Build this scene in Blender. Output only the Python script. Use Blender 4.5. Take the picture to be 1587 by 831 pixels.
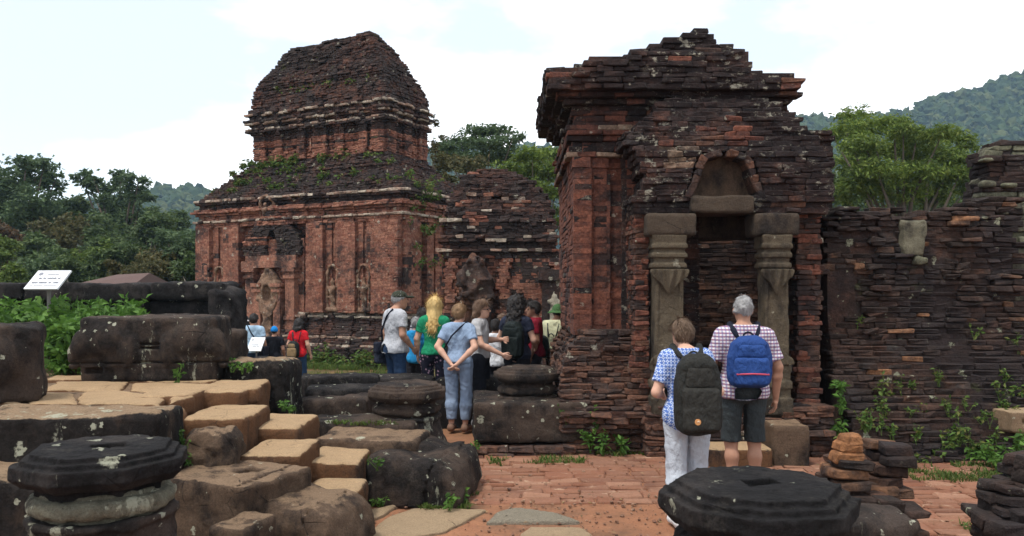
import bpy, bmesh, math, random
import numpy as np
from mathutils import Vector, Matrix, Euler
from mathutils import noise as mnoise

for o in list(bpy.data.objects):
    bpy.data.objects.remove(o)
scene = bpy.context.scene
C = scene.collection
random.seed(11)
RNG = np.random.default_rng(11)
R = math.radians

# ------------------------------------------------------------------ camera
FPX, CX, HY, CAMZ = 1245.0, 793.5, 445.0, 1.85      # focal length (photo px), centre column, horizon row, eye height
cam = bpy.data.objects.new('camera', bpy.data.cameras.new('camera'))
C.objects.link(cam)
cam.location = (0, 0, CAMZ)
cam.rotation_euler = (R(90), 0, 0)
cam.data.sensor_width = 36.0
cam.data.lens = 36.0 * FPX / 1587.0
cam.data.shift_y = (HY - 415.5) / 1587.0
cam.data.clip_start = 0.05
cam.data.clip_end = 6000
scene.camera = cam

# ------------------------------------------------------------------ sky, sun, exposure
SUN_EL, SUN_AZ = 68.0, -135.0          # azimuth from +Y (ahead), negative = left
world = bpy.data.worlds.new("World")
scene.world = world
world.use_nodes = True
wn = world.node_tree
wn.nodes.clear()
def wnode(t, **kw):
    n = wn.nodes.new(t)
    for k, v in kw.items():
        setattr(n, k, v)
    return n
w_out = wnode('ShaderNodeOutputWorld')
w_bg = wnode('ShaderNodeBackground')
w_sky = wnode('ShaderNodeTexSky', sky_type='NISHITA', sun_disc=False)
w_sky.sun_elevation = R(SUN_EL)
w_sky.sun_rotation = R(SUN_AZ)
w_sky.air_density = 1.0
w_sky.dust_density = 0.4
w_sky.ozone_density = 1.0
w_tc = wnode('ShaderNodeTexCoord')
w_map = wnode('ShaderNodeMapping')
w_map.inputs['Scale'].default_value = (1.0, 1.0, 2.2)
w_map.inputs['Location'].default_value = (0.9, 8.8, 3.6)
w_noise = wnode('ShaderNodeTexNoise')
w_noise.inputs['Scale'].default_value = 2.1
w_noise.inputs['Detail'].default_value = 7.0
w_noise.inputs['Roughness'].default_value = 0.55
w_ramp = wnode('ShaderNodeValToRGB')
w_ramp.color_ramp.elements[0].position = 0.42
w_ramp.color_ramp.elements[0].color = (0.42, 0.42, 0.42, 1)
w_ramp.color_ramp.elements[1].position = 0.56
w_ramp.color_ramp.elements[1].color = (1, 1, 1, 1)
w_mix = wnode('ShaderNodeMixRGB', blend_type='MIX')
w_mix.inputs['Color2'].default_value = (9.6, 9.7, 9.8, 1)       # sunlit white cloud
wn.links.new(w_tc.outputs['Generated'], w_map.inputs['Vector'])
wn.links.new(w_map.outputs['Vector'], w_noise.inputs['Vector'])
wn.links.new(w_noise.outputs['Fac'], w_ramp.inputs['Fac'])
wn.links.new(w_ramp.outputs['Color'], w_mix.inputs['Fac'])
wn.links.new(w_sky.outputs['Color'], w_mix.inputs['Color1'])
wn.links.new(w_mix.outputs['Color'], w_bg.inputs['Color'])
w_bg.inputs['Strength'].default_value = 0.125
wn.links.new(w_bg.outputs['Background'], w_out.inputs['Surface'])

sun = bpy.data.objects.new('sun', bpy.data.lights.new('sun', 'SUN'))
C.objects.link(sun)
sun.data.energy = 2.4
sun.data.angle = R(9)
sun.data.color = (1.0, 0.95, 0.86)
sd = Vector((math.sin(R(SUN_AZ)) * math.cos(R(SUN_EL)), math.cos(R(SUN_AZ)) * math.cos(R(SUN_EL)), math.sin(R(SUN_EL))))
sun.rotation_euler = sd.to_track_quat('Z', 'Y').to_euler()
sun.location = (0, 0, 30)

scene.view_settings.view_transform = 'Standard'
scene.view_settings.look = 'None'
scene.view_settings.gamma = 1.0
scene.view_settings.exposure = 0.6
scene.view_settings.use_curve_mapping = False
scene.render.engine = 'CYCLES'

# ------------------------------------------------------------------ pixel helpers
def P(px, py, d):
    return Vector(((px - CX) / FPX * d, d, CAMZ - (py - HY) / FPX * d))
def PX(px, d): return (px - CX) / FPX * d
def PZ(py, d): return CAMZ - (py - HY) / FPX * d
def GD(py, z=0.0): return FPX * (CAMZ - z) / (py - HY)      # distance of a point at height z seen on row py

# ------------------------------------------------------------------ object helpers
def tag(o, label=None, cat=None, group=None, kind=None):
    if label: o['label'] = label
    if cat: o['category'] = cat
    if group: o['group'] = group
    if kind: o['kind'] = kind
    return o
def empty(name, loc, label=None, cat=None, group=None, rz=0.0):
    o = bpy.data.objects.new(name, None)
    C.objects.link(o)
    o.location = loc
    o.rotation_euler = (0, 0, rz)
    o.empty_display_size = 0.1
    return tag(o, label, cat, group)
def bake_mesh(name, V, Q=None, T=None, mats=(), smooth=False, midx=None, tint=None):
    V = np.asarray(V, dtype=np.float32)
    me = bpy.data.meshes.new(name)
    parts = []
    if Q is not None and len(Q): parts.append(np.asarray(Q, dtype=np.int32))
    if T is not None and len(T): parts.append(np.asarray(T, dtype=np.int32))
    nl = sum(p.size for p in parts); nf = sum(len(p) for p in parts)
    me.vertices.add(len(V)); me.vertices.foreach_set('co', V.ravel())
    me.loops.add(nl); me.polygons.add(nf)
    me.loops.foreach_set('vertex_index', np.concatenate([p.ravel() for p in parts]))
    tot = np.concatenate([np.full(len(p), p.shape[1], dtype=np.int32) for p in parts])
    st = np.concatenate([[0], np.cumsum(tot)[:-1]]).astype(np.int32)
    me.polygons.foreach_set('loop_start', st)
    me.polygons.foreach_set('loop_total', tot)
    if midx is not None: me.polygons.foreach_set('material_index', np.asarray(midx, dtype=np.int32))
    me.polygons.foreach_set('use_smooth', np.full(nf, bool(smooth)))
    if tint is not None:
        a = me.attributes.new('tint', 'FLOAT', 'POINT')
        a.data.foreach_set('value', np.asarray(tint, dtype=np.float32))
    for m in mats: me.materials.append(m)
    me.update(calc_edges=True)
    me.validate()
    return me
def link(name, me, parent=None, loc=None, world=True):
    """Link mesh as an object. Vertices are given in world space; parented children keep world placement."""
    o = bpy.data.objects.new(name, me)
    C.objects.link(o)
    if parent is not None:
        o.parent = parent
        if world:
            o.matrix_parent_inverse = pm(parent).inverted()
    if loc is not None: o.location = loc
    return o
def pm(o):
    m = Matrix.LocRotScale(o.location, o.rotation_euler, o.scale)
    if o.parent is not None:
        m = pm(o.parent) @ o.matrix_parent_inverse @ m
    return m
def recentre(me):
    """Move mesh so that its origin is at its base centre; returns that point."""
    n = len(me.vertices); a = np.empty(n * 3, dtype=np.float32)
    me.vertices.foreach_get('co', a); a = a.reshape(-1, 3)
    c = np.array([(a[:, 0].min() + a[:, 0].max()) / 2, (a[:, 1].min() + a[:, 1].max()) / 2, a[:, 2].min()], dtype=np.float32)
    me.vertices.foreach_set('co', (a - c).ravel()); me.update()
    return Vector([float(x) for x in c])
def single(name, me, label, cat, group=None, kind=None):
    c = recentre(me)
    o = link(name, me, None, c)
    return tag(o, label, cat, group, kind)

# ------------------------------------------------------------------ numpy noise + SDF surface nets
def _hash(ix, iy, iz, seed):
    h = (ix.astype(np.int64) * 73856093) ^ (iy.astype(np.int64) * 19349663) ^ (iz.astype(np.int64) * 83492791) ^ (seed * 2654435)
    h = (h ^ (h >> 13)) * 1274126177 & 0x7fffffff
    h = (h ^ (h >> 16)) & 0xffff
    return h.astype(np.float32) / 32767.5 - 1.0
def vnoise(Pt, scale=1.0, seed=0):
    q = Pt * scale
    i = np.floor(q).astype(np.int32); f = (q - i).astype(np.float32)
    f = f * f * (3 - 2 * f)
    ix, iy, iz = i[..., 0], i[..., 1], i[..., 2]
    fx, fy, fz = f[..., 0], f[..., 1], f[..., 2]
    def c(a, b, d): return _hash(ix + a, iy + b, iz + d, seed)
    x00 = c(0,0,0) * (1 - fx) + c(1,0,0) * fx
    x10 = c(0,1,0) * (1 - fx) + c(1,1,0) * fx
    x01 = c(0,0,1) * (1 - fx) + c(1,0,1) * fx
    x11 = c(0,1,1) * (1 - fx) + c(1,1,1) * fx
    return (x00 * (1 - fy) + x10 * fy) * (1 - fz) + (x01 * (1 - fy) + x11 * fy) * fz
def fbm(Pt, scale=1.0, octv=3, seed=0):
    s = 0; a = 1.0
    for k in range(octv):
        s = s + a * vnoise(Pt, scale * 2 ** k, seed + k * 7)
        a *= 0.5
    return s
def snet(f, lo, hi, res):
    lo = np.array(lo, dtype=np.float32); hi = np.array(hi, dtype=np.float32)
    n = np.ceil((hi - lo) / res).astype(int) + 1
    g = np.stack(np.meshgrid(*[lo[k] + res * np.arange(n[k], dtype=np.float32) for k in range(3)], indexing='ij'), axis=-1)
    V = f(g).astype(np.float32)
    S = V < 0
    m = n - 1
    def sh(A, o): return A[o[0]:o[0] + m[0], o[1]:o[1] + m[1], o[2]:o[2] + m[2]]
    acc = np.zeros(tuple(m) + (3,), dtype=np.float32); cnt = np.zeros(tuple(m), dtype=np.float32)
    for ax in range(3):
        o1, o2 = [k for k in range(3) if k != ax]
        for a in (0, 1):
            for b in (0, 1):
                p = [0, 0, 0]; p[o1] = a; p[o2] = b
                q = list(p); q[ax] = 1
                va, vb = sh(V, p), sh(V, q)
                cr = (va < 0) != (vb < 0)
                t = np.where(cr, va / np.where(cr, va - vb, 1), 0)
                for k in range(3):
                    acc[..., k] += np.where(cr, (t if k == ax else p[k]), 0)
                cnt += cr
    msk = cnt > 0
    idx = np.full(tuple(m), -1, dtype=np.int32); nv = int(msk.sum()); idx[msk] = np.arange(nv)
    cells = np.argwhere(msk)
    verts = lo + res * (cells + acc[msk] / cnt[msk][:, None])
    quads = []
    for ax in range(3):
        o1, o2 = [(1, 2), (2, 0), (0, 1)][ax]
        sl0 = [slice(None)] * 3; sl1 = [slice(None)] * 3
        sl0[ax] = slice(0, n[ax] - 1); sl1[ax] = slice(1, n[ax])
        cr = S[tuple(sl0)] != S[tuple(sl1)]
        e = np.argwhere(cr)
        e = e[(e[:, o1] > 0) & (e[:, o2] > 0) & (e[:, o1] < n[o1] - 1) & (e[:, o2] < n[o2] - 1)]
        if not len(e): continue
        def cell(d1, d2):
            c = e.copy(); c[:, o1] += d1; c[:, o2] += d2
            return idx[c[:, 0], c[:, 1], c[:, 2]]
        q = np.stack([cell(-1, -1), cell(0, -1), cell(0, 0), cell(-1, 0)], axis=1)
        inside = S[e[:, 0], e[:, 1], e[:, 2]]
        q[~inside] = q[~inside][:, ::-1]
        quads.append(q)
    quads = np.concatenate(quads)
    quads = quads[(quads >= 0).all(axis=1)]
    return verts, quads
def A3(*v): return np.array(v, dtype=np.float32)
def dot3(a, b): return a[..., 0] * b[0] + a[..., 1] * b[1] + a[..., 2] * b[2]
def nrm(a): return np.sqrt(a[..., 0] ** 2 + a[..., 1] ** 2 + a[..., 2] ** 2)
def cone(Pt, a, b, ra, rb):
    a = np.asarray(a, dtype=np.float32); b = np.asarray(b, dtype=np.float32)
    ba = b - a; pa = Pt - a
    h = np.clip(dot3(pa, ba) / max(float(ba @ ba), 1e-9), 0, 1)
    return nrm(pa - h[..., None] * ba) - (ra + (rb - ra) * h)
def ell(Pt, c, r):
    r = np.asarray(r, dtype=np.float32)
    q = (Pt - np.asarray(c, dtype=np.float32)) / r
    k0 = nrm(q); k1 = nrm(q / r)
    return k0 * (k0 - 1) / np.maximum(k1, 1e-6)
def rotz(Pt, c, a):
    q = Pt - np.asarray(c, dtype=np.float32)
    ca, sa = math.cos(a), math.sin(a)
    return np.stack([q[..., 0] * ca + q[..., 1] * sa, -q[..., 0] * sa + q[..., 1] * ca, q[..., 2]], axis=-1)
def rbox(Pt, c, half, rr, a=0.0):
    q = np.abs(rotz(Pt, c, a)) - (np.asarray(half, dtype=np.float32) - rr)
    return nrm(np.maximum(q, 0)) + np.minimum(q.max(axis=-1), 0) - rr
def smin(a, b, k):
    h = np.maximum(k - np.abs(a - b), 0) / k
    return np.minimum(a, b) - h * h * k * 0.25
def smax(a, b, k): return -smin(-a, -b, k)
def su(k, *fs):
    r = fs[0]
    for f in fs[1:]: r = smin(r, f, k)
    return r

def tube(pts, radii, n=7, wob=0.0):
    pts = np.array(pts, dtype=np.float32); V = []; Q = []
    m = len(pts)
    for i in range(m):
        d = pts[min(i + 1, m - 1)] - pts[max(i - 1, 0)]
        d = d / (np.linalg.norm(d) + 1e-9)
        up = np.array([0, 0, 1.0]) if abs(d[2]) < 0.9 else np.array([1.0, 0, 0])
        a = np.cross(d, up); a /= np.linalg.norm(a); b = np.cross(d, a)
        for k in range(n):
            t = 2 * math.pi * k / n
            rr = radii[i] * (1 + wob * random.uniform(-1, 1))
            V.append(pts[i] + rr * (math.cos(t) * a + math.sin(t) * b))
    for i in range(m - 1):
        for k in range(n):
            k2 = (k + 1) % n
            Q.append((i * n + k, i * n + k2, (i + 1) * n + k2, (i + 1) * n + k))
    T = []
    c0 = len(V); V.append(pts[0]); V.append(pts[-1])
    for k in range(n):
        k2 = (k + 1) % n
        T.append((c0, k2, k)); T.append((c0 + 1, (m - 1) * n + k, (m - 1) * n + k2))
    return np.array(V), np.array(Q), np.array(T)
def merge(pieces):
    """pieces: list of (V,Q,T) -> one."""
    Vs, Qs, Ts, o = [], [], [], 0
    for V, Q, T in pieces:
        Vs.append(V)
        if Q is not None and len(Q): Qs.append(np.asarray(Q) + o)
        if T is not None and len(T): Ts.append(np.asarray(T) + o)
        o += len(V)
    return np.concatenate(Vs), (np.concatenate(Qs) if Qs else None), (np.concatenate(Ts) if Ts else None)
def box(c, s, rz=0.0):
    hx, hy, hz = s[0] / 2, s[1] / 2, s[2] / 2
    V = []
    ca, sa = math.cos(rz), math.sin(rz)
    for x in (-hx, hx):
        for y in (-hy, hy):
            for z in (-hz, hz):
                V.append((c[0] + x * ca - y * sa, c[1] + x * sa + y * ca, c[2] + z))
    Q = [(0,1,3,2),(4,6,7,5),(0,4,5,1),(2,3,7,6),(0,2,6,4),(1,5,7,3)]
    return np.array(V), np.array(Q), None

# ------------------------------------------------------------------ material helpers
class NT:
    def __init__(self, name):
        self.m = bpy.data.materials.new(name); self.m.use_nodes = True
        self.t = self.m.node_tree; self.t.nodes.clear()
        self.out = self.n('ShaderNodeOutputMaterial')
        self.b = self.n('ShaderNodeBsdfPrincipled')
        self.l(self.b.outputs[0], self.out.inputs['Surface'])
        self.b.inputs['Roughness'].default_value = 0.9
        self.b.inputs['Specular IOR Level'].default_value = 0.2
    def n(self, t, **kw):
        n = self.t.nodes.new(t)
        for k, v in kw.items(): setattr(n, k, v)
        return n
    def l(self, a, b): self.t.links.new(a, b)
    def set(self, inp, v):
        if isinstance(v, bpy.types.NodeSocket): self.l(v, inp)
        elif isinstance(v, (tuple, list)) and len(v) == 3 and inp.type == 'RGBA': inp.default_value = (*v, 1)
        else: inp.default_value = v
    def pos(self):
        if not hasattr(self, '_pos'): self._pos = self.n('ShaderNodeNewGeometry')
        return self._pos.outputs['Position']
    def normal(self):
        self.pos(); return self._pos.outputs['Normal']
    def objco(self):
        return self.n('ShaderNodeTexCoord').outputs['Object']
    def mapping(self, v, scale=(1,1,1), loc=(0,0,0), rot=(0,0,0)):
        m = self.n('ShaderNodeMapping'); self.l(v, m.inputs['Vector'])
        m.inputs['Scale'].default_value = scale; m.inputs['Location'].default_value = loc; m.inputs['Rotation'].default_value = rot
        return m.outputs[0]
    def noise(self, v, scale, detail=4, rough=0.6):
        n = self.n('ShaderNodeTexNoise'); self.l(v, n.inputs['Vector'])
        n.inputs['Scale'].default_value = scale; n.inputs['Detail'].default_value = detail; n.inputs['Roughness'].default_value = rough
        return n.outputs['Fac']
    def ramp(self, f, stops, interp='LINEAR'):
        r = self.n('ShaderNodeValToRGB'); self.set(r.inputs[0], f)
        r.color_ramp.interpolation = interp
        e = r.color_ramp.elements
        while len(e) < len(stops): e.new(0.5)
        for k, (p, c) in enumerate(stops):
            e[k].position = p
            e[k].color = (*c, 1) if isinstance(c, tuple) else (c, c, c, 1)
        return r.outputs['Color']
    def step(self, f, a, b):
        m = self.n('ShaderNodeMapRange', interpolation_type='SMOOTHSTEP')
        self.set(m.inputs[0], f); m.inputs[1].default_value = a; m.inputs[2].default_value = b
        m.inputs[3].default_value = 0; m.inputs[4].default_value = 1
        return m.outputs[0]
    def mix(self, f, a, b, mode='MIX'):
        m = self.n('ShaderNodeMixRGB', blend_type=mode)
        self.set(m.inputs[0], f); self.set(m.inputs[1], a); self.set(m.inputs[2], b)
        return m.outputs[0]
    def math(self, op, a, b=0.0, c=None):
        m = self.n('ShaderNodeMath', operation=op)
        self.set(m.inputs[0], a); self.set(m.inputs[1], b)
        if c is not None: self.set(m.inputs[2], c)
        return m.outputs[0]
    def sep(self, v, ch):
        s = self.n('ShaderNodeSeparateXYZ'); self.l(v, s.inputs[0]); return s.outputs[ch]
    def attr(self, name='tint'):
        a = self.n('ShaderNodeAttribute'); a.attribute_name = name; return a.outputs['Fac']
    def rnd(self): return self.n('ShaderNodeObjectInfo').outputs['Random']
    def tintv(self):
        return self.math('FRACT', self.math('ADD', self.attr(), self.rnd()))
    def bump(self, h, strength=0.5, dist=0.02, prev=None):
        b = self.n('ShaderNodeBump'); self.set(b.inputs['Height'], h)
        b.inputs['Strength'].default_value = strength; b.inputs['Distance'].default_value = dist
        if prev is not None: self.l(prev, b.inputs['Normal'])
        return b.outputs[0]
    def spots(self, scale, amount, soft=0.08, seed=0.0):
        """round lichen spots: Voronoi cells, only some of them carry a spot, of varying radius"""
        p = self.mapping(self.pos(), loc=(seed, seed * 1.7, seed * 0.6))
        wn_ = self.n('ShaderNodeTexNoise'); self.l(p, wn_.inputs['Vector']); wn_.inputs['Scale'].default_value = scale * 2.2; wn_.inputs['Detail'].default_value = 3
        pv = self.n('ShaderNodeVectorMath', operation='MULTIPLY_ADD')
        self.l(wn_.outputs['Color'], pv.inputs[0]); pv.inputs[1].default_value = (0.8 / scale,) * 3; self.l(p, pv.inputs[2])
        v = self.n('ShaderNodeTexVoronoi'); self.l(pv.outputs[0], v.inputs['Vector']); v.inputs['Scale'].default_value = scale
        r = self.math('MULTIPLY', self.math('POWER', self.math('MAXIMUM', self.math('MULTIPLY', self.math('SUBTRACT', self.sep(v.outputs['Color'], 0), 1.0 - amount), 1.0 / max(amount, 0.01)), 0.0), 1.6), 0.46)
        r = self.math('SUBTRACT', r, self.math('MULTIPLY', self.math('SUBTRACT', self.noise(p, scale * 5, 4, 0.7), 0.42), 0.5))
        return self.step(self.math('SUBTRACT', r, v.outputs['Distance']), 0.0, soft)
    def done(self, col, normal=None, rough=None):
        self.set(self.b.inputs['Base Color'], col)
        if normal is not None: self.l(normal, self.b.inputs['Normal'])
        if rough is not None: self.set(self.b.inputs['Roughness'], rough)
        return self.m

def brick_mat(name, pal, black=0.5, lichen=0.2, moss=0.0, crust=(0.016, 0.012, 0.012), seed=0.0, lich_col=(0.36, 0.34, 0.27), zgrad=None):
    """old fired brick: per-brick tint, patchy black crust, pale lichen, a little moss."""
    m = NT(name)
    p = m.mapping(m.pos(), loc=(seed, seed * 0.3, seed * 0.7))
    t = m.tintv()
    n = len(pal)
    t2 = m.math('ADD', m.math('MULTIPLY', t, 0.32), m.math('MULTIPLY', m.noise(m.mapping(p, loc=(9, 9, 2)), 1.9, 6, 0.7), 0.68))
    col = m.ramp(t2, [((k + 0.5) / n, c) for k, c in enumerate(pal)])
    fine = m.noise(p, 38, 5, 0.7)
    col = m.mix(0.75, col, m.ramp(fine, [(0.25, 0.35), (0.75, 1.5)]), 'MULTIPLY')
    big = m.noise(p, 1.1, 6, 0.68)
    big = m.math('ADD', big, m.math('MULTIPLY', m.math('SUBTRACT', t, 0.5), 0.07))
    if zgrad:
        z = m.sep(m.pos(), 2)
        g = m.n('ShaderNodeMapRange'); m.l(z, g.inputs[0])
        g.inputs[1].default_value = zgrad[0]; g.inputs[2].default_value = zgrad[1]; g.inputs[3].default_value = zgrad[2]; g.inputs[4].default_value = zgrad[3]
        big = m.math('ADD', big, g.outputs[0])
    bm_ = m.step(big, 0.62 - black * 0.3, 0.78 - black * 0.3)
    midn = m.noise(m.mapping(p, loc=(2, 5, 3)), 13, 5, 0.7)
    col = m.mix(0.8, col, m.ramp(midn, [(0.3, 0.45), (0.7, 1.45)]), 'MULTIPLY')
    film = m.step(m.noise(m.mapping(p, loc=(6, 1, 4)), 2.6, 8, 0.75), 0.50, 0.66)
    col = m.mix(m.math('MULTIPLY', film, 0.55), col, tuple(0.5 * (c + 0.075) for c in crust))
    col = m.mix(m.math('MULTIPLY', bm_, 0.9), col, m.mix(midn, tuple(c * 0.6 for c in crust), tuple(c * 2.4 for c in crust)))
    if moss > 0:
        mm = m.step(m.noise(m.mapping(p, loc=(4, 2, 9)), 1.7, 5, 0.7), 0.72 - moss * 0.25, 0.82 - moss * 0.2)
        col = m.mix(m.math('MULTIPLY', mm, 0.75), col, (0.055, 0.062, 0.022))
    if lichen > 0:
        l1 = m.step(m.noise(m.mapping(p, loc=(7, 3, 1), scale=(1, 1, 1.6)), 5.5, 7, 0.75), 0.69 - lichen * 0.2, 0.73 - lichen * 0.17)
        reg = m.step(m.noise(m.mapping(p, loc=(1, 8, 3)), 0.9, 3, 0.6), 0.42, 0.62)
        l1 = m.math('MULTIPLY', l1, reg)
        l2 = m.spots(7.0, 0.10 + lichen * 0.3, seed=seed)
        l3 = m.step(m.noise(m.mapping(p, loc=(3, 6, 8), scale=(1, 1, 1.3)), 15, 6, 0.8), 0.66 - lichen * 0.12, 0.72 - lichen * 0.12)
        l3 = m.math('MULTIPLY', l3, m.step(m.noise(m.mapping(p, loc=(8, 1, 5)), 1.6, 4, 0.7), 0.40, 0.60))
        lm = m.math('MAXIMUM', m.math('MAXIMUM', l1, m.math('MULTIPLY', l3, 0.75)), m.math('MULTIPLY', l2, m.step(fine, 0.35, 0.55)))
        col = m.mix(m.math('MULTIPLY', lm, 0.8), col, lich_col)
    nb = m.bump(m.noise(p, 17, 6, 0.7), 1.0, 0.04)
    nb = m.bump(fine, 0.6, 0.006, nb)
    return m.done(col, nb, 0.92)

def stone_mat(name, base, dark, tan=None, dark_amt=0.5, lichen=0.25, tan_amt=0.0, seed=0.0, lich_col=(0.58, 0.58, 0.44), rough_scale=1.0, spot_scale=7.0, grain=0.8):
    """weathered sandstone: body colour, dark algae crust, lichen spots and streaks, foot-worn tan tops."""
    m = NT(name)
    p = m.mapping(m.pos(), loc=(seed, seed * 0.4, seed * 0.8))
    fine = m.noise(p, 80, 7, 0.8)
    mid = m.noise(p, 6, 7, 0.72)
    col = m.mix(mid, tuple(c * 0.65 for c in base), tuple(min(1, c * 1.35) for c in base))
    dk = m.step(m.noise(m.mapping(p, scale=(1, 1, 0.6)), 2.1, 6, 0.68), 0.66 - dark_amt * 0.45, 0.82 - dark_amt * 0.4)
    crn = m.noise(m.mapping(p, loc=(2, 7, 4)), 19, 7, 0.78)
    dcol = m.mix(m.step(crn, 0.35, 0.68), tuple(c * 0.45 for c in dark), tuple(c * 1.9 for c in dark))
    filmk = m.step(m.noise(m.mapping(p, loc=(6, 3, 8)), 3.4, 9, 0.8), 0.53, 0.64)
    dcol = m.mix(m.math('MULTIPLY', filmk, 0.6), dcol, tuple(0.35 * c + 0.65 * g for c, g in zip(base, (0.075, 0.066, 0.054))))
    col = m.mix(m.math('MULTIPLY', dk, 0.95), col, dcol)
    pits = m.step(m.noise(m.mapping(p, loc=(1, 2, 9)), 42, 5, 0.7), 0.40, 0.30)
    col = m.mix(m.math('MULTIPLY', pits, 0.6), col, tuple(c * 0.7 for c in dark))
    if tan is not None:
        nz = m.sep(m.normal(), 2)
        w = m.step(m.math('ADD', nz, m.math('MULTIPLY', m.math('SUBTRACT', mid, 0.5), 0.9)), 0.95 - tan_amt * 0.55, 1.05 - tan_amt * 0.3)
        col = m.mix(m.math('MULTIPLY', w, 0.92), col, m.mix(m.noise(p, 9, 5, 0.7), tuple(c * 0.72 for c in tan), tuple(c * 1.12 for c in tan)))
    col = m.mix(grain, col, m.ramp(fine, [(0.30, 0.40), (0.70, 1.55)]), 'MULTIPLY')
    cv = m.n('ShaderNodeTexVoronoi', feature='DISTANCE_TO_EDGE'); m.l(m.mapping(p, scale=(1, 1, 1.5)), cv.inputs['Vector']); cv.inputs['Scale'].default_value = 3.2
    crk = m.math('MULTIPLY', m.step(m.math('ADD', cv.outputs['Distance'], m.math('MULTIPLY', m.noise(p, 14, 5, 0.7), 0.09)), 0.060, 0.040), m.step(m.noise(m.mapping(p, loc=(5, 5, 5)), 1.3, 3, 0.6), 0.52, 0.60))
    col = m.mix(m.math('MULTIPLY', crk, 0.7), col, tuple(c * 0.5 for c in dark))
    if lichen > 0:
        s1 = m.spots(spot_scale, lichen * 0.38, seed=seed)
        s2 = m.spots(spot_scale * 2.6, lichen * 0.5, seed=seed + 3)
        st = m.step(m.noise(m.mapping(p, scale=(5, 5, 1.3), loc=(3, 1, 2)), 1.0, 7, 0.76), 0.68 - lichen * 0.14, 0.73 - lichen * 0.13)
        lm = m.math('MAXIMUM', m.math('MAXIMUM', s1, s2), m.math('MULTIPLY', st, 0.8))
        lm = m.math('MULTIPLY', lm, m.step(m.noise(p, 30, 4, 0.7), 0.32, 0.5))
        col = m.mix(m.math('MULTIPLY', lm, 0.85), col, m.mix(fine, tuple(c * 0.7 for c in lich_col), lich_col))
    nb = m.bump(m.math('SUBTRACT', m.noise(p, 9 * rough_scale, 9, 0.78), m.math('MULTIPLY', crk, 0.25)), 1.0, 0.07)
    nb = m.bump(fine, 0.9, 0.010, nb)
    return m.done(col, nb, 0.88)

def plain_mat(name, col, rough=0.8, var=0.25, scale=20, bump=0.2, dist=0.004, spec=0.25):
    m = NT(name)
    m.b.inputs['Specular IOR Level'].default_value = spec
    v = m.objco()
    f = m.noise(v, scale, 5, 0.65)
    c = m.mix(f, tuple(x * (1 - var) for x in col), tuple(min(1, x * (1 + var)) for x in col))
    return m.done(c, m.bump(f, bump, dist), rough)
def leaf_mat(name, pal, rough=0.6, trans=0.3):
    m = NT(name)
    t = m.tintv()
    n = len(pal)
    col = m.ramp(t, [((k + 0.5) / n, c) for k, c in enumerate(pal)])
    col = m.mix(0.6, col, m.ramp(m.noise(m.pos(), 0.7, 3, 0.6), [(0.3, 0.55), (0.7, 1.4)]), 'MULTIPLY')
    m.set(m.b.inputs['Base Color'], col); m.b.inputs['Roughness'].default_value = rough
    tr = m.n('ShaderNodeBsdfTranslucent'); m.l(col, tr.inputs['Color'])
    mx = m.n('ShaderNodeMixShader'); mx.inputs[0].default_value = trans
    m.l(m.b.outputs[0], mx.inputs[1]); m.l(tr.outputs[0], mx.inputs[2])
    m.l(mx.outputs[0], m.out.inputs['Surface'])
    return m.m

# ------------------------------------------------------------------ bricks
def _brick_template():
    V = []; key = {}
    for sx in (-1, 1):
        for sy in (-1, 1):
            for sz in (-1, 1):
                for ax in range(3):
                    key[(sx, sy, sz, ax)] = len(V); V.append((sx, sy, sz, ax))
    Q, T = [], []
    s = (-1, 1)
    for ax in range(3):
        o1, o2 = [k for k in range(3) if k != ax]
        for a in s:
            q = []
            for b, c in ((-1, -1), (1, -1), (1, 1), (-1, 1)):
                p = [0, 0, 0]; p[ax] = a; p[o1] = b; p[o2] = c
                q.append(key[(*p, ax)])
            Q.append(q)
        for b in s:
            for c in s:
                p0 = [0, 0, 0]; p0[o1] = b; p0[o2] = c
                pa = list(p0); pa[ax] = -1; pb = list(p0); pb[ax] = 1
                Q.append([key[(*pa, o1)], key[(*pb, o1)], key[(*pb, o2)], key[(*pa, o2)]])
    for sx in s:
        for sy in s:
            for sz in s: T.append([key[(sx, sy, sz, a)] for a in range(3)])
    S = np.array([v[:3] for v in V], dtype=np.float32); AX = np.array([v[3] for v in V])
    pos = S * 1.0
    for i in range(len(V)):
        for k in range(3):
            if k != AX[i]: pos[i, k] *= 0.8
    def fix(F):
        out = []
        for f in F:
            a, b, c = pos[f[0]], pos[f[1]], pos[f[2]]
            out.append(f if np.dot(np.cross(b - a, c - a), pos[f].mean(axis=0)) > 0 else f[::-1])
        return np.array(out)
    return S, AX, fix(Q), fix(T)
BS, BAX, BQ, BT = _brick_template()
def brick_verts(size, bev, jit):
    """size (N,3), bev (N,), jit (N,) -> (N,24,3) local verts"""
    N = len(size)
    h = size[:, None, :] / 2
    b = np.minimum(bev[:, None], size.min(axis=1)[:, None] * 0.28)
    V = BS[None] * h
    inset = np.ones((24, 3), dtype=np.float32)
    inset[np.arange(24), BAX] = 0
    V = V - BS[None] * inset[None] * b[:, :, None]
    # corner jitter (shared by the three vertices of a corner) + fine jitter
    cj = RNG.normal(0, 1, (N, 8, 3)).repeat(3, axis=1) * jit[:, None, None]
    V = V + np.clip(cj, -2 * jit[:, None, None], 2 * jit[:, None, None]) + RNG.normal(0, 1, (N, 24, 3)) * jit[:, None, None] * 0.3
    return V
def nrand(x, y, z):
    """patchy random number 0..1 that changes slowly over a wall"""
    n = mnoise.noise((x * 1.7, y * 1.7, z * 2.3)) + 0.4 * mnoise.noise((x * 5.3, y * 5.3, z * 7.1)) + random.gauss(0, .10)
    return 0.5 + 0.5 * math.erf(n / 0.45)
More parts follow.
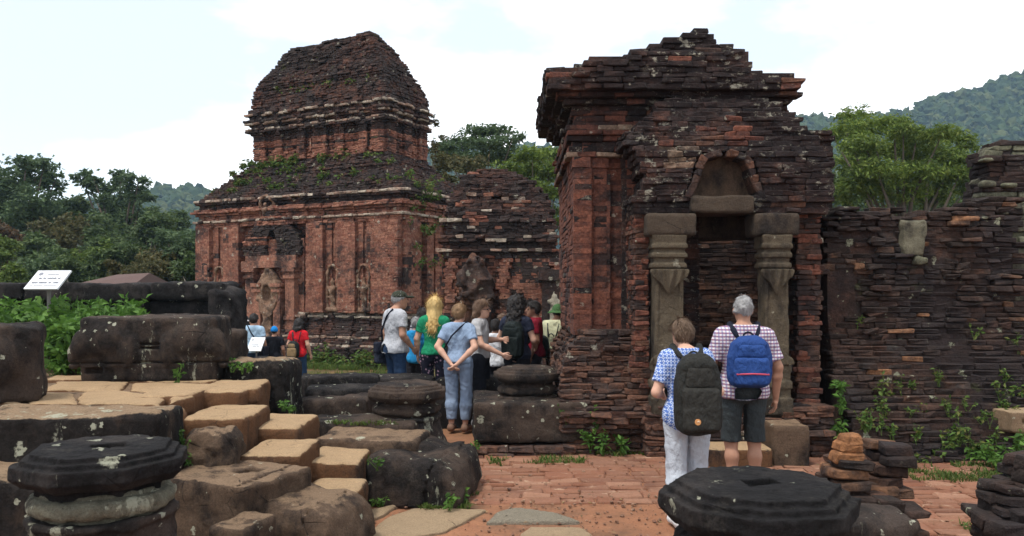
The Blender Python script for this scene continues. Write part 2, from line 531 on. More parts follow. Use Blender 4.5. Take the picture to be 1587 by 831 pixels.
class Masonry:
    def __init__(self): self.s = []
    def brick(self, c, size, yaw=0.0, mat=0, bev=0.010, jit=0.005, tilt=(0, 0), tint=None):
        self.s.append((c[0], c[1], c[2], size[0], size[1], size[2], yaw, mat, bev, jit, tilt[0], tilt[1], random.random() if tint is None else tint))
    def course(self, path, z, h, L=(0.18, 0.34), depth=0.16, proud=0.012, mat=0, skip=0.0, keep=None, bev=0.010, jit=0.005, gap=0.004, tilt=0.0, matf=None, closed=False, ero=0.0, pop=0.0):
        """one course of bricks along a plan polyline; the outside is on the right when walking the path backwards (n = (ty,-tx))"""
        pts = list(path) + ([path[0]] if closed else [])
        for i in range(len(pts) - 1):
            p0 = np.array(pts[i], float); p1 = np.array(pts[i + 1], float)
            seg = p1 - p0; ln = float(np.hypot(*seg))
            if ln < 0.02: continue
            t = seg / ln; n = np.array([t[1], -t[0]])
            s = 0.0; first = True
            while s < ln - 0.015:
                l = random.uniform(*L)
                if first: l *= random.uniform(0.4, 1.0); first = False
                if s + l > ln - L[0] * 0.35: l = ln - s
                if l > L[1] * 1.5: l = l / 2
                l = min(l, ln - s)
                mid = p0 + t * (s + l / 2)
                s += l
                if random.random() < skip: continue
                if keep is not None and not keep(mid[0], mid[1], z + h / 2): continue
                pr = random.gauss(0, proud)
                if ero: pr += ero * (mnoise.noise((mid[0] * 1.3, mid[1] * 1.3, z * 1.9)) + 0.3 * mnoise.noise((mid[0] * 4.1, mid[1] * 4.1, z * 4.0)))
                if pop and random.random() < pop: pr += random.choice((-1, 1)) * random.uniform(0.02, 0.06)
                c = mid + n * (pr - depth / 2)
                mm = matf(mid[0], mid[1], z) if matf else mat
                self.brick((c[0], c[1], z + h / 2), (max(l - gap, 0.03), depth, h - gap), math.atan2(t[1], t[0]), mm, bev, jit,
                           (random.gauss(0, tilt), random.gauss(0, tilt)))
    def emit(self, parent, mats, name='brick_masonry', n_parts=300, piece='brick', maxd=None, lonely=False):
        S = np.array(self.s, dtype=np.float32)
        if not len(S): return None
        d = np.maximum(S[:, 1], 1.0)
        score = S[:, 3] * S[:, 5] / d ** 2
        # pieces that look up/front and are in the frame first
        px = CX + S[:, 0] / d * FPX; py = HY - (S[:, 2] - CAMZ) / d * FPX
        score = np.where((px > -5) & (px < 1592) & (py > -5) & (py < 836), score, score * 0.001)
        score *= RNG.uniform(0.75, 1.25, len(S))
        order = np.argsort(-score)
        part = order[:n_parts]; rest = order[n_parts:]
        def rotmat(s):
            return Matrix.Translation((float(s[0]), float(s[1]), float(s[2]))) @ Euler((float(s[10]), float(s[11]), float(s[6]))).to_matrix().to_4x4()
        inv = pm(parent).inverted()
        for i in part:
            s = S[i]; mi = int(s[7])
            me = brick_proto(mats[mi], random.randrange(6))
            o = bpy.data.objects.new(piece, me); C.objects.link(o)
            o.parent = parent
            o.matrix_local = inv @ rotmat(s) @ Matrix.Diagonal((float(s[3]) / 0.26, float(s[4]) / 0.16, float(s[5]) / 0.066, 1))
        if len(rest):
            s = S[rest]
            V = brick_verts(s[:, 3:6], s[:, 8], s[:, 9])
            # small tilts then yaw
            rx, ry = s[:, 10][:, None], s[:, 11][:, None]
            x, y, z = V[..., 0], V[..., 1], V[..., 2]
            y, z = y - z * rx, z + y * rx
            x, z = x + z * ry, z - x * ry
            ca, sa = np.cos(s[:, 6])[:, None], np.sin(s[:, 6])[:, None]
            V = np.stack([x * ca - y * sa, x * sa + y * ca, z], axis=-1) + s[:, None, 0:3]
            N = len(s); off = (np.arange(N) * 24)[:, None, None]
            Q = (BQ[None] + off).reshape(-1, 4); T = (BT[None] + off).reshape(-1, 3)
            mi = s[:, 7].astype(int)
            me = bake_mesh(name, V.reshape(-1, 3), Q, T, mats, midx=np.concatenate([mi.repeat(len(BQ)), mi.repeat(len(BT))]), tint=s[:, 12].repeat(24))
            o = link(name, me, parent); o['kind'] = 'stuff'
            return o
_bp = {}
def brick_proto(mat, k):
    key = (mat.name, k)
    if key not in _bp:
        V = brick_verts(np.array([[0.26, 0.16, 0.066]], dtype=np.float32), np.array([0.011]), np.array([0.006]))[0]
        _bp[key] = bake_mesh('brick', V, BQ, BT, [mat])
    return _bp[key]
def lerp_table(tab, x):
    """tab: [(x, a, b, ...)], piecewise constant from each x upward"""
    r = tab[0]
    for row in tab:
        if x >= row[0]: r = row
    return r
def interp(tab, x):
    xs = [t[0] for t in tab]; ys = [t[1] for t in tab]
    return float(np.interp(x, xs, ys))

# ------------------------------------------------------------------ leaves
def leaf_mesh(cent, size, droop=0.3, aspect=0.5, up=0.0, curl=0.25, dirs=None):
    """cent (N,3), size (N,) -> folded diamond leaves, 6 verts / 2 quads each"""
    N = len(cent)
    d = RNG.normal(0, 1, (N, 3)) if dirs is None else dirs + RNG.normal(0, 0.35, (N, 3))
    d[:, 2] = d[:, 2] * 0.6 - droop
    d /= np.linalg.norm(d, axis=1)[:, None] + 1e-9
    nz = RNG.normal(0, 1, (N, 3)); nz[:, 2] += up
    s = np.cross(d, nz); s /= np.linalg.norm(s, axis=1)[:, None] + 1e-9
    n = np.cross(s, d)
    L = size[:, None]; W = L * aspect / 2
    a = cent; e = cent + d * L - n * L * curl * 0.3
    m1 = cent + d * L * 0.45
    V = np.stack([a, m1 + s * W + n * W * 0.4, e, m1 - s * W + n * W * 0.4, m1 - n * 0.0], axis=1)
    off = (np.arange(N) * 5)[:, None, None]
    T = (np.array([[0, 4, 1], [4, 2, 1], [0, 3, 4], [4, 3, 2]])[None] + off).reshape(-1, 3)
    return V.reshape(-1, 3), T
def ball_pts(n, c, r, shell=0.5):
    v = RNG.normal(0, 1, (n, 3)); v /= np.linalg.norm(v, axis=1)[:, None]
    rad = (shell + (1 - shell) * RNG.random(n)) 
    return np.asarray(c) + v * rad[:, None] * np.asarray(r)
# ================================================================== materials
PAL_RED = [(0.22, 0.088, 0.056), (0.28, 0.112, 0.070), (0.18, 0.070, 0.048), (0.32, 0.150, 0.100), (0.24, 0.096, 0.062), (0.15, 0.064, 0.048)]
PAL_DARK = [(0.050, 0.029, 0.025), (0.078, 0.038, 0.029), (0.040, 0.026, 0.024), (0.105, 0.046, 0.031), (0.060, 0.037, 0.031), (0.034, 0.025, 0.024)]
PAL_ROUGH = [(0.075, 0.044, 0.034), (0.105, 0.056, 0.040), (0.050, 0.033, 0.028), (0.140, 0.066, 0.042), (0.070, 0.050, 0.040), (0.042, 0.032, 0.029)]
M_TOWER_RED = brick_mat('tower_red_brick', PAL_RED, black=0.42, lichen=0.48, moss=0.12, seed=2.0)
M_TOWER_DARK = brick_mat('tower_dark_brick', PAL_DARK, black=0.72, lichen=0.42, moss=0.45, seed=5.0, crust=(0.021, 0.0165, 0.0155))
M_TOWER_PALE = brick_mat('tower_lichen_ledge', [(0.30, 0.23, 0.17), (0.42, 0.36, 0.29), (0.24, 0.14, 0.10), (0.52, 0.47, 0.39)], black=0.28, lichen=0.7, moss=0.15, seed=8.0)
M_GATE_RED = brick_mat('gate_red_brick', [(0.15, 0.056, 0.037), (0.19, 0.072, 0.046), (0.12, 0.047, 0.034), (0.21, 0.086, 0.056)], black=0.45, lichen=0.30, seed=11.0)
M_GATE_DARK = brick_mat('gate_dark_brick', PAL_DARK, black=0.86, lichen=0.62, moss=0.10, seed=14.0, crust=(0.0095, 0.0073, 0.0077))
M_GATE_PALE = brick_mat('gate_ledge_brick', [(0.20, 0.12, 0.085), (0.28, 0.20, 0.14), (0.13, 0.06, 0.042)], black=0.40, lichen=0.6, seed=29.0)
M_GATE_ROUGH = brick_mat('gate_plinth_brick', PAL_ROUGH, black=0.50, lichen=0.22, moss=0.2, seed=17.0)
M_WALL_DARK = brick_mat('wall_dark_brick', [(0.040, 0.026, 0.021), (0.054, 0.032, 0.025), (0.030, 0.022, 0.019), (0.074, 0.039, 0.028), (0.048, 0.035, 0.028)], black=0.6, lichen=0.30, moss=0.35, seed=20.0, lich_col=(0.30, 0.31, 0.22))
M_WALL_GREEN = brick_mat('wall_plaster_brick', [(0.10, 0.10, 0.065), (0.15, 0.15, 0.10), (0.065, 0.055, 0.042)], black=0.35, lichen=0.5, moss=0.5, seed=23.0, lich_col=(0.36, 0.37, 0.26))
M_RUBBLE = brick_mat('rubble_brick', [(0.09, 0.05, 0.034), (0.25, 0.12, 0.06), (0.05, 0.034, 0.028), (0.15, 0.07, 0.04), (0.06, 0.04, 0.034)], black=0.42, lichen=0.15, moss=0.15, seed=26.0)
M_OPENING_SHADE = plain_mat('masonry_core', (0.022, 0.016, 0.014), 0.95, 0.5, 6, 0.5, 0.02)  # near-black colour that paints the shade inside window openings

M_STONE_BLACK = stone_mat('black_sandstone', (0.050, 0.042, 0.039), (0.010, 0.0092, 0.010), dark_amt=0.75, lichen=0.30, seed=1.0)
M_STONE_DARK = stone_mat('dark_sandstone', (0.078, 0.054, 0.041), (0.0145, 0.012, 0.0115), dark_amt=0.55, lichen=0.45, seed=4.0)
M_STONE_BROWN = stone_mat('brown_sandstone', (0.135, 0.088, 0.058), (0.022, 0.016, 0.0135), tan=(0.30, 0.20, 0.125), dark_amt=0.50, lichen=0.22, tan_amt=0.16, seed=7.0, grain=0.75)
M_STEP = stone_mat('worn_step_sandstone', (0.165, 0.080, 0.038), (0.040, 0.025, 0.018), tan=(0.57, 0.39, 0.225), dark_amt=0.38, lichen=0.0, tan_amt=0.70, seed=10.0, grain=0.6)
M_EDGE = stone_mat('terrace_edge_sandstone', (0.095, 0.062, 0.042), (0.012, 0.010, 0.0095), tan=(0.38, 0.26, 0.16), dark_amt=0.95, lichen=0.75, tan_amt=0.30, seed=12.0, spot_scale=6.0)
M_FLAG = stone_mat('flagstone', (0.27, 0.185, 0.115), (0.09, 0.055, 0.036), tan=(0.46, 0.33, 0.205), dark_amt=0.15, lichen=0.05, tan_amt=0.7, seed=13.0, grain=0.5)
M_FLAG_GREY = stone_mat('grey_flagstone', (0.24, 0.20, 0.15), (0.10, 0.07, 0.05), tan=(0.30, 0.26, 0.195), dark_amt=0.2, lichen=0.05, tan_amt=0.7, seed=15.0)
M_CAP_STONE = stone_mat('dark_capital_sandstone', (0.085, 0.062, 0.044), (0.022, 0.018, 0.016), dark_amt=0.45, lichen=0.12, seed=18.0, lich_col=(0.30, 0.27, 0.2))
M_PILLAR = stone_mat('grey_pillar_sandstone', (0.125, 0.098, 0.066), (0.026, 0.021, 0.018), dark_amt=0.40, lichen=0.14, seed=16.0, lich_col=(0.40, 0.37, 0.28))
M_PLASTER = stone_mat('lichen_plaster', (0.20, 0.185, 0.13), (0.028, 0.024, 0.02), dark_amt=0.42, lichen=0.6, seed=19.0)
M_PALE = stone_mat('pale_carved_stone', (0.30, 0.27, 0.21), (0.06, 0.048, 0.04), dark_amt=0.28, lichen=0.35, seed=22.0)

def ground_mat():
    m = NT('red_earth')
    p = m.pos()
    a = m.noise(p, 0.5, 6, 0.65); b = m.noise(p, 5, 6, 0.7); c = m.noise(p, 60, 4, 0.7)
    col = m.mix(b, (0.17, 0.070, 0.038), (0.30, 0.145, 0.078))
    col = m.mix(m.step(a, 0.45, 0.62), col, (0.11, 0.062, 0.038))
    g = m.step(m.noise(m.mapping(p, loc=(3, 7, 0)), 0.35, 6, 0.7), 0.46, 0.6)
    far = m.step(m.sep(p, 1), 9.0, 14.0)
    col = m.mix(m.math('MULTIPLY', far, m.math('ADD', m.math('MULTIPLY', g, 0.5), 0.5)), col, m.mix(b, (0.030, 0.045, 0.014), (0.065, 0.085, 0.025)))
    col = m.mix(0.6, col, m.ramp(c, [(0.25, 0.6), (0.75, 1.35)]), 'MULTIPLY')
    return m.done(col, m.bump(c, 0.4, 0.008, m.bump(b, 0.6, 0.03)), 0.95)
M_EARTH = ground_mat()
def paving_mat():
    m = NT('dusty_paving_brick')
    p = m.pos(); t = m.tintv()
    col = m.ramp(t, [(0.1, (0.165, 0.068, 0.040)), (0.35, (0.21, 0.090, 0.054)), (0.6, (0.14, 0.064, 0.042)), (0.85, (0.25, 0.130, 0.084))])
    dust = m.step(m.noise(p, 2.2, 6, 0.7), 0.35, 0.7)
    col = m.mix(m.math('MULTIPLY', dust, 0.75), col, m.mix(m.noise(p, 14, 5, 0.7), (0.185, 0.085, 0.050), (0.28, 0.155, 0.100)))
    col = m.mix(m.math('MULTIPLY', m.step(m.noise(m.mapping(p, scale=(1, 2.5, 1), loc=(5, 5, 0)), 2.6, 6, 0.75), 0.57, 0.66), 0.75), col, (0.40, 0.28, 0.19))
    dk = m.step(m.noise(m.mapping(p, loc=(9, 2, 0)), 1.4, 6, 0.7), 0.58, 0.72)
    col = m.mix(m.math('MULTIPLY', dk, 0.55), col, (0.075, 0.038, 0.026))
    f = m.noise(p, 45, 5, 0.7)
    col = m.mix(0.6, col, m.ramp(f, [(0.25, 0.6), (0.75, 1.35)]), 'MULTIPLY')
    return m.done(col, m.bump(f, 0.5, 0.006, m.bump(m.noise(p, 9, 5, 0.7), 0.6, 0.02)), 0.93)
M_PAVE = paving_mat()

# ================================================================== ground
def gz(x, y):
    """height of the ground: level court, falling a little towards the far tower"""
    x = np.asarray(x, float); y = np.asarray(y, float)
    t = np.clip((y - 11.5) / 5.0, 0, 1); t = t * t * (3 - 2 * t)
    side = np.clip((4.0 - x) / 4.0, 0, 1)
    return -0.33 * t * side
xs = np.unique(np.concatenate([np.linspace(-990, -40, 22), np.linspace(-40, -8, 22), np.linspace(-8, 8, 110), np.linspace(8, 40, 20), np.linspace(40, 990, 22)]))
ys = np.unique(np.concatenate([np.linspace(-60, 1, 14), np.linspace(1, 14, 90), np.linspace(14, 40, 40), np.linspace(40, 740, 30)]))
gx, gy = np.meshgrid(xs, ys, indexing='ij')
pp = np.stack([gx, gy, np.zeros_like(gx)], axis=-1).astype(np.float32)
gzz = gz(gx, gy) + 0.018 * fbm(pp, 0.9, 3, 3) * (np.abs(gx) < 40) * (gy < 40) - 0.03
nx_, ny_ = gx.shape
idx = np.arange(nx_ * ny_).reshape(nx_, ny_)
Qg = np.stack([idx[:-1, :-1], idx[1:, :-1], idx[1:, 1:], idx[:-1, 1:]], axis=-1).reshape(-1, 4)
tag(link('ground', bake_mesh('ground', np.stack([gx, gy, gzz], axis=-1).reshape(-1, 3), Qg, None, [M_EARTH], smooth=True)), kind='structure')

# ================================================================== brick paved court
court = empty('paved_court', (1.5, 7.2, 0)); tag(court, kind='structure')
bed = bake_mesh('paving_bed', *merge([box((1.72, 5.9, -0.047), (7.3, 6.2, 0.06))])[:2], None, [M_EARTH])
tag(link('paving_bed', bed, court))
pv = Masonry()
y = 2.9
row = 0
while y < 9.0:
    w = random.uniform(0.135, 0.165)
    x = -1.9 + random.uniform(-0.2, 0)
    while x < 5.3:
        l = random.uniform(0.24, 0.34)
        flag_zone = (x < 1.2 and y < 6.75)
        if not flag_zone and random.random() > 0.015:
            pv.brick((x + l / 2, y + w / 2 + 0.01 * math.sin(x * 2), -0.036 + random.gauss(0, 0.003)), (l - 0.008, w - 0.009, 0.07), random.gauss(0, 0.012), 0, 0.008, 0.004,
                     (random.gauss(0, 0.008), random.gauss(0, 0.008)))
        x += l
    y += w; row += 1
pv.emit(court, [M_PAVE], 'brick_paving', 300)

def slab(poly, z0, z1, mat, bev=0.008, rough=0.009, name='flagstone', parent=None, res=0.03, seed=0):
    """irregular flat stone from a plan polygon (world xy)"""
    poly = np.array(poly, dtype=np.float32)
    lo = np.array([*poly.min(axis=0) - 0.06, z0 - 0.05]); hi = np.array([*poly.max(axis=0) + 0.06, z1 + 0.05])
    cen = poly.mean(axis=0)
    def f(Pt):
        # convex polygon distance
        n = len(poly); d = None
        for i in range(n):
            a, b = poly[i], poly[(i + 1) % n]
            e = b - a; nn = np.array([e[1], -e[0]]); nn = nn / np.linalg.norm(nn)
            if np.dot(cen - a, nn) > 0: nn = -nn
            k = (Pt[..., 0] - a[0]) * nn[0] + (Pt[..., 1] - a[1]) * nn[1]
            d = k if d is None else smax(d, k, 0.015)
        d = d + rough * 1.5 * fbm(Pt, 4, 3, seed)
        top = np.maximum(Pt[..., 2] - z1, z0 - Pt[..., 2]) + rough * 0.5 * fbm(Pt, 2.5, 3, seed + 5)
        return smax(d, top, bev * 2)
    V, Q = snet(f, lo, hi, res)
    me = bake_mesh(name, V, Q, None, [mat], smooth=True)
    return link(name, me, parent)
def gp(px, py, z=0.0):
    d = GD(py, z); return (PX(px, d), d)
fl = [
    ([gp(556, 836), gp(604, 800), gp(640, 790), gp(762, 790), gp(690, 826), gp(640, 834)], M_FLAG),
    ([gp(770, 795), gp(800, 788), gp(862, 797), gp(905, 812), gp(755, 812)], M_FLAG_GREY),
    ([gp(805, 833), gp(822, 820), gp(905, 822), gp(930, 840), gp(900, 870), gp(790, 860)], M_FLAG),
    ([gp(575, 842), gp(645, 836), gp(700, 842), gp(690, 880), gp(560, 880)], M_FLAG_GREY),
    ([gp(560, 797), gp(600, 785), gp(640, 782), gp(630, 789), gp(590, 802), gp(556, 822)], M_FLAG),
    ([gp(715, 838), gp(775, 838), gp(765, 872), gp(700, 870)], M_PAVE),
]
for k, (pl, mt) in enumerate(fl):
    slab(pl, -0.10, 0.018 + 0.006 * (k % 3), mt, parent=court, seed=k * 3)
court_mort = bake_mesh('packed_earth', *merge([box((-0.35, 4.9, -0.035), (3.1, 3.6, 0.05))])[:2], None, [M_EARTH])
link('packed_earth', court_mort, court)

# ================================================================== hills with forest
M_HILL = plain_mat('hill_soil', (0.03, 0.045, 0.018), 1.0, 0.4, 0.05)
M_FOREST = leaf_mat('hill_forest', [(0.016, 0.032, 0.010), (0.028, 0.048, 0.013), (0.040, 0.060, 0.016), (0.022, 0.040, 0.014), (0.062, 0.074, 0.022)], 0.9, 0.0)
def hill(ridge, D, depth, seed, ncrown):
    """ridge: [(px, py)] seen on distance D; slope comes down towards the camera over depth metres"""
    nx, ny = 60, 26
    pxs = np.linspace(ridge[0][0], ridge[-1][0], nx)
    V = []
    for i, px in enumerate(pxs):
        py = np.interp(px, [r[0] for r in ridge], [r[1] for r in ridge])
        X = PX(px, D); Z = PZ(py, D)
        for j in range(ny):
            t = j / (ny - 1)
            s = 1 - abs(t - 0.72) / 0.72 if t < 0.72 else 1 - (t - 0.72) / 0.28 * 0.5
            y = D + (t - 0.72) * depth
            zz = -2 + (Z + 2) * (s ** 0.9)
            V.append((X, y, zz))
    V = np.array(V, dtype=np.float32)
    V[:, 2] += 5.0 * fbm(V * np.array([1, 1, 0], dtype=np.float32), 0.012, 3, seed) * np.clip(V[:, 2] / 30, 0, 1)
    idx = np.arange(nx * ny).reshape(nx, ny)
    Q = np.stack([idx[:-1, :-1], idx[1:, :-1], idx[1:, 1:], idx[:-1, 1:]], axis=-1).reshape(-1, 4)
    tag(link('hill', bake_mesh('hill', V, Q, None, [M_HILL], smooth=True)), kind='structure')
    # crowns
    bm = bmesh.new(); bmesh.ops.create_icosphere(bm, subdivisions=2, radius=1.0)
    iv = np.array([v.co[:] for v in bm.verts], dtype=np.float32); it = np.array([[v.index for v in f.verts] for f in bm.faces]); bm.free()
    G = V.reshape(nx, ny, 3)
    ii = RNG.random(ncrown) * (nx - 1.001); jj = RNG.random(ncrown) * (ny * 0.80)
    i0 = ii.astype(int); j0 = jj.astype(int); fi = (ii - i0)[:, None]; fj = (jj - j0)[:, None]
    cpos = (G[i0, j0] * (1 - fi) + G[i0 + 1, j0] * fi) * (1 - fj) + (G[i0, j0 + 1] * (1 - fi) + G[i0 + 1, j0 + 1] * fi) * fj
    r = 1.1 + 2.6 * RNG.random(ncrown) ** 2
    sc = np.stack([r, r, r * RNG.uniform(0.7, 1.3, ncrown)], axis=1)
    W = iv[None] * sc[:, None, :] + (cpos + np.array([0, 0, 1.0]) * r[:, None] * 0.5)[:, None, :]
    W = W + (iv[None] * (r * 0.75)[:, None, None]) * fbm(W.astype(np.float32), 0.8, 2, seed + 3)[..., None]
    T = (it[None] + (np.arange(ncrown) * len(iv))[:, None, None]).reshape(-1, 3)
    me = bake_mesh('hill_forest', W.reshape(-1, 3), None, T, [M_FOREST], tint=RNG.random(ncrown).repeat(len(iv)))
    return link('hill_forest', me)
hf = hill([(1180, 205), (1235, 198), (1300, 192), (1395, 178), (1440, 162), (1500, 145), (1560, 130), (1600, 124), (1680, 112), (1760, 120)], 480, 260, 1, 6500)
tag(hf, 'distant forested hillside rising above the ruined wall', 'forest', kind='stuff')
hf = hill([(560, 262), (620, 250), (700, 235), (760, 225), (800, 222), (860, 226), (930, 215), (1000, 212), (1260, 200)], 560, 240, 2, 4500)
tag(hf, 'blue forested hill far behind the small brick temple', 'forest', kind='stuff')
hf = hill([(-120, 330), (60, 318), (180, 312), (235, 306), (280, 303), (320, 306), (420, 310), (560, 300)], 430, 200, 3, 4500)
tag(hf, 'blue forested hill far behind the broadleaf trees', 'forest', kind='stuff')

# ================================================================== trees
M_BARK = plain_mat('bark', (0.085, 0.068, 0.052), 0.95, 0.4, 12, 0.6, 0.02)
M_BARKP = plain_mat('pale_bark', (0.20, 0.175, 0.14), 0.95, 0.3, 12, 0.6, 0.02)
LM = {
    'dark': leaf_mat('dark_leaves', [(0.046, 0.076, 0.034), (0.068, 0.106, 0.044), (0.086, 0.126, 0.052), (0.058, 0.092, 0.042)]),
    'mid': leaf_mat('mid_leaves', [(0.046, 0.076, 0.024), (0.066, 0.102, 0.032), (0.086, 0.118, 0.040), (0.056, 0.084, 0.034)]),
    'light': leaf_mat('light_leaves', [(0.075, 0.115, 0.022), (0.10, 0.145, 0.030), (0.125, 0.165, 0.038), (0.060, 0.100, 0.024)]),
    'olive': leaf_mat('olive_leaves', [(0.062, 0.064, 0.024), (0.085, 0.080, 0.030), (0.050, 0.056, 0.022), (0.105, 0.085, 0.030)]),
    'brown': leaf_mat('brown_leaves', [(0.060, 0.044, 0.026), (0.085, 0.052, 0.028), (0.048, 0.042, 0.024), (0.115, 0.060, 0.026)]),
    'spray': leaf_mat('feathery_leaves', [(0.080, 0.128, 0.022), (0.120, 0.172, 0.030), (0.140, 0.195, 0.036), (0.045, 0.082, 0.018), (0.165, 0.210, 0.045)], trans=0.35),
    'weed': leaf_mat('weed_leaves', [(0.060, 0.135, 0.022), (0.085, 0.180, 0.030), (0.115, 0.215, 0.042), (0.045, 0.100, 0.020)], trans=0.35),
    'weed_dull': leaf_mat('dull_weed_leaves', [(0.050, 0.100, 0.020), (0.080, 0.140, 0.028), (0.105, 0.165, 0.036), (0.125, 0.130, 0.034)], trans=0.3),
    'grass': leaf_mat('grass_blades', [(0.055, 0.105, 0.018), (0.080, 0.140, 0.026), (0.105, 0.155, 0.035), (0.120, 0.125, 0.040)], trans=0.3),
}
def tree(name, label, cat, group, base, clumps, leaf, nleaf, mat, trunk_r=0.25, bark=None, lean=(0, 0), flat=1.0, droop=0.3, aspect=0.5, shell=0.35, up=0.0, fork=0.45):
    """clumps: [(x,y,z,rx,rz)] absolute world coordinates"""
    root = empty(name, base, label, cat, group)
    base = np.array(base, float)
    cl = np.array(clumps, float)
    top = cl[:, :3].mean(axis=0)
    H = cl[:, 2].max() - base[2]
    fk = base + (top - base) * fork
    fk[2] = base[2] + H * fork * 0.9
    pieces = [tube([base, (base + fk) / 2 + np.array([lean[0], lean[1], 0]) + RNG.normal(0, trunk_r * 0.5, 3) * (1, 1, 0), fk], [trunk_r * 1.25, trunk_r, trunk_r * 0.8], 8)]
    for c in cl:
        t = c[:3] - np.array([0, 0, c[4] * 0.3])
        mid = fk * 0.5 + t * 0.5 + RNG.normal(0, 0.15, 3) * H * 0.12
        mid[2] = max(mid[2], fk[2] * 0.6 + t[2] * 0.4)
        pieces.append(tube([fk, mid, t], [trunk_r * 0.5, trunk_r * 0.26, trunk_r * 0.08], 5))
    V, Q, T = merge(pieces)
    link('trunk', bake_mesh('trunk', V, Q, T, [bark or M_BARK], smooth=True), root)
    vol = cl[:, 3] ** 2; vol = vol / vol.sum()
    pts = []
    for c, v in zip(cl, vol):
        n = max(12, int(nleaf * v))
        # sub clumps give light and dark
        k = max(3, n // 28)
        sub = ball_pts(k, c[:3], (c[3], c[3], c[4]), 0.45)
        who = RNG.integers(0, k, n)
        pts.append(sub[who] + RNG.normal(0, 1, (n, 3)) * np.array([c[3] * 0.17, c[3] * 0.17, c[3] * 0.11 * flat]))
    pts = np.concatenate(pts)
    sz = RNG.uniform(0.6, 1.3, len(pts)) * leaf
    V, T = leaf_mesh(pts, sz, droop, aspect, up)
    link('crown', bake_mesh('crown', V, None, T, [LM[mat]], tint=RNG.random(len(pts)).repeat(5)), root)
    return root
def clumps_px(lst, d, dj=1.5):
    """lst: [(px, py, rpx, flat)] -> world clumps round distance d"""
    out = []
    for (px, py, r, fl_) in lst:
        dd = d + random.uniform(-dj, dj)
        p = P(px, py, dd); rr = r / FPX * dd
        out.append((p.x, p.y, p.z, rr, rr * fl_))
    return out
def base_px(px, d): return (PX(px, d), d, float(gz(PX(px, d), d)) - 0.05)

TG = 'trees beyond the boundary wall'
tree('broadleaf_tree', 'tall dark broadleaf tree with a broad dense crown beyond the sign', 'tree', None, base_px(40, 46),
     clumps_px([(20, 275, 34, .8), (55, 268, 30, .8), (78, 285, 22, .7), (10, 310, 36, .8), (50, 312, 34, .8), (75, 330, 22, .8), (-25, 290, 40, .8), (30, 345, 38, .8), (68, 255, 14, .8), (88, 272, 10, .8), (-10, 350, 40, .8), (40, 252, 16, .7)], 46),
     0.30, 9000, 'dark', 0.35, shell=0.3)
tree('broadleaf_tree', 'tall dark tree with open ragged crown showing sky through its gaps', 'tree', None, base_px(180, 50),
     clumps_px([(128, 272, 16, .8), (142, 290, 16, .8), (186, 270, 17, .8), (175, 288, 20, .7), (205, 285, 20, .8), (218, 305, 17, .8), (190, 312, 26, .8), (160, 310, 16, .8), (155, 328, 14, .8), (205, 335, 30, .8), (225, 345, 20, .8), (185, 350, 30, .8), (146, 276, 10, .8), (215, 275, 10, .8), (190, 380, 40, .8)], 50),
     0.30, 7000, 'dark', 0.30, shell=0.3)
lowt = [(-20, 400, 40, 'light', 30), (15, 375, 44, 'brown', 38), (60, 385, 40, 'mid', 36), (20, 425, 26, 'light', 28), (95, 372, 46, 'olive', 40), (100, 340, 40, 'mid', 52), (60, 350, 42, 'mid', 55), (140, 400, 34, 'light', 36),
        (150, 358, 48, 'mid', 45), (185, 395, 42, 'mid', 36), (220, 375, 44, 'mid', 42), (225, 425, 34, 'olive', 28), (250, 415, 40, 'olive', 33), (285, 395, 44, 'dark', 34), (300, 425, 36, 'mid', 30), (190, 430, 30, 'olive', 29),
        (260, 350, 36, 'mid', 62), (120, 425, 34, 'mid', 32), (60, 425, 40, 'dark', 33), (340, 420, 30, 'mid', 40), (-30, 350, 50, 'mid', 55)]
def zone(px, d):
    z_ = 'beyond the plant bed' if px < 50 else ('beyond the white sign' if px < 112 else ('over the pavilion roof' if px < 215 else ('between pavilion roof and tower' if px < 275 else 'next to the tower wall')))
    return z_ + (', front row' if d < 36 else (', middle row' if d < 50 else ', back row'))
LOWLAB = {'light': 'low bright yellow-green tree in the thicket beyond the boundary wall', 'brown': 'low brownish tree in the thicket beyond the boundary wall',
          'mid': 'low mid-green bushy tree in the thicket beyond the boundary wall', 'olive': 'low olive-toned tree in the thicket beyond the boundary wall', 'dark': 'low dark green tree in the thicket beyond the boundary wall'}
for (px, py, r, mt, d) in lowt:
    cl = [(px + random.uniform(-.7, .7) * r, py + random.uniform(-.6, .9) * r, r * random.uniform(.35, .6), .85) for _ in range(8)]
    cl.append((px, py, r * 0.6, .9))
    tree('bushy_tree', LOWLAB[mt].replace('in the thicket beyond the boundary wall', 'in the thicket ' + zone(px, d)), 'tree', mt + ' trees of the thicket ' + zone(px, d), base_px(px, d), clumps_px(cl, d, 1.0), 0.22 * d / 35, 3600, mt, 0.12, M_BARKP if mt in ('mid', 'light') else M_BARK, fork=0.3)
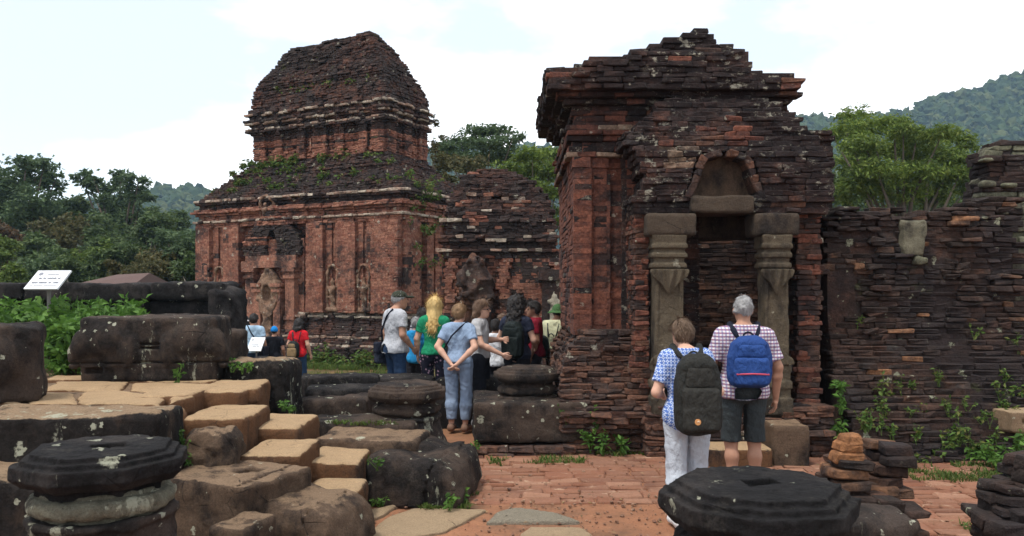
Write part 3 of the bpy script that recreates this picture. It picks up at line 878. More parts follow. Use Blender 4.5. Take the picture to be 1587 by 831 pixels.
# layered trees behind the small temple
def sprays(x0, x1, y0, y1, n, r, flat=0.28):
    return [(random.uniform(x0, x1), random.uniform(y0, y1), r * random.uniform(.6, 1.2), flat) for _ in range(n)]
tree('layered_tree', 'tree with flat umbrella-like layers of foliage behind the small brick temple', 'tree', None, base_px(760, 38),
     clumps_px([(735, 205, 30, .25), (770, 203, 28, .25), (715, 222, 34, .3), (760, 222, 36, .25), (795, 212, 20, .3), (740, 245, 40, .3), (785, 240, 34, .3), (700, 240, 26, .3), (690, 228, 20, .4)], 38), 0.2, 6500, 'dark', 0.2, droop=0.15, up=1.0, flat=0.7)
tree('layered_tree', 'lighter green tree with spreading branches between small temple and gate', 'tree', None, base_px(830, 30),
     clumps_px([(825, 240, 30, .3), (850, 238, 26, .3), (800, 262, 36, .35), (845, 268, 34, .35), (865, 255, 20, .3), (820, 292, 34, .35), (858, 298, 26, .35), (780, 285, 28, .4), (850, 330, 26, .5), (870, 345, 20, .5)], 30), 0.17, 6500, 'spray', 0.14, droop=0.2, up=0.8)
tree('bushy_tree', 'pale bushy tree close behind the roof of the small brick temple', 'tree', None, base_px(700, 33),
     clumps_px([(690, 265, 26, .8), (705, 250, 20, .8), (735, 262, 26, .7), (680, 290, 30, .8), (770, 275, 26, .7), (800, 300, 28, .7)], 33), 0.2, 4000, 'olive', 0.14)
tree('slender_tree', 'thin pale sapling crown beside the shoulder of the tall tower', 'tree', None, base_px(676, 27),
     clumps_px([(672, 190, 9, 1), (678, 215, 12, 1), (668, 235, 10, 1), (680, 245, 14, .8)], 27), 0.11, 700, 'olive', 0.06, fork=0.7)
# right tree
rt = [(1325, 178, 26, .45), (1310, 200, 30, .4), (1290, 208, 18, .35), (1350, 195, 34, .4), (1385, 190, 26, .4), (1400, 205, 30, .4), (1340, 222, 40, .35), (1420, 215, 34, .35), (1460, 205, 30, .35), (1485, 215, 28, .35), (1500, 228, 18, .4),
      (1380, 232, 44, .35), (1440, 238, 44, .35), (1480, 245, 34, .35), (1320, 248, 36, .4), (1360, 262, 44, .35), (1415, 266, 48, .35), (1470, 272, 40, .35), (1340, 285, 40, .4), (1390, 295, 46, .4), (1445, 298, 42, .4), (1310, 298, 30, .5), (1490, 262, 24, .4), (1500, 290, 22, .5)]
tree('feathery_tree', 'large yellow-green feathery tree rising behind the ruined wall', 'tree', None, base_px(1400, 26), clumps_px(rt, 26, 1.8), 0.17, 24000, 'spray', 0.22, droop=0.45, up=0.9, aspect=0.32, flat=0.8, fork=0.35)
tree('bushy_tree', 'darker bush filling the gap between gate and feathery tree', 'tree', None, base_px(1310, 30),
     clumps_px([(1290, 290, 24, .8), (1310, 275, 20, .8), (1300, 320, 30, .8), (1340, 320, 30, .8), (1400, 325, 34, .8), (1450, 320, 34, .8), (1500, 315, 30, .8)], 30), 0.17, 5000, 'mid', 0.1)
# ================================================================== helper: flat carved pieces by SDF
def sdf_part(name, f, lo, hi, res, mat, parent, smooth=True):
    V, Q = snet(f, lo, hi, res)
    return link(name, bake_mesh(name, V, Q, None, [mat], smooth=smooth), parent)
def rel_path(p0, p1, feats):
    """polyline from p0 to p1 with projections: feats [(s0, s1, proud)] in metres along the line"""
    p0 = np.array(p0, float); p1 = np.array(p1, float)
    t = p1 - p0; ln = np.hypot(*t); t = t / ln; n = np.array([t[1], -t[0]])
    pts = [p0]
    for s0, s1, pr in sorted(feats):
        s0 = max(s0, 0); s1 = min(s1, ln)
        if s1 <= s0: continue
        pts += [p0 + t * s0, p0 + t * s0 + n * pr, p0 + t * s1 + n * pr, p0 + t * s1]
    pts.append(p1)
    out = [pts[0]]
    for q in pts[1:]:
        if np.hypot(*(q - out[-1])) > 1e-3: out.append(q)
    return out

# ================================================================== tall tower (left)
TC = np.array([-3.02, 22.0]); TEL = np.array([-0.893, 0.450]); TEV = np.array([0.450, 0.893])
def tw(u, v): return TC + TEL * u + TEV * v
TW, TD = 7.5, 3.3
tower = empty('temple_tower', (*tw(TW / 2, 1.6), -0.4), 'tall red-brown brick temple tower with dark saddle roof and weeds on its ledges', 'temple')
tm = Masonry(); cores = []
T_MATS = [M_TOWER_RED, M_TOWER_DARK, M_TOWER_PALE]
def t_rect(z):
    """u0,u1,v0,v1 and overhang of the tower at height z, roughness, material"""
    if z < 1.05:
        o = interp([(-0.5, .42), (0.1, .38), (0.3, .30), (0.6, .26), (0.8, .12), (1.0, .16), (1.05, .05)], z)
        return 0, TW, 0, TD, o, 0.018, (1 if random.random() < .8 else 2)
    if z < 3.62: return 0, TW, 0, TD, 0.0, 0.004, 0
    if z < 4.62:
        o = lerp_table([(3.6, .07), (3.68, .16), (3.76, .22), (3.84, .08), (3.98, .15), (4.06, .24), (4.14, .18), (4.22, .08), (4.38, .18), (4.46, .22), (4.54, .10)], z)[1]
        return 0, TW, 0, TD, o, 0.012, (2 if o > 0.19 and random.random() < 0.62 else (0 if z < 4.2 else 1))
    if z < 5.72:
        t = (z - 4.62) / 1.1
        return 0.98 * t - 0.1 * (1 - t), TW - 1.55 * t - 0.05 * (1 - t), 0.62 * t - .1 * (1 - t), TD - 0.6 * t + .1 * (1 - t), 0.0, 0.018, 1
    if z < 6.55: return 0.985, 5.95, 0.62, 2.7, 0.0, 0.015, (0 if random.random() < 0.55 else 1)
    if z < 7.30:
        o = lerp_table([(6.5, .06), (6.62, .16), (6.70, .06), (6.84, .17), (6.92, .21), (7.0, .08), (7.12, .19), (7.2, .10)], z)[1]
        return 0.985, 5.95, 0.62, 2.7, o, 0.012, (2 if o > 0.15 and random.random() < 0.7 else 1)
    t = min((z - 7.30) / 2.05, 1)
    a = max(0, (t - 0.10) / 0.90)
    return 0.90 + 0.85 * a ** 1.4, 6.05 - 1.25 * max(0, (t - .32) / .68) ** 1.05, 0.50 + 0.42 * t, 2.80 - 1.45 * a ** 1.2, 0.0, 0.014, 1
PIL = [(0.0, 0.16, 0.290), (0.16, 0.28, 0.189), (0.28, 0.44, 0.290), (0.52, 0.60, 0.145), (0.66, 1.00, 0.072), (1.06, 1.14, 0.145), (1.22, 1.34, 0.290), (1.34, 1.50, 0.189), (1.50, 1.64, 0.290),
       (4.48, 4.60, 0.290), (4.60, 4.74, 0.174), (4.74, 4.88, 0.290), (4.96, 5.04, 0.145), (5.10, 5.42, 0.072), (5.48, 5.56, 0.145), (5.64, 5.75, 0.290), (5.75, 5.88, 0.174), (5.88, 5.99, 0.290), (6.06, 6.14, 0.145), (6.20, 6.52, 0.072), (6.58, 6.66, 0.145), (6.74, 6.86, 0.232), (7.02, 7.16, 0.319), (7.16, 7.34, 0.203), (7.34, 7.5, 0.319)]
PORCH = [(1.95, 4.25, .22)]
PILR = [(0.0, 0.15, .22), (0.15, 0.32, .14), (0.32, 0.46, .22), (0.58, 0.85, .08), (1.0, 1.35, .18), (1.6, 1.95, .08), (2.2, 2.6, .18), (2.9, 3.3, .18)]
z = -0.5
while z < 9.32:
    h = random.uniform(0.066, 0.080) if z < 4.6 else random.uniform(0.056, 0.072)
    u0, u1, v0, v1, o, rough, mt = t_rect(z)
    u0 -= o; u1 += o; v0 -= o; v1 += o
    wall = 1.05 <= z < 3.62
    up = 5.72 <= z < 6.55
    if z > 4.62 and not up:          # broken, stepped-back roof courses
        w = 0.035
        u0 += random.gauss(0, w * .5); u1 += random.gauss(0, w * .5); v0 += random.gauss(0, w * .4)
    A, B, D_ = tw(u1, v0), tw(u0, v0), tw(u0, v1)
    lnF = u1 - u0
    if wall:
        f1 = PIL + (PORCH if z < 3.25 else [])
        path = rel_path(A, B, f1)[:-1] + rel_path(B, D_, PILR)
    elif z < 4.62:
        f1 = [(1.9 + o, 4.3 + o, .22 if 1.05 > z else .12), (0.0, .55 + o, .05), (1.2 + o, 1.66 + o, .05), (4.48 + o, 4.9 + o, .05), (5.6 + o, 6.0 + o, .05), (6.95 + o, lnF, .07)]
        path = rel_path(A, B, f1)[:-1] + rel_path(B, D_, [(0, .5 + o, .05), (1.0 + o, 1.4 + o, .05), (2.2 + o, 2.6 + o, .05)])
    elif up or (6.55 <= z < 7.30):
        f1 = [(0.0, .5, .10), (0.85, 1.15, .10), (1.75, 2.05, .10), (2.35, 2.9, .12), (3.2, 3.5, .10), (4.05, 4.35, .10), (lnF - .45, lnF, .12)]
        path = rel_path(A, B, f1)[:-1] + rel_path(B, D_, [(0, .4, .1), (0.85, 1.2, .1), (1.65, 2.05, .1)])
    else:
        path = [A, B, D_]
    topk = (lambda x, y, zz: zz < 9.36 - 0.055 * max(0.0, (TC[0] - x) / 0.893 - 1.6)) if z > 8.9 else None
    smooth_zone = wall and 1.15 < z
    skip = 0.0 if wall else (0.06 if 4.2 < z < 4.62 else (0.012 if z < 4.62 else 0.02))
    ero = 0.012 if wall else (0.07 if z < 1.05 else ((0.045 if z < 4.1 else 0.11) if z < 4.62 else (0.05 if up or z < 7.3 and z > 6.5 else 0.11)))
    if up and random.random() < .3: skip = .1
    def mf(x, y, zz, mt=mt, z=z):
        if mt == 2 and random.random() < .25: return 1
        if wall and nrand(x, y, zz * .4) < 0.14: return 1
        return mt
    tm.course(path, z, h, L=(0.2, 0.38) if z < 4.6 else (0.13, 0.27), depth=0.24, proud=rough, skip=skip, keep=topk, bev=0.004 if smooth_zone else 0.012, jit=0.002 if smooth_zone else 0.007, gap=0.001 if smooth_zone else 0.002, matf=mf, ero=ero, pop=0.01 if wall else 0.05)
    ci = .10 if z > 4.5 else .06
    cu0, cu1, cv0, cv1 = u0 + ci, u1 - ci, v0 + ci, v1 - ci
    if topk is None:
        q = [tw(cu1, cv0), tw(cu0, cv0), tw(cu0, cv1), tw(cu1, cv1)]
        V = [(*p, z) for p in q] + [(*p, z + h) for p in q]
        cores.append((np.array(V), np.array([(0,1,2,3)[::-1], (4,5,6,7), (0,1,5,4), (1,2,6,5), (2,3,7,6), (3,0,4,7)]), None))
    z += h
V, Q, _ = merge(cores)
link('masonry_core', bake_mesh('masonry_core', V, Q, None, [M_TOWER_DARK]), tower)
tm.emit(tower, T_MATS, 'brick_masonry', 300)

def on_front(s, z, proud=0.0):
    """world point on the tower's front: s metres from its left corner"""
    p = tw(TW - s, -proud); return np.array([p[0], p[1], z], dtype=np.float32)
TANG = math.atan2(-TEL[1], -TEL[0])
def figure_relief(name, base, w, h, mat, parent, ang, res=0.035, seed=0, niche=True):
    """a praying figure standing in a small niche under a lobed arch, in relief"""
    ca, sa = math.cos(ang), math.sin(ang)
    def wp(x, y, z): return (base[0] + x * ca - y * sa, base[1] + x * sa + y * ca, base[2] + z)
    def f(Pt):
        q = rotz(Pt, base, ang)
        d = su(0.05 * h, ell(q, (0, 0, h * .30), (w * .20, w * .16, h * .18)), ell(q, (0, 0, h * .46), (w * .24, w * .17, h * .08)), ell(q, (0, -w * .03, h * .57), (w * .12, w * .13, h * .06)),
               cone(q, (0, 0, h * .6), (0, 0, h * .69), w * .10, w * .03), cone(q, (-w * .1, 0, 0), (-w * .09, 0, h * .25), w * .11, w * .1), cone(q, (w * .1, 0, 0), (w * .09, 0, h * .25), w * .11, w * .1),
               cone(q, (-w * .24, 0, h * .48), (-w * .02, -w * .16, h * .38), w * .07, w * .06), cone(q, (w * .24, 0, h * .48), (w * .02, -w * .16, h * .38), w * .07, w * .06))
        arch = np.abs(ell(q, (0, 0, h * .62), (w * .46, 10, h * .36))) - w * .075
        arch = np.maximum(np.maximum(arch, np.abs(q[..., 1]) - w * .12), h * .6 - q[..., 2])
        side = np.minimum(rbox(q, (-w * .44, 0, h * .3), (w * .07, w * .1, h * .33), .01), rbox(q, (w * .44, 0, h * .3), (w * .07, w * .1, h * .33), .01))
        foot = rbox(q, (0, 0, -h * .02), (w * .5, w * .14, h * .035), .01)
        d = smin(smin(d, arch, .02), smin(side, foot, .02), .02) if niche else smin(d, foot, .02)
        return d + 0.075 * w * fbm(Pt, 9, 3, seed)
    r = max(w, .3)
    lo = (base[0] - r, base[1] - r, base[2] - h * .1); hi = (base[0] + r, base[1] + r, base[2] + h * 1.08)
    return sdf_part(name, f, lo, hi, res, mat, parent)
M_FIG = brick_mat('carved_relief_brick', [(0.17, 0.085, 0.055), (0.24, 0.15, 0.10), (0.12, 0.055, 0.036)], black=0.3, lichen=0.5, seed=31.0)
for k, s in enumerate((0.83, 5.25, 6.35)):
    figure_relief('carved_figure', on_front(s, 1.22, .16), 0.42, 1.28, M_FIG, tower, TANG, seed=k)
# sunk panel frames above the figures
for k, s in enumerate((0.83, 5.25, 6.35)):
    pc = []
    for ds, dz, sx, sz in ((-.14, 0, .05, .78), (.14, 0, .05, .78), (0, .40, .33, .06), (0, -.40, .33, .06), (0, 0, .08, .6)):
        c = on_front(s + ds, 3.03 + dz, .045); pc.append(box(c, (sx, .09, sz), TANG))
    V, Q, T = merge(pc)
    link('wall_panel', bake_mesh('wall_panel', V, Q, T, [M_TOWER_RED]), tower)
# false door: stacked pilasters, lintels, ogee pediment and tall carved niche
pc = []
def fb(s, z0, z1, w, pr, th=.2): pc.append(box(on_front(s, (z0 + z1) / 2, pr - th / 2), (w, th, z1 - z0), TANG))
for s in (2.32, 3.88):
    fb(s, .2, 2.1, .34, .42, .3); fb(s, 2.1, 2.2, .42, .47, .34); fb(s, 2.2, 2.3, .36, .42, .3); fb(s, 2.3, 2.42, .48, .5, .36); fb(s, .9, 1.0, .40, .46, .3)
for s in (2.72, 3.48):
    fb(s, .1, 1.7, .26, .52, .4); fb(s, 1.7, 1.78, .34, .57, .44); fb(s, 1.86, 1.96, .38, .6, .46); fb(s, 1.78, 1.86, .28, .52, .4)
fb(3.1, 2.42, 2.62, 2.15, .46, .34); fb(3.1, 2.62, 2.78, 1.95, .38, .3)
V, Q, T = merge(pc)
link('false_door', bake_mesh('false_door', V, Q, T, [M_TOWER_RED]), tower)
pd_m = Masonry(); pdc = []
z = 2.78
while z < 4.02:
    h = random.uniform(.058, .072)
    w_ = interp([(2.75, 1.06), (3.0, 1.16), (3.2, 1.08), (3.45, .86), (3.7, .58), (3.9, .34), (4.05, .16)], z) + random.gauss(0, .03)
    a_ = on_front(3.1 - w_, z, .34)[:2]; b_ = on_front(3.1 + w_, z, .34)[:2]; a0 = on_front(3.1 - w_, z, -.05)[:2]; b0 = on_front(3.1 + w_, z, -.05)[:2]
    nw = interp([(2.78, .20), (2.95, .24), (3.25, .18), (3.5, .06), (3.55, .0)], z)
    if nw > .03:
        n0 = on_front(3.1 - nw, z, .34)[:2]; n1 = on_front(3.1 + nw, z, .34)[:2]; i0 = on_front(3.1 - nw, z, .12)[:2]; i1 = on_front(3.1 + nw, z, .12)[:2]
        paths = [[a0, a_, n0, i0], [i1, n1, b_, b0]]
    else: paths = [[a0, a_, b_, b0]]
    for p_ in paths: pd_m.course(p_, z, h, L=(.13, .26), depth=.2, proud=.010, mat=0 if random.random() < .2 else 1, bev=.010, jit=.007, gap=.002, ero=.06, pop=.05)
    c_ = on_front(3.1, z + h / 2, .02); pdc.append(box(c_, (2 * w_ - .1, .16, h), TANG))
    z += h
ped = empty('pediment', tuple(float(v_) for v_ in on_front(3.1, 2.78, .2))); ped.parent = tower; ped.matrix_parent_inverse = pm(tower).inverted()
V, Q, T = merge(pdc)
link('pediment_core', bake_mesh('pediment_core', V, Q, T, [M_TOWER_DARK]), ped)
pd_m.emit(ped, T_MATS, 'brick_masonry', 60)
nb_ = on_front(3.1, 0, .40)
def f_niche(Pt):
    q = rotz(Pt, nb_, TANG)
    zz = q[..., 2]
    wz = np.interp(zz, [0.3, 1.0, 1.25, 1.6, 1.95, 2.2, 2.42], [.16, .16, .34, .44, .36, .2, .03])
    d = np.maximum(np.abs(q[..., 0]) - wz, np.abs(q[..., 1]) - .14) * .8
    d = np.maximum(d, np.maximum(.3 - zz, zz - 2.4))
    hole = ell(q, (0, -.15, 1.62), (.17, .2, .30))
    d = np.maximum(d, -hole)
    d = smin(d, cone(q, (0, -.1, .3), (0, -.1, 1.1), .12, .09), .03)
    return d + .03 * fbm(Pt, 8, 2, 9)
sdf_part('niche_carving', f_niche, (nb_[0] - .8, nb_[1] - .7, .2), (nb_[0] + .8, nb_[1] + .7, 2.5), 0.035, M_FIG, tower)
# pale corner carvings under the lower cornice
for s, z0 in ((2.85, 3.85),):
    figure_relief('cornice_figure', on_front(s, z0, .30), 0.5, 0.72, M_FIG, tower, TANG, 0.04, int(s * 10))
# tiny upper-storey windows: solid near-black blocks, the shade inside painted as colour
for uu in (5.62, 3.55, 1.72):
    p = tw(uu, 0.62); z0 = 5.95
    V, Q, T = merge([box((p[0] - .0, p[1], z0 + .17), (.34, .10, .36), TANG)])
    link('niche_shade_panel', bake_mesh('niche_shade_panel', V, Q, T, [M_OPENING_SHADE]), tower)
    pc = [box((p[0] + TEL[0] * k * -.11 - TEV[0] * .07, p[1] + TEL[1] * k * -.11 - TEV[1] * .07, z0 + .17), (.05, .06, .38), TANG) for k in (-1, 0, 1)]
    V, Q, T = merge(pc)
    link('baluster', bake_mesh('baluster', V, Q, T, [M_TOWER_RED]), tower)

# ================================================================== small temple (middle)
SD = 17.0
sx = lambda px: PX(px, SD)
sz = lambda py: PZ(py, SD)
stem = empty('small_temple', (sx(775), SD + .8, -0.35), 'small ruined brick temple with rounded stepped roof beside the tall tower', 'temple')
sm = Masonry(); cores = []
prof = [(-.5, 675, 880, -.10), (.9, 680, 878, -.05), (1.1, 690, 872, 0), (sz(405), 688, 872, .06), (sz(395), 682, 868, .14), (sz(388), 688, 862, .04), (sz(376), 682, 866, .14), (sz(368), 690, 862, .05), (sz(350), 686, 862, .12), (sz(342), 692, 856, .04),
        (sz(325), 694, 852, -.05), (sz(312), 698, 848, -.10), (sz(300), 702, 836, -.15), (sz(290), 706, 828, -.2), (sz(280), 712, 812, -.28), (sz(272), 722, 800, -.36), (sz(266), 738, 785, -.42)]
z = -.5
while z < sz(262):
    h = random.uniform(.062, .078)
    _, a, b, o = lerp_table(prof, z)
    x0 = sx(a) + random.gauss(0, .03); x1 = sx(b) + random.gauss(0, .03); yf = SD - o
    wall = 1.1 <= z < sz(405)
    path = [(x0, yf + 2.0), (x0, yf), (x1, yf), (x1, yf + 2.0)]
    if wall:
        W = x1 - x0
        path = [(x0, yf + 2.0)] + rel_path((x0, yf), (x1, yf), [(0, .22, .1), (.34, .46, .05), (.55, .75, .12), (1.15, 1.35, .12), (1.5, 1.62, .05), (1.75, 1.85, .08), (1.95, 2.05, .08), (W - .25, W, .1)]) + [(x1, yf + 2.0)]
    pale = o >= .12
    def mf(x, y, zz, wall=wall, pale=pale):
        r = nrand(x, y, zz)
        if wall: return 0 if r < .7 else 1
        if pale: return 2 if r < .10 else (1 if r < .88 else 0)
        return 1 if r < .88 else (2 if r < .90 else 0)
    sm.course(path, z, h, L=(.13, .28), depth=.22, proud=.006 if wall else .014, skip=0 if wall else .02, bev=.008, jit=.003 if wall else .008, gap=.002, matf=mf, ero=.015 if wall else .07, pop=.02 if wall else .06)
    cores.append(box(((x0 + x1) / 2, yf + 1.05, z + h / 2), (x1 - x0 - .16, 1.9, h)))
    z += h
V, Q, T = merge(cores)
link('masonry_core', bake_mesh('masonry_core', V, Q, T, [M_TOWER_DARK]), stem)
sm.emit(stem, T_MATS, 'brick_masonry', 200)
# collapsed porch: leaning stub with colonnettes
for px in (724, 754):
    x = sx(px)
    V, Q, T = tube([(x, SD - .28, -.3), (x, SD - .28, 1.35), (x, SD - .28, 1.4), (x, SD - .28, 1.44), (x, SD - .28, 1.5), (x, SD - .28, 1.56), (x, SD - .28, 1.62)], [.11, .11, .15, .12, .16, .13, .15], 14)
    link('colonnette', bake_mesh('colonnette', V, Q, T, [M_GATE_ROUGH], smooth=False), stem)
def f_stub(Pt):
    q = Pt
    top = np.interp(q[..., 0], [sx(716), sx(730), sx(745), sx(768)], [sz(420), sz(395), sz(400), sz(440)])
    d = np.maximum(np.maximum(np.abs(q[..., 0] - sx(740)) - .36, np.abs(q[..., 1] - (SD - .25)) - .26), np.maximum(q[..., 2] - top, 1.62 - q[..., 2]))
    return d + .10 * fbm(Pt, 5, 3, 2)
sdf_part('fallen_pediment', f_stub, (sx(740) - .5, SD - .65, 1.5), (sx(740) + .5, SD + .15, 2.9), .035, M_GATE_ROUGH, stem)
# pale niche figure pilaster at the right end
fx = sx(857)
link('pilaster_block', bake_mesh('pilaster_block', *merge([box((fx, SD - .25, .9), (.48, .3, 2.2)), box((fx, SD - .28, 2.1), (.62, .4, .22))])[:2], None, [M_TOWER_DARK]), stem)
figure_relief('carved_figure', np.array([fx, SD - .44, 1.15], dtype=np.float32), .46, .86, M_PALE, stem, 0.0, .03, 5, False)

# ================================================================== gate temple (right, nearest)
GDm = 9.6
gxm = lambda px, d=GDm: PX(px, d)
gzm = lambda py, d=GDm: PZ(py, d)
gate = empty('gate_temple', (gxm(1120), 10.4, -0.02), 'dark crumbling brick gate temple with two grey stone pillars flanking its doorway', 'temple')
gm = Masonry(); cores = []
G_MATS = [M_GATE_RED, M_GATE_DARK, M_GATE_ROUGH, M_GATE_PALE]
TOP = [(845, 110), (903, 108), (904, 99), (968, 93), (970, 80), (1015, 73), (1016, 62), (1062, 58), (1063, 46), (1108, 46), (1110, 67), (1148, 72), (1149, 78), (1155, 82), (1156, 117), (1200, 119), (1235, 127), (1241, 150)]
TXS = [t[0] for t in TOP]; TYS = [t[1] for t in TOP]
def gtop(x, d=GDm): return gzm(np.interp(CX + x / d * FPX, TXS, TYS, left=112, right=150), d)
# rows from bottom to top: z, left px, right px, material
LE = [(500, 888), (300, 888), (266, 886), (251, 877), (240, 881), (232, 887), (222, 881), (212, 877), (196, 889), (188, 876), (180, 886), (170, 873), (162, 860), (152, 844), (138, 846), (108, 846), (95, 900), (40, 900)]
RE = [(500, 1292), (330, 1290), (318, 1290), (205, 1290), (204, 1220), (186, 1222), (160, 1236), (128, 1238), (40, 1238)]
def row_val(tab, py):
    r = tab[0][1]
    for y_, v in tab:
        if py <= y_: r = v
    return r
z = 1.28
while z < gzm(44):
    h = random.uniform(.056, .072)
    py = HY - (z - CAMZ) * FPX / GDm
    xl = gxm(row_val(LE, py)); xr = gxm(row_val(RE, py))
    over = max(0.0, gxm(888) - xl)
    yf = GDm - over
    wall = py > 252
    if not wall: xl += random.gauss(0, .012); xr += random.gauss(0, .02)
    back = 12.4
    dl, dr = gxm(1084, 9.6), gxm(1216, 9.6)
    door = z < 2.72
    if wall:
        L0 = xl
        feats = [(0, .215, .09), (.245, .40, .03), (.43, .60, -.03), (.63, .78, .06)]
        pf = rel_path((xl, yf), (dl if door else xr, yf), feats)
        path = [(xl, back), (xl, back - .4), (xl, yf + .9), (xl, yf + .5)] + pf
        lr = (.30, .62)
        def mf(x, y, zz): return 0 if (x < gxm(985) and random.random() < .93) else 1
        gm.course(path, z, h, L=lr, depth=.2, proud=.003, skip=0, bev=.0025, jit=.0012, gap=.0006, matf=mf, ero=.010, pop=.01)
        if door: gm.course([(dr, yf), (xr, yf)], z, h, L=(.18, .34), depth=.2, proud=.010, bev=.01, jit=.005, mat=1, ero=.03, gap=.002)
    else:
        path = [(xl, back), (xl, yf), (xr, yf), (xr, back)]
        ledge = over > 0.06 and py > 165
        def mf(x, y, zz, ledge=ledge, py=py):
            r = nrand(x, y, zz)
            if py > 165 and x < gxm(1010): return (3 if ledge and r < .3 else 0) if r < (.8 if ledge else .5) else 1
            return 1 if r < .93 else (0 if r < .96 else 2)
        gm.course(path, z, h, L=(.14, .32), depth=.24, proud=.003 if py > 165 else .010, skip=.0 if py > 165 else .012, bev=.009, jit=.003 if py > 165 else .006, gap=.0015, matf=mf, ero=.010 if py > 165 else .06, pop=.012 if py > 165 else .035,
                  keep=lambda x, y, zz: zz < gtop(x, max(y, 9.0)) + random.gauss(0, .02))
    # core
    def core(a, b, y0, y1):
        if b - a > .05: cores.append(box(((a + b) / 2, (y0 + y1) / 2, z + h / 2), (b - a, y1 - y0, h)))
    if door:
        core(xl + .1, dl - .1, yf + .1, 10.4); core(dr + .1, xr - .05, yf + .1, 10.4); core(xl + .1, xl + .7, 10.4, back - .1)
    elif py > 175:
        core(xl + .1, xr - .1, yf + .1, 10.9); core(xl + .1, xl + .8, 10.9, back - .1)
    else:
        # only where the ruined outline still stands
        xs_ = np.arange(xl + .08, xr - .08, .05)
        ok = [gtop(x_) > z + h * .9 for x_ in xs_]
        if any(ok):
            a = xs_[ok.index(True)]; b = xs_[len(ok) - 1 - ok[::-1].index(True)]
            core(a, b, yf + .045, 10.9)
    z += h
# inner back wall seen through the doorway
z = 0.0
while z < 2.5:
    h = random.uniform(.056, .072)
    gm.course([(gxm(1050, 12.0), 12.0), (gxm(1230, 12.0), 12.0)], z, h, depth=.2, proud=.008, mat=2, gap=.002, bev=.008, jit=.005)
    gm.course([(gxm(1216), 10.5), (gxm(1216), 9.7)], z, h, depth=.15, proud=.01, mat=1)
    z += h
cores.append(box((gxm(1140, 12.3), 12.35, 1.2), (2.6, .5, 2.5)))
# doorway floor
cores.append(box((gxm(1122), 10.6, .18), (1.3, 2.8, .4)))
# plinth below the left wall: loose, stepped, thin bricks
z = -.06
while z < 1.32:
    h = random.uniform(.048, .068)
    t = z / 1.32
    yf = 8.93 + .62 * max(0, t - .25) ** 1.3 + .05 * math.sin(z * 9)
    xl = gxm(interp([(0, 868), (.45, 866), (.75, 868), (1.0, 876), (1.2, 892), (1.32, 905)], z), yf)
    xr = gxm(1008, yf) if z < 1.05 else gxm(1000, yf)
    if .18 < z < .42: yf -= .08
    gm.course([(xl, 12.0), (xl, yf), (xr, yf)], z, h, L=(.12, .28), depth=.26, proud=.014, mat=2, skip=.02, bev=.012, jit=.008, gap=.003, tilt=.006, ero=.07, pop=.08)
    cores.append(box(((xl + xr) / 2 + .02, (yf + 12) / 2 + .02, z + h / 2), (xr - xl - .06, 12 - yf - .04, h)))
    z += h
# front step and plinth under the right pillar
z = -.06
while z < .50:
    h = random.uniform(.055, .07)
    gm.course([(gxm(1000, 8.75), 9.3), (gxm(1000, 8.75), 8.72), (gxm(1290, 8.75), 8.72), (gxm(1290, 8.75), 9.4)], z, h, L=(.16, .34), depth=.24, proud=.014, mat=2, skip=.02, bev=.012, jit=.008, gap=.003, ero=.05, pop=.08)
    cores.append(box((gxm(1145, 8.9), 9.25, z + h / 2), (gxm(1290, 8.75) - gxm(1000, 8.75) - .16, .9, h)))
    z += h
# porch: side pilasters then the corbelled mass above the lintel
PD = 8.95
z = .48
while z < PZ(332, PD):
    h = random.uniform(.05, .066)
    for (a, b, yy, mt, pr) in ((984, 1006, 8.95, 2, .012), (1236, 1272, 9.02, 2, .02)):
        if z < .95 and a < 1000: a, b, pr, mt = 978, 1010, .03, 2
        gm.course([(gxm(a, yy), yy + .6), (gxm(a, yy), yy), (gxm(b, yy), yy), (gxm(b, yy), yy + .6)], z, h, L=(.12, .26), depth=.15, proud=pr, matf=lambda x, y, zz: 0 if random.random() < .4 else 2, bev=.008, jit=.005)
        cores.append(box(((gxm(a, yy) + gxm(b, yy)) / 2, yy + .36, z + h / 2), (gxm(b, yy) - gxm(a, yy) - .06, .6, h)))
    z += h
PORCHR = [(332, 986, 1282, 8.88), (316, 984, 1290, 8.84), (300, 992, 1290, 8.86), (288, 998, 1293, 8.84), (270, 990, 1294, 8.84), (256, 986, 1292, 8.88), (246, 984, 1288, 8.86), (238, 978, 1280, 8.92), (226, 974, 1270, 8.94), (214, 978, 1264, 9.0), (202, 986, 1254, 9.0), (190, 996, 1244, 9.06), (178, 1006, 1226, 9.12), (166, 1016, 1212, 9.2), (152, 1030, 1196, 9.3), (140, 1044, 1180, 9.38)]
z = PZ(332, PD)
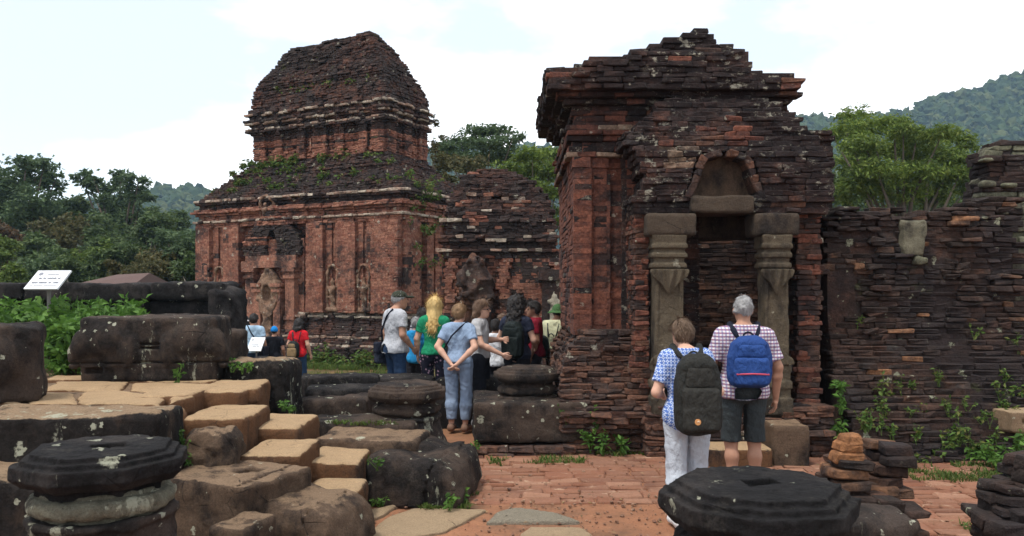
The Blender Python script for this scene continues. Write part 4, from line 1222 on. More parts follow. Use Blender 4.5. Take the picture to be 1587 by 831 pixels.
while z < PZ(126, 9.1):
    h = random.uniform(.054, .07)
    py = HY - (z + h / 2 - CAMZ) * FPX / PD
    row = PORCHR[0]
    for r_ in PORCHR:
        if py <= r_[0]: row = r_
    _, a, b, yy = row
    a += random.gauss(0, 3); b += random.gauss(0, 3)
    x0, x1 = gxm(a, yy), gxm(b, yy)
    def mf(x, y, zz, py=py):
        r = nrand(x, y, zz)
        if 168 < py < 232 and gxm(1070) < x < gxm(1150) and r < .5: return 0
        return 1 if r < .90 else (0 if r < .93 else (2 if r < .97 else 3))
    niche = 238 < py < 303
    lint = 301 < py <= 332
    rg = .007 if niche or lint else .011
    if lint: segs = [(x0, gxm(1070, yy)), (gxm(1168, yy), x1)]
    elif niche:
        arch_w = interp([(236, 10), (241, 22), (247, 30), (256, 35), (270, 38), (285, 42), (303, 50)], py)
        segs = [(x0, gxm(1124 - arch_w - 13, yy)), (gxm(1124 + arch_w + 13, yy), x1)]
    else: segs = [(x0, x1)]
    for si, (p0, p1) in enumerate(segs):
        if p1 - p0 < .05: continue
        path = [(p0, yy), (p1, yy)]
        if si == 0: path = [(x0, 10.0)] + path
        else: path = [(p0, yy + .4)] + path if niche or lint else path
        if si == len(segs) - 1: path = path + [(x1, 10.0)]
        if len(segs) == 2 and si == 0: path = path + [(p1, yy + .45)]
        gm.course(path, z, h, L=(.12, .28), depth=.2, proud=rg, bev=.009, jit=.006, gap=.0015, skip=.0 if niche or lint else .012, matf=mf, tilt=.002, ero=.02 if niche or lint else .06, pop=.03)
        cores.append(box(((p0 + p1) / 2, (yy + .035 + 9.9) / 2, z + h / 2), (p1 - p0 - .06, 9.865 - yy, h)))
    z += h
V, Q, T = merge(cores)
link('masonry_core', bake_mesh('masonry_core', V, Q, T, [M_GATE_DARK]), gate)
gm.emit(gate, G_MATS, 'brick_masonry', 300)
# pediment niche: plain back panel and curved brick frame
V, Q, T = merge([box((gxm(1124, 9.1), 9.14, (PZ(303, 9.3) + PZ(236, 9.3)) / 2), (.9, .12, .66))])
link('niche_panel', bake_mesh('niche_panel', V, Q, T, [M_STONE_BROWN]), gate)
for sgn in (-1, 1):
    prevp = None
    ctrl = [(306, 57), (296, 53), (284, 47), (272, 43), (262, 41), (252, 38), (244, 31), (239, 20), (237, 6)]
    for k in range(len(ctrl) - 1):
        (y0, w0), (y1, w1) = ctrl[k], ctrl[k + 1]
        a = P(1124 + sgn * w0, y0, 8.84); b = P(1124 + sgn * w1, y1, 8.84)
        mid = (a + b) / 2; ln = (b - a).length
        ang = math.atan2(b.z - a.z, b.x - a.x)
        Vb = brick_verts(np.array([[ln + .012, .30, .08]], dtype=np.float32), np.array([.012]), np.array([.006]))[0]
        ca, sa = math.cos(ang), math.sin(ang)
        Vw = np.stack([Vb[:, 0] * ca - Vb[:, 2] * sa + mid.x, Vb[:, 1] + 8.97, Vb[:, 0] * sa + Vb[:, 2] * ca + mid.z], axis=-1)
        link('arch_brick', bake_mesh('arch_brick', Vw, BQ, BT, [M_GATE_ROUGH if k % 3 else M_GATE_DARK]), gate)
# lintel and door head
def stone_part(name, c, size, mat, parent, rr=.02, amp=.01, seed=0, res=.025, a=0.0):
    half = np.array(size) / 2
    def f(Pt): return rbox(Pt, c, half, rr, a) + amp * fbm(Pt, 5, 3, seed)
    e = (np.hypot(half[0], half[1]) + .06) if a else 0
    lo = (c[0] - (e or half[0] + .05), c[1] - (e or half[1] + .05), c[2] - half[2] - .05); hi = (c[0] + (e or half[0] + .05), c[1] + (e or half[1] + .05), c[2] + half[2] + .05)
    return sdf_part(name, f, lo, hi, res, mat, parent)
stone_part('lintel', ((gxm(1070, 8.8) + gxm(1168, 8.8)) / 2, 9.0, (PZ(303, 8.8) + PZ(331, 8.8)) / 2), (gxm(1168, 8.8) - gxm(1070, 8.8) - .01, .5, .19), M_CAP_STONE, gate, seed=3)
stone_part('inner_lintel', (gxm(1145), 9.9, PZ(350, 9.6)), (1.35, .5, .30), M_CAP_STONE, gate, seed=4)
# pillars
def pillar(pxa, pxb, capa, capb, d):
    root = None
    x0, x1 = gxm(pxa, d), gxm(pxb, d); xc = (x0 + x1) / 2; w = x1 - x0
    yc = d + w / 2
    def rows(Pt):
        z = Pt[..., 2]
        # half width along height (mouldings)
        tab = [(PZ(642, d), .55), (PZ(618, d), .55), (PZ(616, d), .48), (PZ(604, d), .48), (PZ(602, d), .54), (PZ(592, d), .54), (PZ(590, d), .46), (PZ(578, d), .46), (PZ(576, d), .50), (PZ(566, d), .50), (PZ(562, d), .43), (PZ(430, d), .43), (PZ(416, d), .43),
               (PZ(415, d), .52), (PZ(408, d), .52), (PZ(407, d), .46), (PZ(400, d), .46), (PZ(399, d), .53), (PZ(392, d), .53), (PZ(391, d), .47), (PZ(386, d), .47), (PZ(385, d), .54), (PZ(378, d), .54), (PZ(377, d), .5), (PZ(362, d), .54)]
        hw = np.interp(z, [t[0] for t in tab], [t[1] for t in tab]) * w
        return hw
    def f(Pt):
        hw = rows(Pt)
        q = np.maximum(np.abs(Pt[..., 0] - xc), np.abs(Pt[..., 1] - yc)) - hw
        d_ = np.maximum(q, np.maximum(PZ(644, d) - Pt[..., 2], Pt[..., 2] - PZ(364, d)))
        # sunk panel down the shaft
        pan = np.maximum(np.maximum(np.abs(Pt[..., 0] - xc) - w * .30, Pt[..., 1] - (yc - w * .43 + .018)), np.maximum(PZ(535, d) - Pt[..., 2], Pt[..., 2] - PZ(436, d)))
        d_ = np.maximum(d_, -pan)
        return d_ + .006 * fbm(Pt, 9, 3, 5)
    o = sdf_part('pillar', f, (xc - w * .75, yc - w * .8, PZ(652, d)), (xc + w * .75, yc + w * .8, PZ(356, d)), .0125, M_PILLAR, gate)
    # leaf pendant (carved) and foot leaves: sub-parts
    def leafrel(zt, hgt, sgn, nm):
        def g(Pt):
            x = (Pt[..., 0] - xc) / w; zz = (zt - Pt[..., 2]) / hgt if sgn > 0 else (Pt[..., 2] - zt) / hgt
            wid = np.interp(zz, [0, .12, .3, .5, .62, .8, 1.0], [.56, .58, .52, .30, .22, .13, .0])
            lob = .05 * np.cos(x * 19) * np.clip(1 - zz, 0, 1)
            a_ = (np.abs(x) - wid - lob * 0) * w
            b_ = np.maximum(-zz, zz - 1 + lob * 3) * hgt
            vein = .014 * np.cos(x * 26 + np.sign(x) * zz * 5)
            t_ = (yc - w * .43 - .045 * (1 - zz * .6)) - Pt[..., 1]
            thick = np.maximum(t_ + vein, Pt[..., 1] - (yc - w * .40))
            return smax(smax(a_, b_, .01), thick, .01)
        r_ = sdf_part(nm, g, (xc - w * .72, yc - w * .47 - .07, zt - (hgt if sgn > 0 else 0) - .03), (xc + w * .72, yc - w * .36, zt + (0 if sgn > 0 else hgt) + .03), .009, M_PILLAR, gate)
        r_.parent = o; r_.matrix_parent_inverse = pm(o).inverted()
    leafrel(PZ(417, d), PZ(417, d) - PZ(458, d), 1, 'leaf_pendant')
    leafrel(PZ(566, d), PZ(530, d) - PZ(566, d), -1, 'foot_leaves')
    stone_part('capital_block', ((gxm(capa, d) + gxm(capb, d)) / 2, yc + .04, (PZ(330, d) + PZ(366, d)) / 2), (gxm(capb, d) - gxm(capa, d), w * 1.35, PZ(330, d) - PZ(366, d)), M_CAP_STONE, gate, .015, .008, pxa)
    stone_part('pillar_foot', (xc, yc + .05, (PZ(642, d) + .40) / 2 + .02), (w * 1.35, w * 1.3, PZ(642, d) - .38), M_STONE_DARK, gate, .02, .012, pxa + 1)
pillar(1012, 1064, 1003, 1080, 8.72)
pillar(1183, 1227, 1170, 1240, 8.72)
stone_part('plinth_block', ((gxm(1196, 8.35) + gxm(1254, 8.35)) / 2, 8.55, .19), (gxm(1254, 8.35) - gxm(1196, 8.35), .5, .46), M_STONE_BROWN, gate, .02, .012, 9)
stone_part('door_step', (gxm(1130, 8.4), 8.46, .06), (.82, .46, .26), M_STEP, gate, .03, .012, 12)

# ================================================================== ruined wall right of the gate
WD = 9.35
rwall = empty('ruined_wall', (gxm(1410, WD), WD + .4, 0), 'dark ruined brick wall of loose slabby courses with weeds at its foot', 'wall')
wm = Masonry(); cores = []
WTOP = [(1285, 316), (1330, 322), (1344, 318), (1365, 324), (1400, 318), (1432, 322), (1462, 316), (1470, 308), (1500, 304), (1540, 300)]
z = -.06
wseed = 5
while z < 2.98:
    h = random.uniform(.05, .075)
    base_out = interp([(0, .85), (.35, .72), (.6, .42), (.95, .22), (1.2, .08), (1.5, 0), (3, 0)], z)
    yf = WD - base_out
    segx0, segx1 = gxm(1284, WD), gxm(1545, WD) + .2
    s = segx0 + random.uniform(-.1, .1)
    while s < segx1:
        l = random.uniform(.12, .30)
        ptx = CX + s / yf * FPX
        if z + h > PZ(np.interp(ptx, [t[0] for t in WTOP], [t[1] for t in WTOP]), WD) + random.gauss(0, .03): s += l; continue
        clus = float(vnoise(np.array([[s * 1.6, z * 3.2, 1.0]], dtype=np.float32), 1.0, wseed)[0])
        pr = random.gauss(0, .008) + (.07 if clus > .55 else 0) - (.07 if clus < -.55 else 0) + .05 * mnoise.noise((s * 1.3, z * 1.9, 3)) + (random.uniform(-.05, .06) if random.random() < .03 else 0)
        if 1335 < ptx < 1352 and z > 1.3: pr += .07
        if 1462 < ptx < 1490 and z > 1.2: pr += .08
        if random.random() < .03: s += l; continue
        wm.brick((s + l / 2, yf - pr + .13, z + h / 2), (l - .002, .26, h - .002), random.gauss(0, .012), 0 if random.random() < .93 else 2, .012, .010, (random.gauss(0, .005), random.gauss(0, .005)))
        s += l
    cores.append(box(((segx0 + segx1) / 2, yf + .53, z + h / 2), (segx1 - segx0, 1.0, h)) if z < 2.55 else box(((gxm(1440, WD) + segx1) / 2, yf + .55, z + h / 2), (segx1 - gxm(1440, WD), .8, h)))
    z += h
    if z > 2.86 - .1: pass
V, Q, T = merge([c for c in cores if c[0][:, 2].max() < 2.72])
link('masonry_core', bake_mesh('masonry_core', V, Q, T, [M_WALL_DARK]), rwall)
wm.emit(rwall, [M_WALL_DARK, M_WALL_GREEN, M_RUBBLE], 'brick_masonry', 300)
stone_part('plaster_patch', (gxm(1412, WD), WD - .02, PZ(370, WD)), (.24, .14, .42), M_PLASTER, rwall, .02, .03, 4)
stone_part('plaster_patch', (gxm(1425, WD), WD - .02, PZ(404, WD)), (.15, .16, .09), M_WALL_GREEN, rwall, .02, .02, 6)

# ================================================================== tower corner at the right edge
ED = 9.75
etow = empty('corner_tower', (gxm(1600, ED), ED + 1, 0), 'dark brick corner tower with lichen-covered ledges beyond the ruined wall', 'temple')
em = Masonry(); cores = []
exl = [(900, 1512), (540, 1516), (440, 1522), (345, 1522), (305, 1510), (292, 1516), (286, 1514), (270, 1519), (250, 1516), (244, 1513), (230, 1530), (221, 1536)]
z = -.06
while z < PZ(219, ED):
    h = random.uniform(.056, .072)
    py = HY - (z + h / 2 - CAMZ) * FPX / ED
    a = row_val(exl, py) + 14 + random.gauss(0, 1.5)
    yf = ED - interp([(0, .8), (.5, .55), (.8, .3), (1.1, .1), (1.3, 0), (9, 0)], z) + (.05 if py < 300 else 0) - (.08 if 284 < py < 296 or 240 < py < 248 else 0)
    x0, x1 = gxm(a, yf), gxm(1720, yf)
    def mf(x, y, zz, py=py):
        r = nrand(x, y, zz)
        if py < 300: return 1 if r < .35 else 0
        if 330 < py < 450: return 1 if r < .7 else 0
        return 0 if r < .85 else 1
    feats = [(.3, .42, .05), (.55, .7, .05), (.95, 1.1, .06)] if 250 < py < 284 or 450 < py < 540 else []
    em.course([(x0, yf + .35)] + rel_path((x0, yf), (x1, yf), feats), z, h, L=(.18, .36), depth=.22, proud=.010, bev=.01, jit=.006, gap=.002, skip=.012, matf=mf, ero=.05, pop=.05)
    cores.append(box(((x0 + x1) / 2, yf + .32, z + h / 2), (x1 - x0 - .16, .5, h)))
    z += h
V, Q, T = merge(cores)
link('masonry_core', bake_mesh('masonry_core', V, Q, T, [M_WALL_DARK]), etow)
em.emit(etow, [M_WALL_DARK, M_WALL_GREEN], 'brick_masonry', 180)
stone_part('red_pilaster', (gxm(1552, ED), ED - .03, PZ(500, ED)), (.15, .12, .56), M_GATE_RED, etow, .01, .006, 4)
stone_part('window_shade_block', (gxm(1582, ED), ED + .06, PZ(265, ED)), (.14, .1, .28), M_OPENING_SHADE, etow, .01, .006, 4)  # solid block, its dark colour stands in for shade inside the window
for k, (px, py, w_, h_) in enumerate(((1528, 286, .16, .07), (1560, 288, .2, .06), (1526, 249, .16, .06))):
    stone_part('pale_moulding', (gxm(px, ED), ED - .02, PZ(py, ED)), (w_, .16, h_), M_WALL_GREEN, etow, .03, .02, 20 + k)
# ================================================================== stones, terrace, stairs
def stone(name, label, cat, c, size, mat, rr=.05, amp=.02, a=0.0, res=.025, seed=0, extra=None, parent=None, group=None, freq=3.0, chip_=.35):
    """weathered squared stone: rounded box with worn, noisy faces; extra(q, d) may carve in local coordinates"""
    half = np.array(size, dtype=np.float32) / 2
    def f(Pt):
        q0 = np.sort(np.abs(rotz(Pt, c, a)) - half, axis=-1)
        chip = np.clip(.09 + q0[..., 1], 0, .13) * np.maximum(0, vnoise(Pt, 7, seed + 21) * .75 + vnoise(Pt, 15, seed + 22) * .45 - .05)
        d = rbox(Pt, c, half, rr * .85, a) + chip_ * chip + amp * fbm(Pt, freq, 3, seed) + amp * .5 * fbm(Pt, freq * 4.5, 3, seed + 9) + .0045 * fbm(Pt, 24, 2, seed + 31)
        if extra is not None: d = extra(rotz(Pt, c, a), d)
        return d
    ca, sa = abs(math.cos(a)), abs(math.sin(a))
    ex, ey = half[0] * ca + half[1] * sa + .12, half[0] * sa + half[1] * ca + .12
    V, Q = snet(f, (c[0] - ex, c[1] - ey, c[2] - half[2] - .1), (c[0] + ex, c[1] + ey, c[2] + half[2] + .1), res)
    me = bake_mesh(name, V, Q, None, [mat], smooth=True)
    if parent is not None: return link(name, me, parent)
    return single(name, me, label, cat, group)
def bpx(pxa, pxb, pytop, d, z0, depth):
    """box centre and size whose front face is at distance d between two columns, top edge on row pytop"""
    x0, x1 = PX(pxa, d), PX(pxb, d); zt = PZ(pytop, d)
    return ((x0 + x1) / 2, d + depth / 2, (z0 + zt) / 2), (x1 - x0, depth, zt - z0)

# ---- terrace (upper left): earth core, edge blocks, flagged top
TZ = 0.93
terr = empty('terrace', (-4.2, 7.4, 0)); tag(terr, kind='structure')
V, Q, T = merge([box((-6.75, 7.6, .42), (7.2, 3.2, .96)), box((-8.0, 10.1, .45), (8.0, 2.0, .96))])
link('terrace_fill', bake_mesh('terrace_fill', V, Q, T, [M_STONE_BROWN]), terr)
fx_ = [(70, 150, 575, 612), (150, 250, 578, 612), (250, 330, 582, 612)]
def tp(px, py): d = GD(py, TZ); return (PX(px, d), d)
tf = [([tp(40, 622), tp(118, 622), tp(118, 606), tp(70, 604), tp(45, 608)],), ([tp(122, 622), tp(250, 626), tp(258, 610), tp(190, 604), tp(122, 606)],),
      ([tp(60, 603), tp(190, 603), tp(200, 592), tp(90, 590)],), ([tp(195, 603), tp(300, 606), tp(330, 592), tp(205, 591)],), ([tp(262, 622), tp(300, 612), tp(300, 607), tp(262, 609)],),
      ([tp(70, 589), tp(330, 591), tp(345, 582), tp(80, 580)],), ([tp(-60, 622), tp(36, 622), tp(40, 606), tp(-60, 604)],), ([tp(305, 606), tp(400, 600), tp(420, 585), tp(335, 592)],)]
for k, (pl,) in enumerate(tf):
    slab(pl, TZ - .16, TZ - .012 + .006 * (k % 3), M_STEP, parent=terr, seed=40 + k, rough=.016, res=.035, name='flagstone')
c, s = bpx(-60, 236, 645, 5.55, -.05, .62)
stone('edge_block', None, None, c, s, M_EDGE, .06, .025, 0.07, .025, 3, parent=terr, freq=1.6)
c, s = bpx(-120, 60, 750, 4.9, -.05, .7)
stone('edge_block', None, None, c, (s[0], s[1], s[2]), M_EDGE, .08, .04, 0.06, .03, 5, parent=terr, freq=1.8)
c, s = bpx(206, 262, 640, 6.15, .3, .45)
stone('edge_block', None, None, c, s, M_STEP, .09, .02, .1, .025, 6, parent=terr)

# ---- staircase: blocks A,B,C stepping down to the right, lower half-treads in front
stair = empty('stone_staircase', (-1.9, 6.9, 0), 'worn orange sandstone staircase of big blocks climbing to the terrace', 'staircase')
def stepb(pxa, pxb, ztop, d0, d1, z0, seed, mat=M_STEP, rr=.05, a=0.0):
    x0, x1 = PX(pxa, d0), PX(pxb, d0)
    stone('step_block', None, None, ((x0 + x1) / 2, (d0 + d1) / 2, (z0 + ztop) / 2), (x1 - x0, d1 - d0, ztop - z0), mat, rr, .011, a, .022, seed, parent=stair, freq=2.2, chip_=.05)
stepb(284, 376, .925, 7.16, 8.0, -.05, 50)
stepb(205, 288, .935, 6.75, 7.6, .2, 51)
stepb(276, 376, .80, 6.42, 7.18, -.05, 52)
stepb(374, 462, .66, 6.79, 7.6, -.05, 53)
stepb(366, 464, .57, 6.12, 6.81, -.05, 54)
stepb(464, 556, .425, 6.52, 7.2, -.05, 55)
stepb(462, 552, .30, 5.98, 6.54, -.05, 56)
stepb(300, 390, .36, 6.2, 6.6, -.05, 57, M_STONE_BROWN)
# boulder-like stone beside the treads
c, s = bpx(272, 362, 672, 5.95, .15, .34)
stone('worn_boulder', 'rounded brown boulder wedged beside the worn stair treads', 'stone', c, s, M_STONE_BROWN, .12, .045, -.12, .022, 61, freq=3)
# near balustrade: slab with a mortise hole and a rolled end
def mort(hx, hy, hw, hh, zt, dep):
    def ex(q, d):
        return np.maximum(d, -np.maximum(np.maximum(np.abs(q[..., 0] - hx) - hw, np.abs(q[..., 1] - hy) - hh), (zt - dep) - q[..., 2]))
    return ex
bal = empty('stair_balustrade', (-1.6, 5.7, 0), 'grey-brown balustrade with rolled end and square hole on the near side of the stairs', 'balustrade')
V_ = None
def ex_slab(q, d):
    d = np.maximum(d, -np.maximum(np.maximum(np.abs(q[..., 0] - .10) - .07, np.abs(q[..., 1] - .05) - .09), .18 - q[..., 2]))
    crack = np.abs(q[..., 0] + .12 * q[..., 1] - .30) - .008
    return np.maximum(d, -np.maximum(crack, .12 - q[..., 2]))
c = (-2.014, 5.786, .25); s = (.86, .72, .56)
stone('slab', None, None, c, s, M_STONE_BROWN, .04, .014, -.41, .018, 62, extra=ex_slab, parent=bal)
def roll_end(name, parent, base, ang, ln, rad, hgt, mat, seed, res=.022):
    """scrolled end of a balustrade: a fat rolled stone with a band"""
    def f(Pt):
        q = rotz(Pt, base, ang)
        x, y, zz = q[..., 0], q[..., 1], q[..., 2]
        top = np.interp(x, [-ln, -ln * .35, 0, ln * .45, ln * .8, ln], [hgt, hgt * .98, hgt * .86, hgt * .92, hgt * .72, hgt * .30])
        body = smax(np.maximum(np.abs(y) - rad, -zz), zz - top, .16)
        body = smax(body, np.abs(x) - ln, .14)
        groove = np.abs(x - ln * .28 - .08 * (zz / hgt) ** 2) - .014
        body = np.maximum(body, -np.maximum(groove, -(body + .03)))
        return body + .018 * fbm(Pt, 3.2, 3, seed) + .009 * fbm(Pt, 18, 3, seed)
    e = ln + rad
    V, Q = snet(f, (base[0] - e, base[1] - e, -.06), (base[0] + e, base[1] + e, hgt + .12), res)
    me = bake_mesh(name, V, Q, None, [mat], smooth=True)
    return link(name, me, parent)
roll_end('rolled_end', bal, (PX(480, 5.75), 5.72, 0), -.30, .42, .34, .40, M_STONE_BROWN, 63)
c, s = bpx(326, 395, 818, 4.95, 0, .4)
stone('low_block', 'low brown stone block lying in front of the stair balustrade', 'stone', c, s, M_STONE_BROWN, .05, .02, -.3, .025, 64)
# far balustrade
bal2 = empty('stair_balustrade', (-.8, 7.2, 0), 'dark bulging balustrade with two rolled lobes on the far side of the stairs', 'balustrade')
stone('slab', None, None, (PX(578, 7.4), 7.42, .23), (.95, .62, .54), M_STONE_BROWN, .05, .02, -.12, .024, 65, parent=bal2)
roll_end('rolled_end', bal2, (PX(655, 7.05), 7.06, 0), -.22, .46, .33, .43, M_STONE_DARK, 66)
roll_end('rolled_end', bal2, (PX(692, 7.4), 7.42, 0), -.10, .32, .30, .45, M_STONE_DARK, 67)
stone('slab', None, None, (PX(560, 7.9), 7.95, .28), (1.15, .5, .56), M_STONE_DARK, .05, .02, -.1, .026, 68, parent=bal2)

# ---- column bases (octagonal slab, ring, bell, plinth)
def octa(q, r):
    x, y = np.abs(q[..., 0]), np.abs(q[..., 1])
    c8 = math.sqrt(.5)
    return np.maximum(np.maximum(x, y), (x + y) * c8) - r
def ring_d(q, zc, R0, r0):
    rho = np.sqrt(q[..., 0] ** 2 + q[..., 1] ** 2)
    return np.sqrt((rho - R0) ** 2 + ((q[..., 2] - zc) * 1.05) ** 2) - r0
def column_base(label, cx_, cy_, zt, rad, rot, res, mats, plinth=None, seed=0, hole=(.13, .045), slab_h=.16, lower=True):
    root = empty('column_base', (cx_, cy_, 0), label, 'column base')
    o3 = (cx_, cy_, 0)
    def clip(d, q, z0, z1): return np.maximum(d, np.maximum(z0 - q[..., 2], q[..., 2] - z1))
    def f_top(Pt):
        q = rotz(Pt, o3, rot); z = q[..., 2]
        d = clip(octa(q, rad), q, zt - slab_h, zt - .052)
        d = np.minimum(d, clip(octa(q, rad * .90), q, zt - .1, zt - .026))
        d = smin(d, clip(octa(q, rad * .80), q, zt - .1, zt), .006)
        sl = octa(q, rad) + np.maximum(zt - .05 - slab_h * .40 - z, 0) * .9       # undercut
        d = np.maximum(d, sl)
        d = np.minimum(d, clip(octa(q, rad * .74), q, zt - slab_h - .05, zt - slab_h + .02))
        d = np.maximum(d, -np.maximum(np.maximum(np.abs(q[..., 0] - .02) - hole[0], np.abs(q[..., 1]) - hole[1]), zt - .07 - z))
        return d + .006 * fbm(Pt, 6, 3, seed) + .0045 * fbm(Pt, 26, 3, seed)
    e = rad * 1.15
    V, Q = snet(f_top, (cx_ - e, cy_ - e, zt - slab_h - .08), (cx_ + e, cy_ + e, zt + .04), res)
    link('octagonal_top', bake_mesh('octagonal_top', V, Q, None, [mats[0]], smooth=True), root)
    zr = zt - slab_h - .05
    def f_ring(Pt):
        q = rotz(Pt, o3, rot)
        rho = np.sqrt(q[..., 0] ** 2 + q[..., 1] ** 2)
        d = smax(rho - rad * .90, np.abs(q[..., 2] - zr + .045) - .043, .05)
        d = np.minimum(d, clip(rho - rad * .76, q, zr - .14, zr + .02))
        return d + .008 * fbm(Pt, 7, 3, seed + 2) + .006 * fbm(Pt, 26, 2, seed)
    V, Q = snet(f_ring, (cx_ - e, cy_ - e, zr - .18), (cx_ + e, cy_ + e, zr + .05), res)
    link('ring_moulding', bake_mesh('ring_moulding', V, Q, None, [mats[1]], smooth=True), root)
    zb = zr - .115
    z_low = (plinth[2] if plinth else 0.0)
    hb_ = zb - z_low
    def f_bell(Pt):
        q = rotz(Pt, o3, rot); z = q[..., 2]
        t = np.clip((zb - z) / max(hb_, .05), 0, 1)
        rho = np.sqrt(q[..., 0] ** 2 + q[..., 1] ** 2)
        d = (rho - rad * (.86 + .50 * t ** 1.6)) * .75
        d = smin(d, clip(rho - rad * .92, q, zb - .03, zb + .01), .01)
        d = clip(d, q, z_low - .02, zb + .01)
        return d + .012 * fbm(Pt, 5, 3, seed + 4) + .007 * fbm(Pt, 22, 2, seed)
    e2 = rad * 1.5
    V, Q = snet(f_bell, (cx_ - e2, cy_ - e2, z_low - .06), (cx_ + e2, cy_ + e2, zb + .05), max(res, .016))
    link('bell_foot', bake_mesh('bell_foot', V, Q, None, [mats[2]], smooth=True), root)
    if plinth:
        w_, d_, h_, a_ = plinth[0], plinth[1], plinth[2], plinth[3]
        stone('plinth', None, None, (cx_, cy_, h_ / 2 + .06 * (h_ > .4)), (w_, d_, h_ - .12 * (h_ > .4)), mats[3], .04, .02, a_, .022, seed + 7, parent=root)
    return root
M_RING = stone_mat('lichen_ring_sandstone', (0.20, 0.19, 0.14), (0.022, 0.02, 0.017), dark_amt=0.55, lichen=0.95, seed=33.0, spot_scale=9.0)
M_BELL = stone_mat('bell_sandstone', (0.075, 0.055, 0.045), (0.020, 0.017, 0.016), dark_amt=0.6, lichen=0.8, seed=35.0, spot_scale=6.0)
column_base('black octagonal column base with pale lichen ring below the terrace edge', PX(160, 4.1), 4.1, 1.04, .385, .30, .0085, [M_STONE_BLACK, M_RING, M_BELL], seed=70, hole=(.085, .05))
column_base('large black octagonal column base with slot hole in front of the pair with backpacks', PX(1173, 3.42), 3.42, 1.02, .385, .22, .008, [M_STONE_BLACK, M_STONE_BLACK, M_BELL, M_BELL], (1.15, 1.0, .55, .1, ), seed=75, hole=(.075, .045), slab_h=.17)
column_base('lichen-spotted round column base standing beside the far stair balustrade', PX(631, 8.16), 8.16, .875, .385, .1, .014, [M_STONE_DARK, M_STONE_DARK, M_BELL], seed=80, hole=(.02, .02))
column_base('lichen-spotted column base on a big square plinth beside the gate', PX(817, 9.5), 9.5, .905, .385, .15, .015, [M_STONE_DARK, M_STONE_DARK, M_STONE_DARK, M_STONE_DARK], (1.28, 1.22, .56, 0.05), seed=85, hole=(.02, .02))
# brick footing below that plinth
foot = empty('brick_footing', (PX(815, 9.4), 9.4, 0), 'low mossy brick footing under the big square plinth', 'footing')
fm = Masonry()
for k in range(2):
    x0, x1, y0, y1 = PX(738, 8.9), PX(890, 8.9), 8.82, 10.1
    fm.course([(x0, y1), (x0, y0), (x1, y0), (x1, y1)], -.05 + k * .075, .075, L=(.2, .4), depth=.25, proud=.02, mat=0, bev=.014, jit=.009, gap=.006)
V, Q, T = box(((PX(738, 8.9) + PX(890, 8.9)) / 2, 9.46, .0), (1.0, 1.2, .13))
link('footing_core', bake_mesh('footing_core', V, Q, None, [M_WALL_DARK]), foot)
fm.emit(foot, [M_GATE_ROUGH], 'brick_masonry', 60)

# ---- carved blocks on the terrace
def elephant(q, d):
    """rows of rounded carved beasts in relief on the front face, mortise slots below"""
    hy = -.29
    for sx_, fl_ in ((-.40, 1), (.40, -1)):
        b = su(.06, ell(q, (sx_, hy + .05, .10), (.24, .13, .19)), ell(q, (sx_ + fl_ * -.22, hy + .035, .06), (.11, .12, .15)), cone(q, (sx_ + fl_ * -.30, hy + .03, -.02), (sx_ + fl_ * -.31, hy + .02, -.14), .07, .05))
        d = smin(d, b, .02)
        d = smin(d, su(.03, ell(q, (sx_ + fl_ * .20, hy + .03, .0), (.12, .10, .20)), ell(q, (sx_ + fl_ * .05, hy + .045, -.10), (.10, .08, .12))), .012)
        d = smin(d, cone(q, (sx_ - fl_ * .22, hy + .03, .06), (sx_ - fl_ * .25, hy + .02, -.10), .05, .035), .02)
    d = np.maximum(d, -rbox(q, (-.52, hy, -.20), (.08, .08, .03), .01))
    d = np.maximum(d, -rbox(q, (.02, hy, .06), (.10, .05, .012), .004))
    d = np.maximum(d, -rbox(q, (.02, hy, .02), (.10, .05, .012), .004))
    d = np.maximum(d, -rbox(q, (0, hy, -.125), (.8, .03, .008), .002))
    return d
c, s = bpx(122, 328, 491, 7.9, TZ - .03, .60)
stone('carved_block', 'long dark stone block carved with rounded beasts on the terrace', 'carved block', c, (s[0], .60, s[2]), M_STONE_DARK, .06, .014, .10, .018, 90, extra=elephant)
c, s = bpx(-75, 66, 503, 6.6, TZ - .03, .55); c = (-4.384, 6.625, c[2]); s = (.9, .55, s[2])
def beast2(q, d):
    b = su(.06, ell(q, (.16, -.24, .04), (.2, .12, .2)), ell(q, (-.1, -.25, .0), (.14, .1, .22)))
    return smin(d, b, .03)
stone('carved_block', 'weathered upright stone block with eroded relief at the terrace edge', 'carved block', c, s, M_STONE_DARK, .07, .02, .45, .02, 91, extra=beast2)
c, s = bpx(318, 371, 512, 8.9, .7, .42)
stone('standing_block', 'lichen-streaked dark block behind the long carved block', 'stone', c, s, M_STONE_DARK, .08, .03, 0.1, .025, 92)
# ---- dark blocks right of the stairs
c, s = bpx(340, 446, 560, 8.15, .0, .60)
stone('kerb_block', 'dark rounded kerb block with white lichen above the stairs', 'stone', c, s, M_EDGE, .10, .025, -.03, .024, 93)
c, s = bpx(376, 456, 557, 8.75, .35, .40)
stone('kerb_block', 'dark log-like stone lying behind the kerb block', 'stone', c, s, M_STONE_BLACK, .12, .02, .0, .024, 94)
for k, (a_, b_, py, d, z0, dp, rot, lab) in enumerate([
        (474, 585, 583, 9.9, .1, .4, .10, 'dark long stone beam lying beside the low court wall'),
        (470, 600, 603, 9.2, .1, .45, .16, 'dark slanting stone beam between kerb block and column base'),
        (455, 545, 622, 8.7, .05, .5, .05, 'dark flat stone with white lichen streaks beside the stairs'),
        (520, 572, 617, 8.55, .05, .4, -.1, 'dark stump-like stone with pale lichen next to the round column base')]):
    c, s = bpx(a_, b_, py, d, z0 - .1, dp)
    stone('stone_beam', lab, 'stone', c, s, M_STONE_DARK if k > 1 else M_STONE_BLACK, .05, .02, rot, .025, 95 + k)
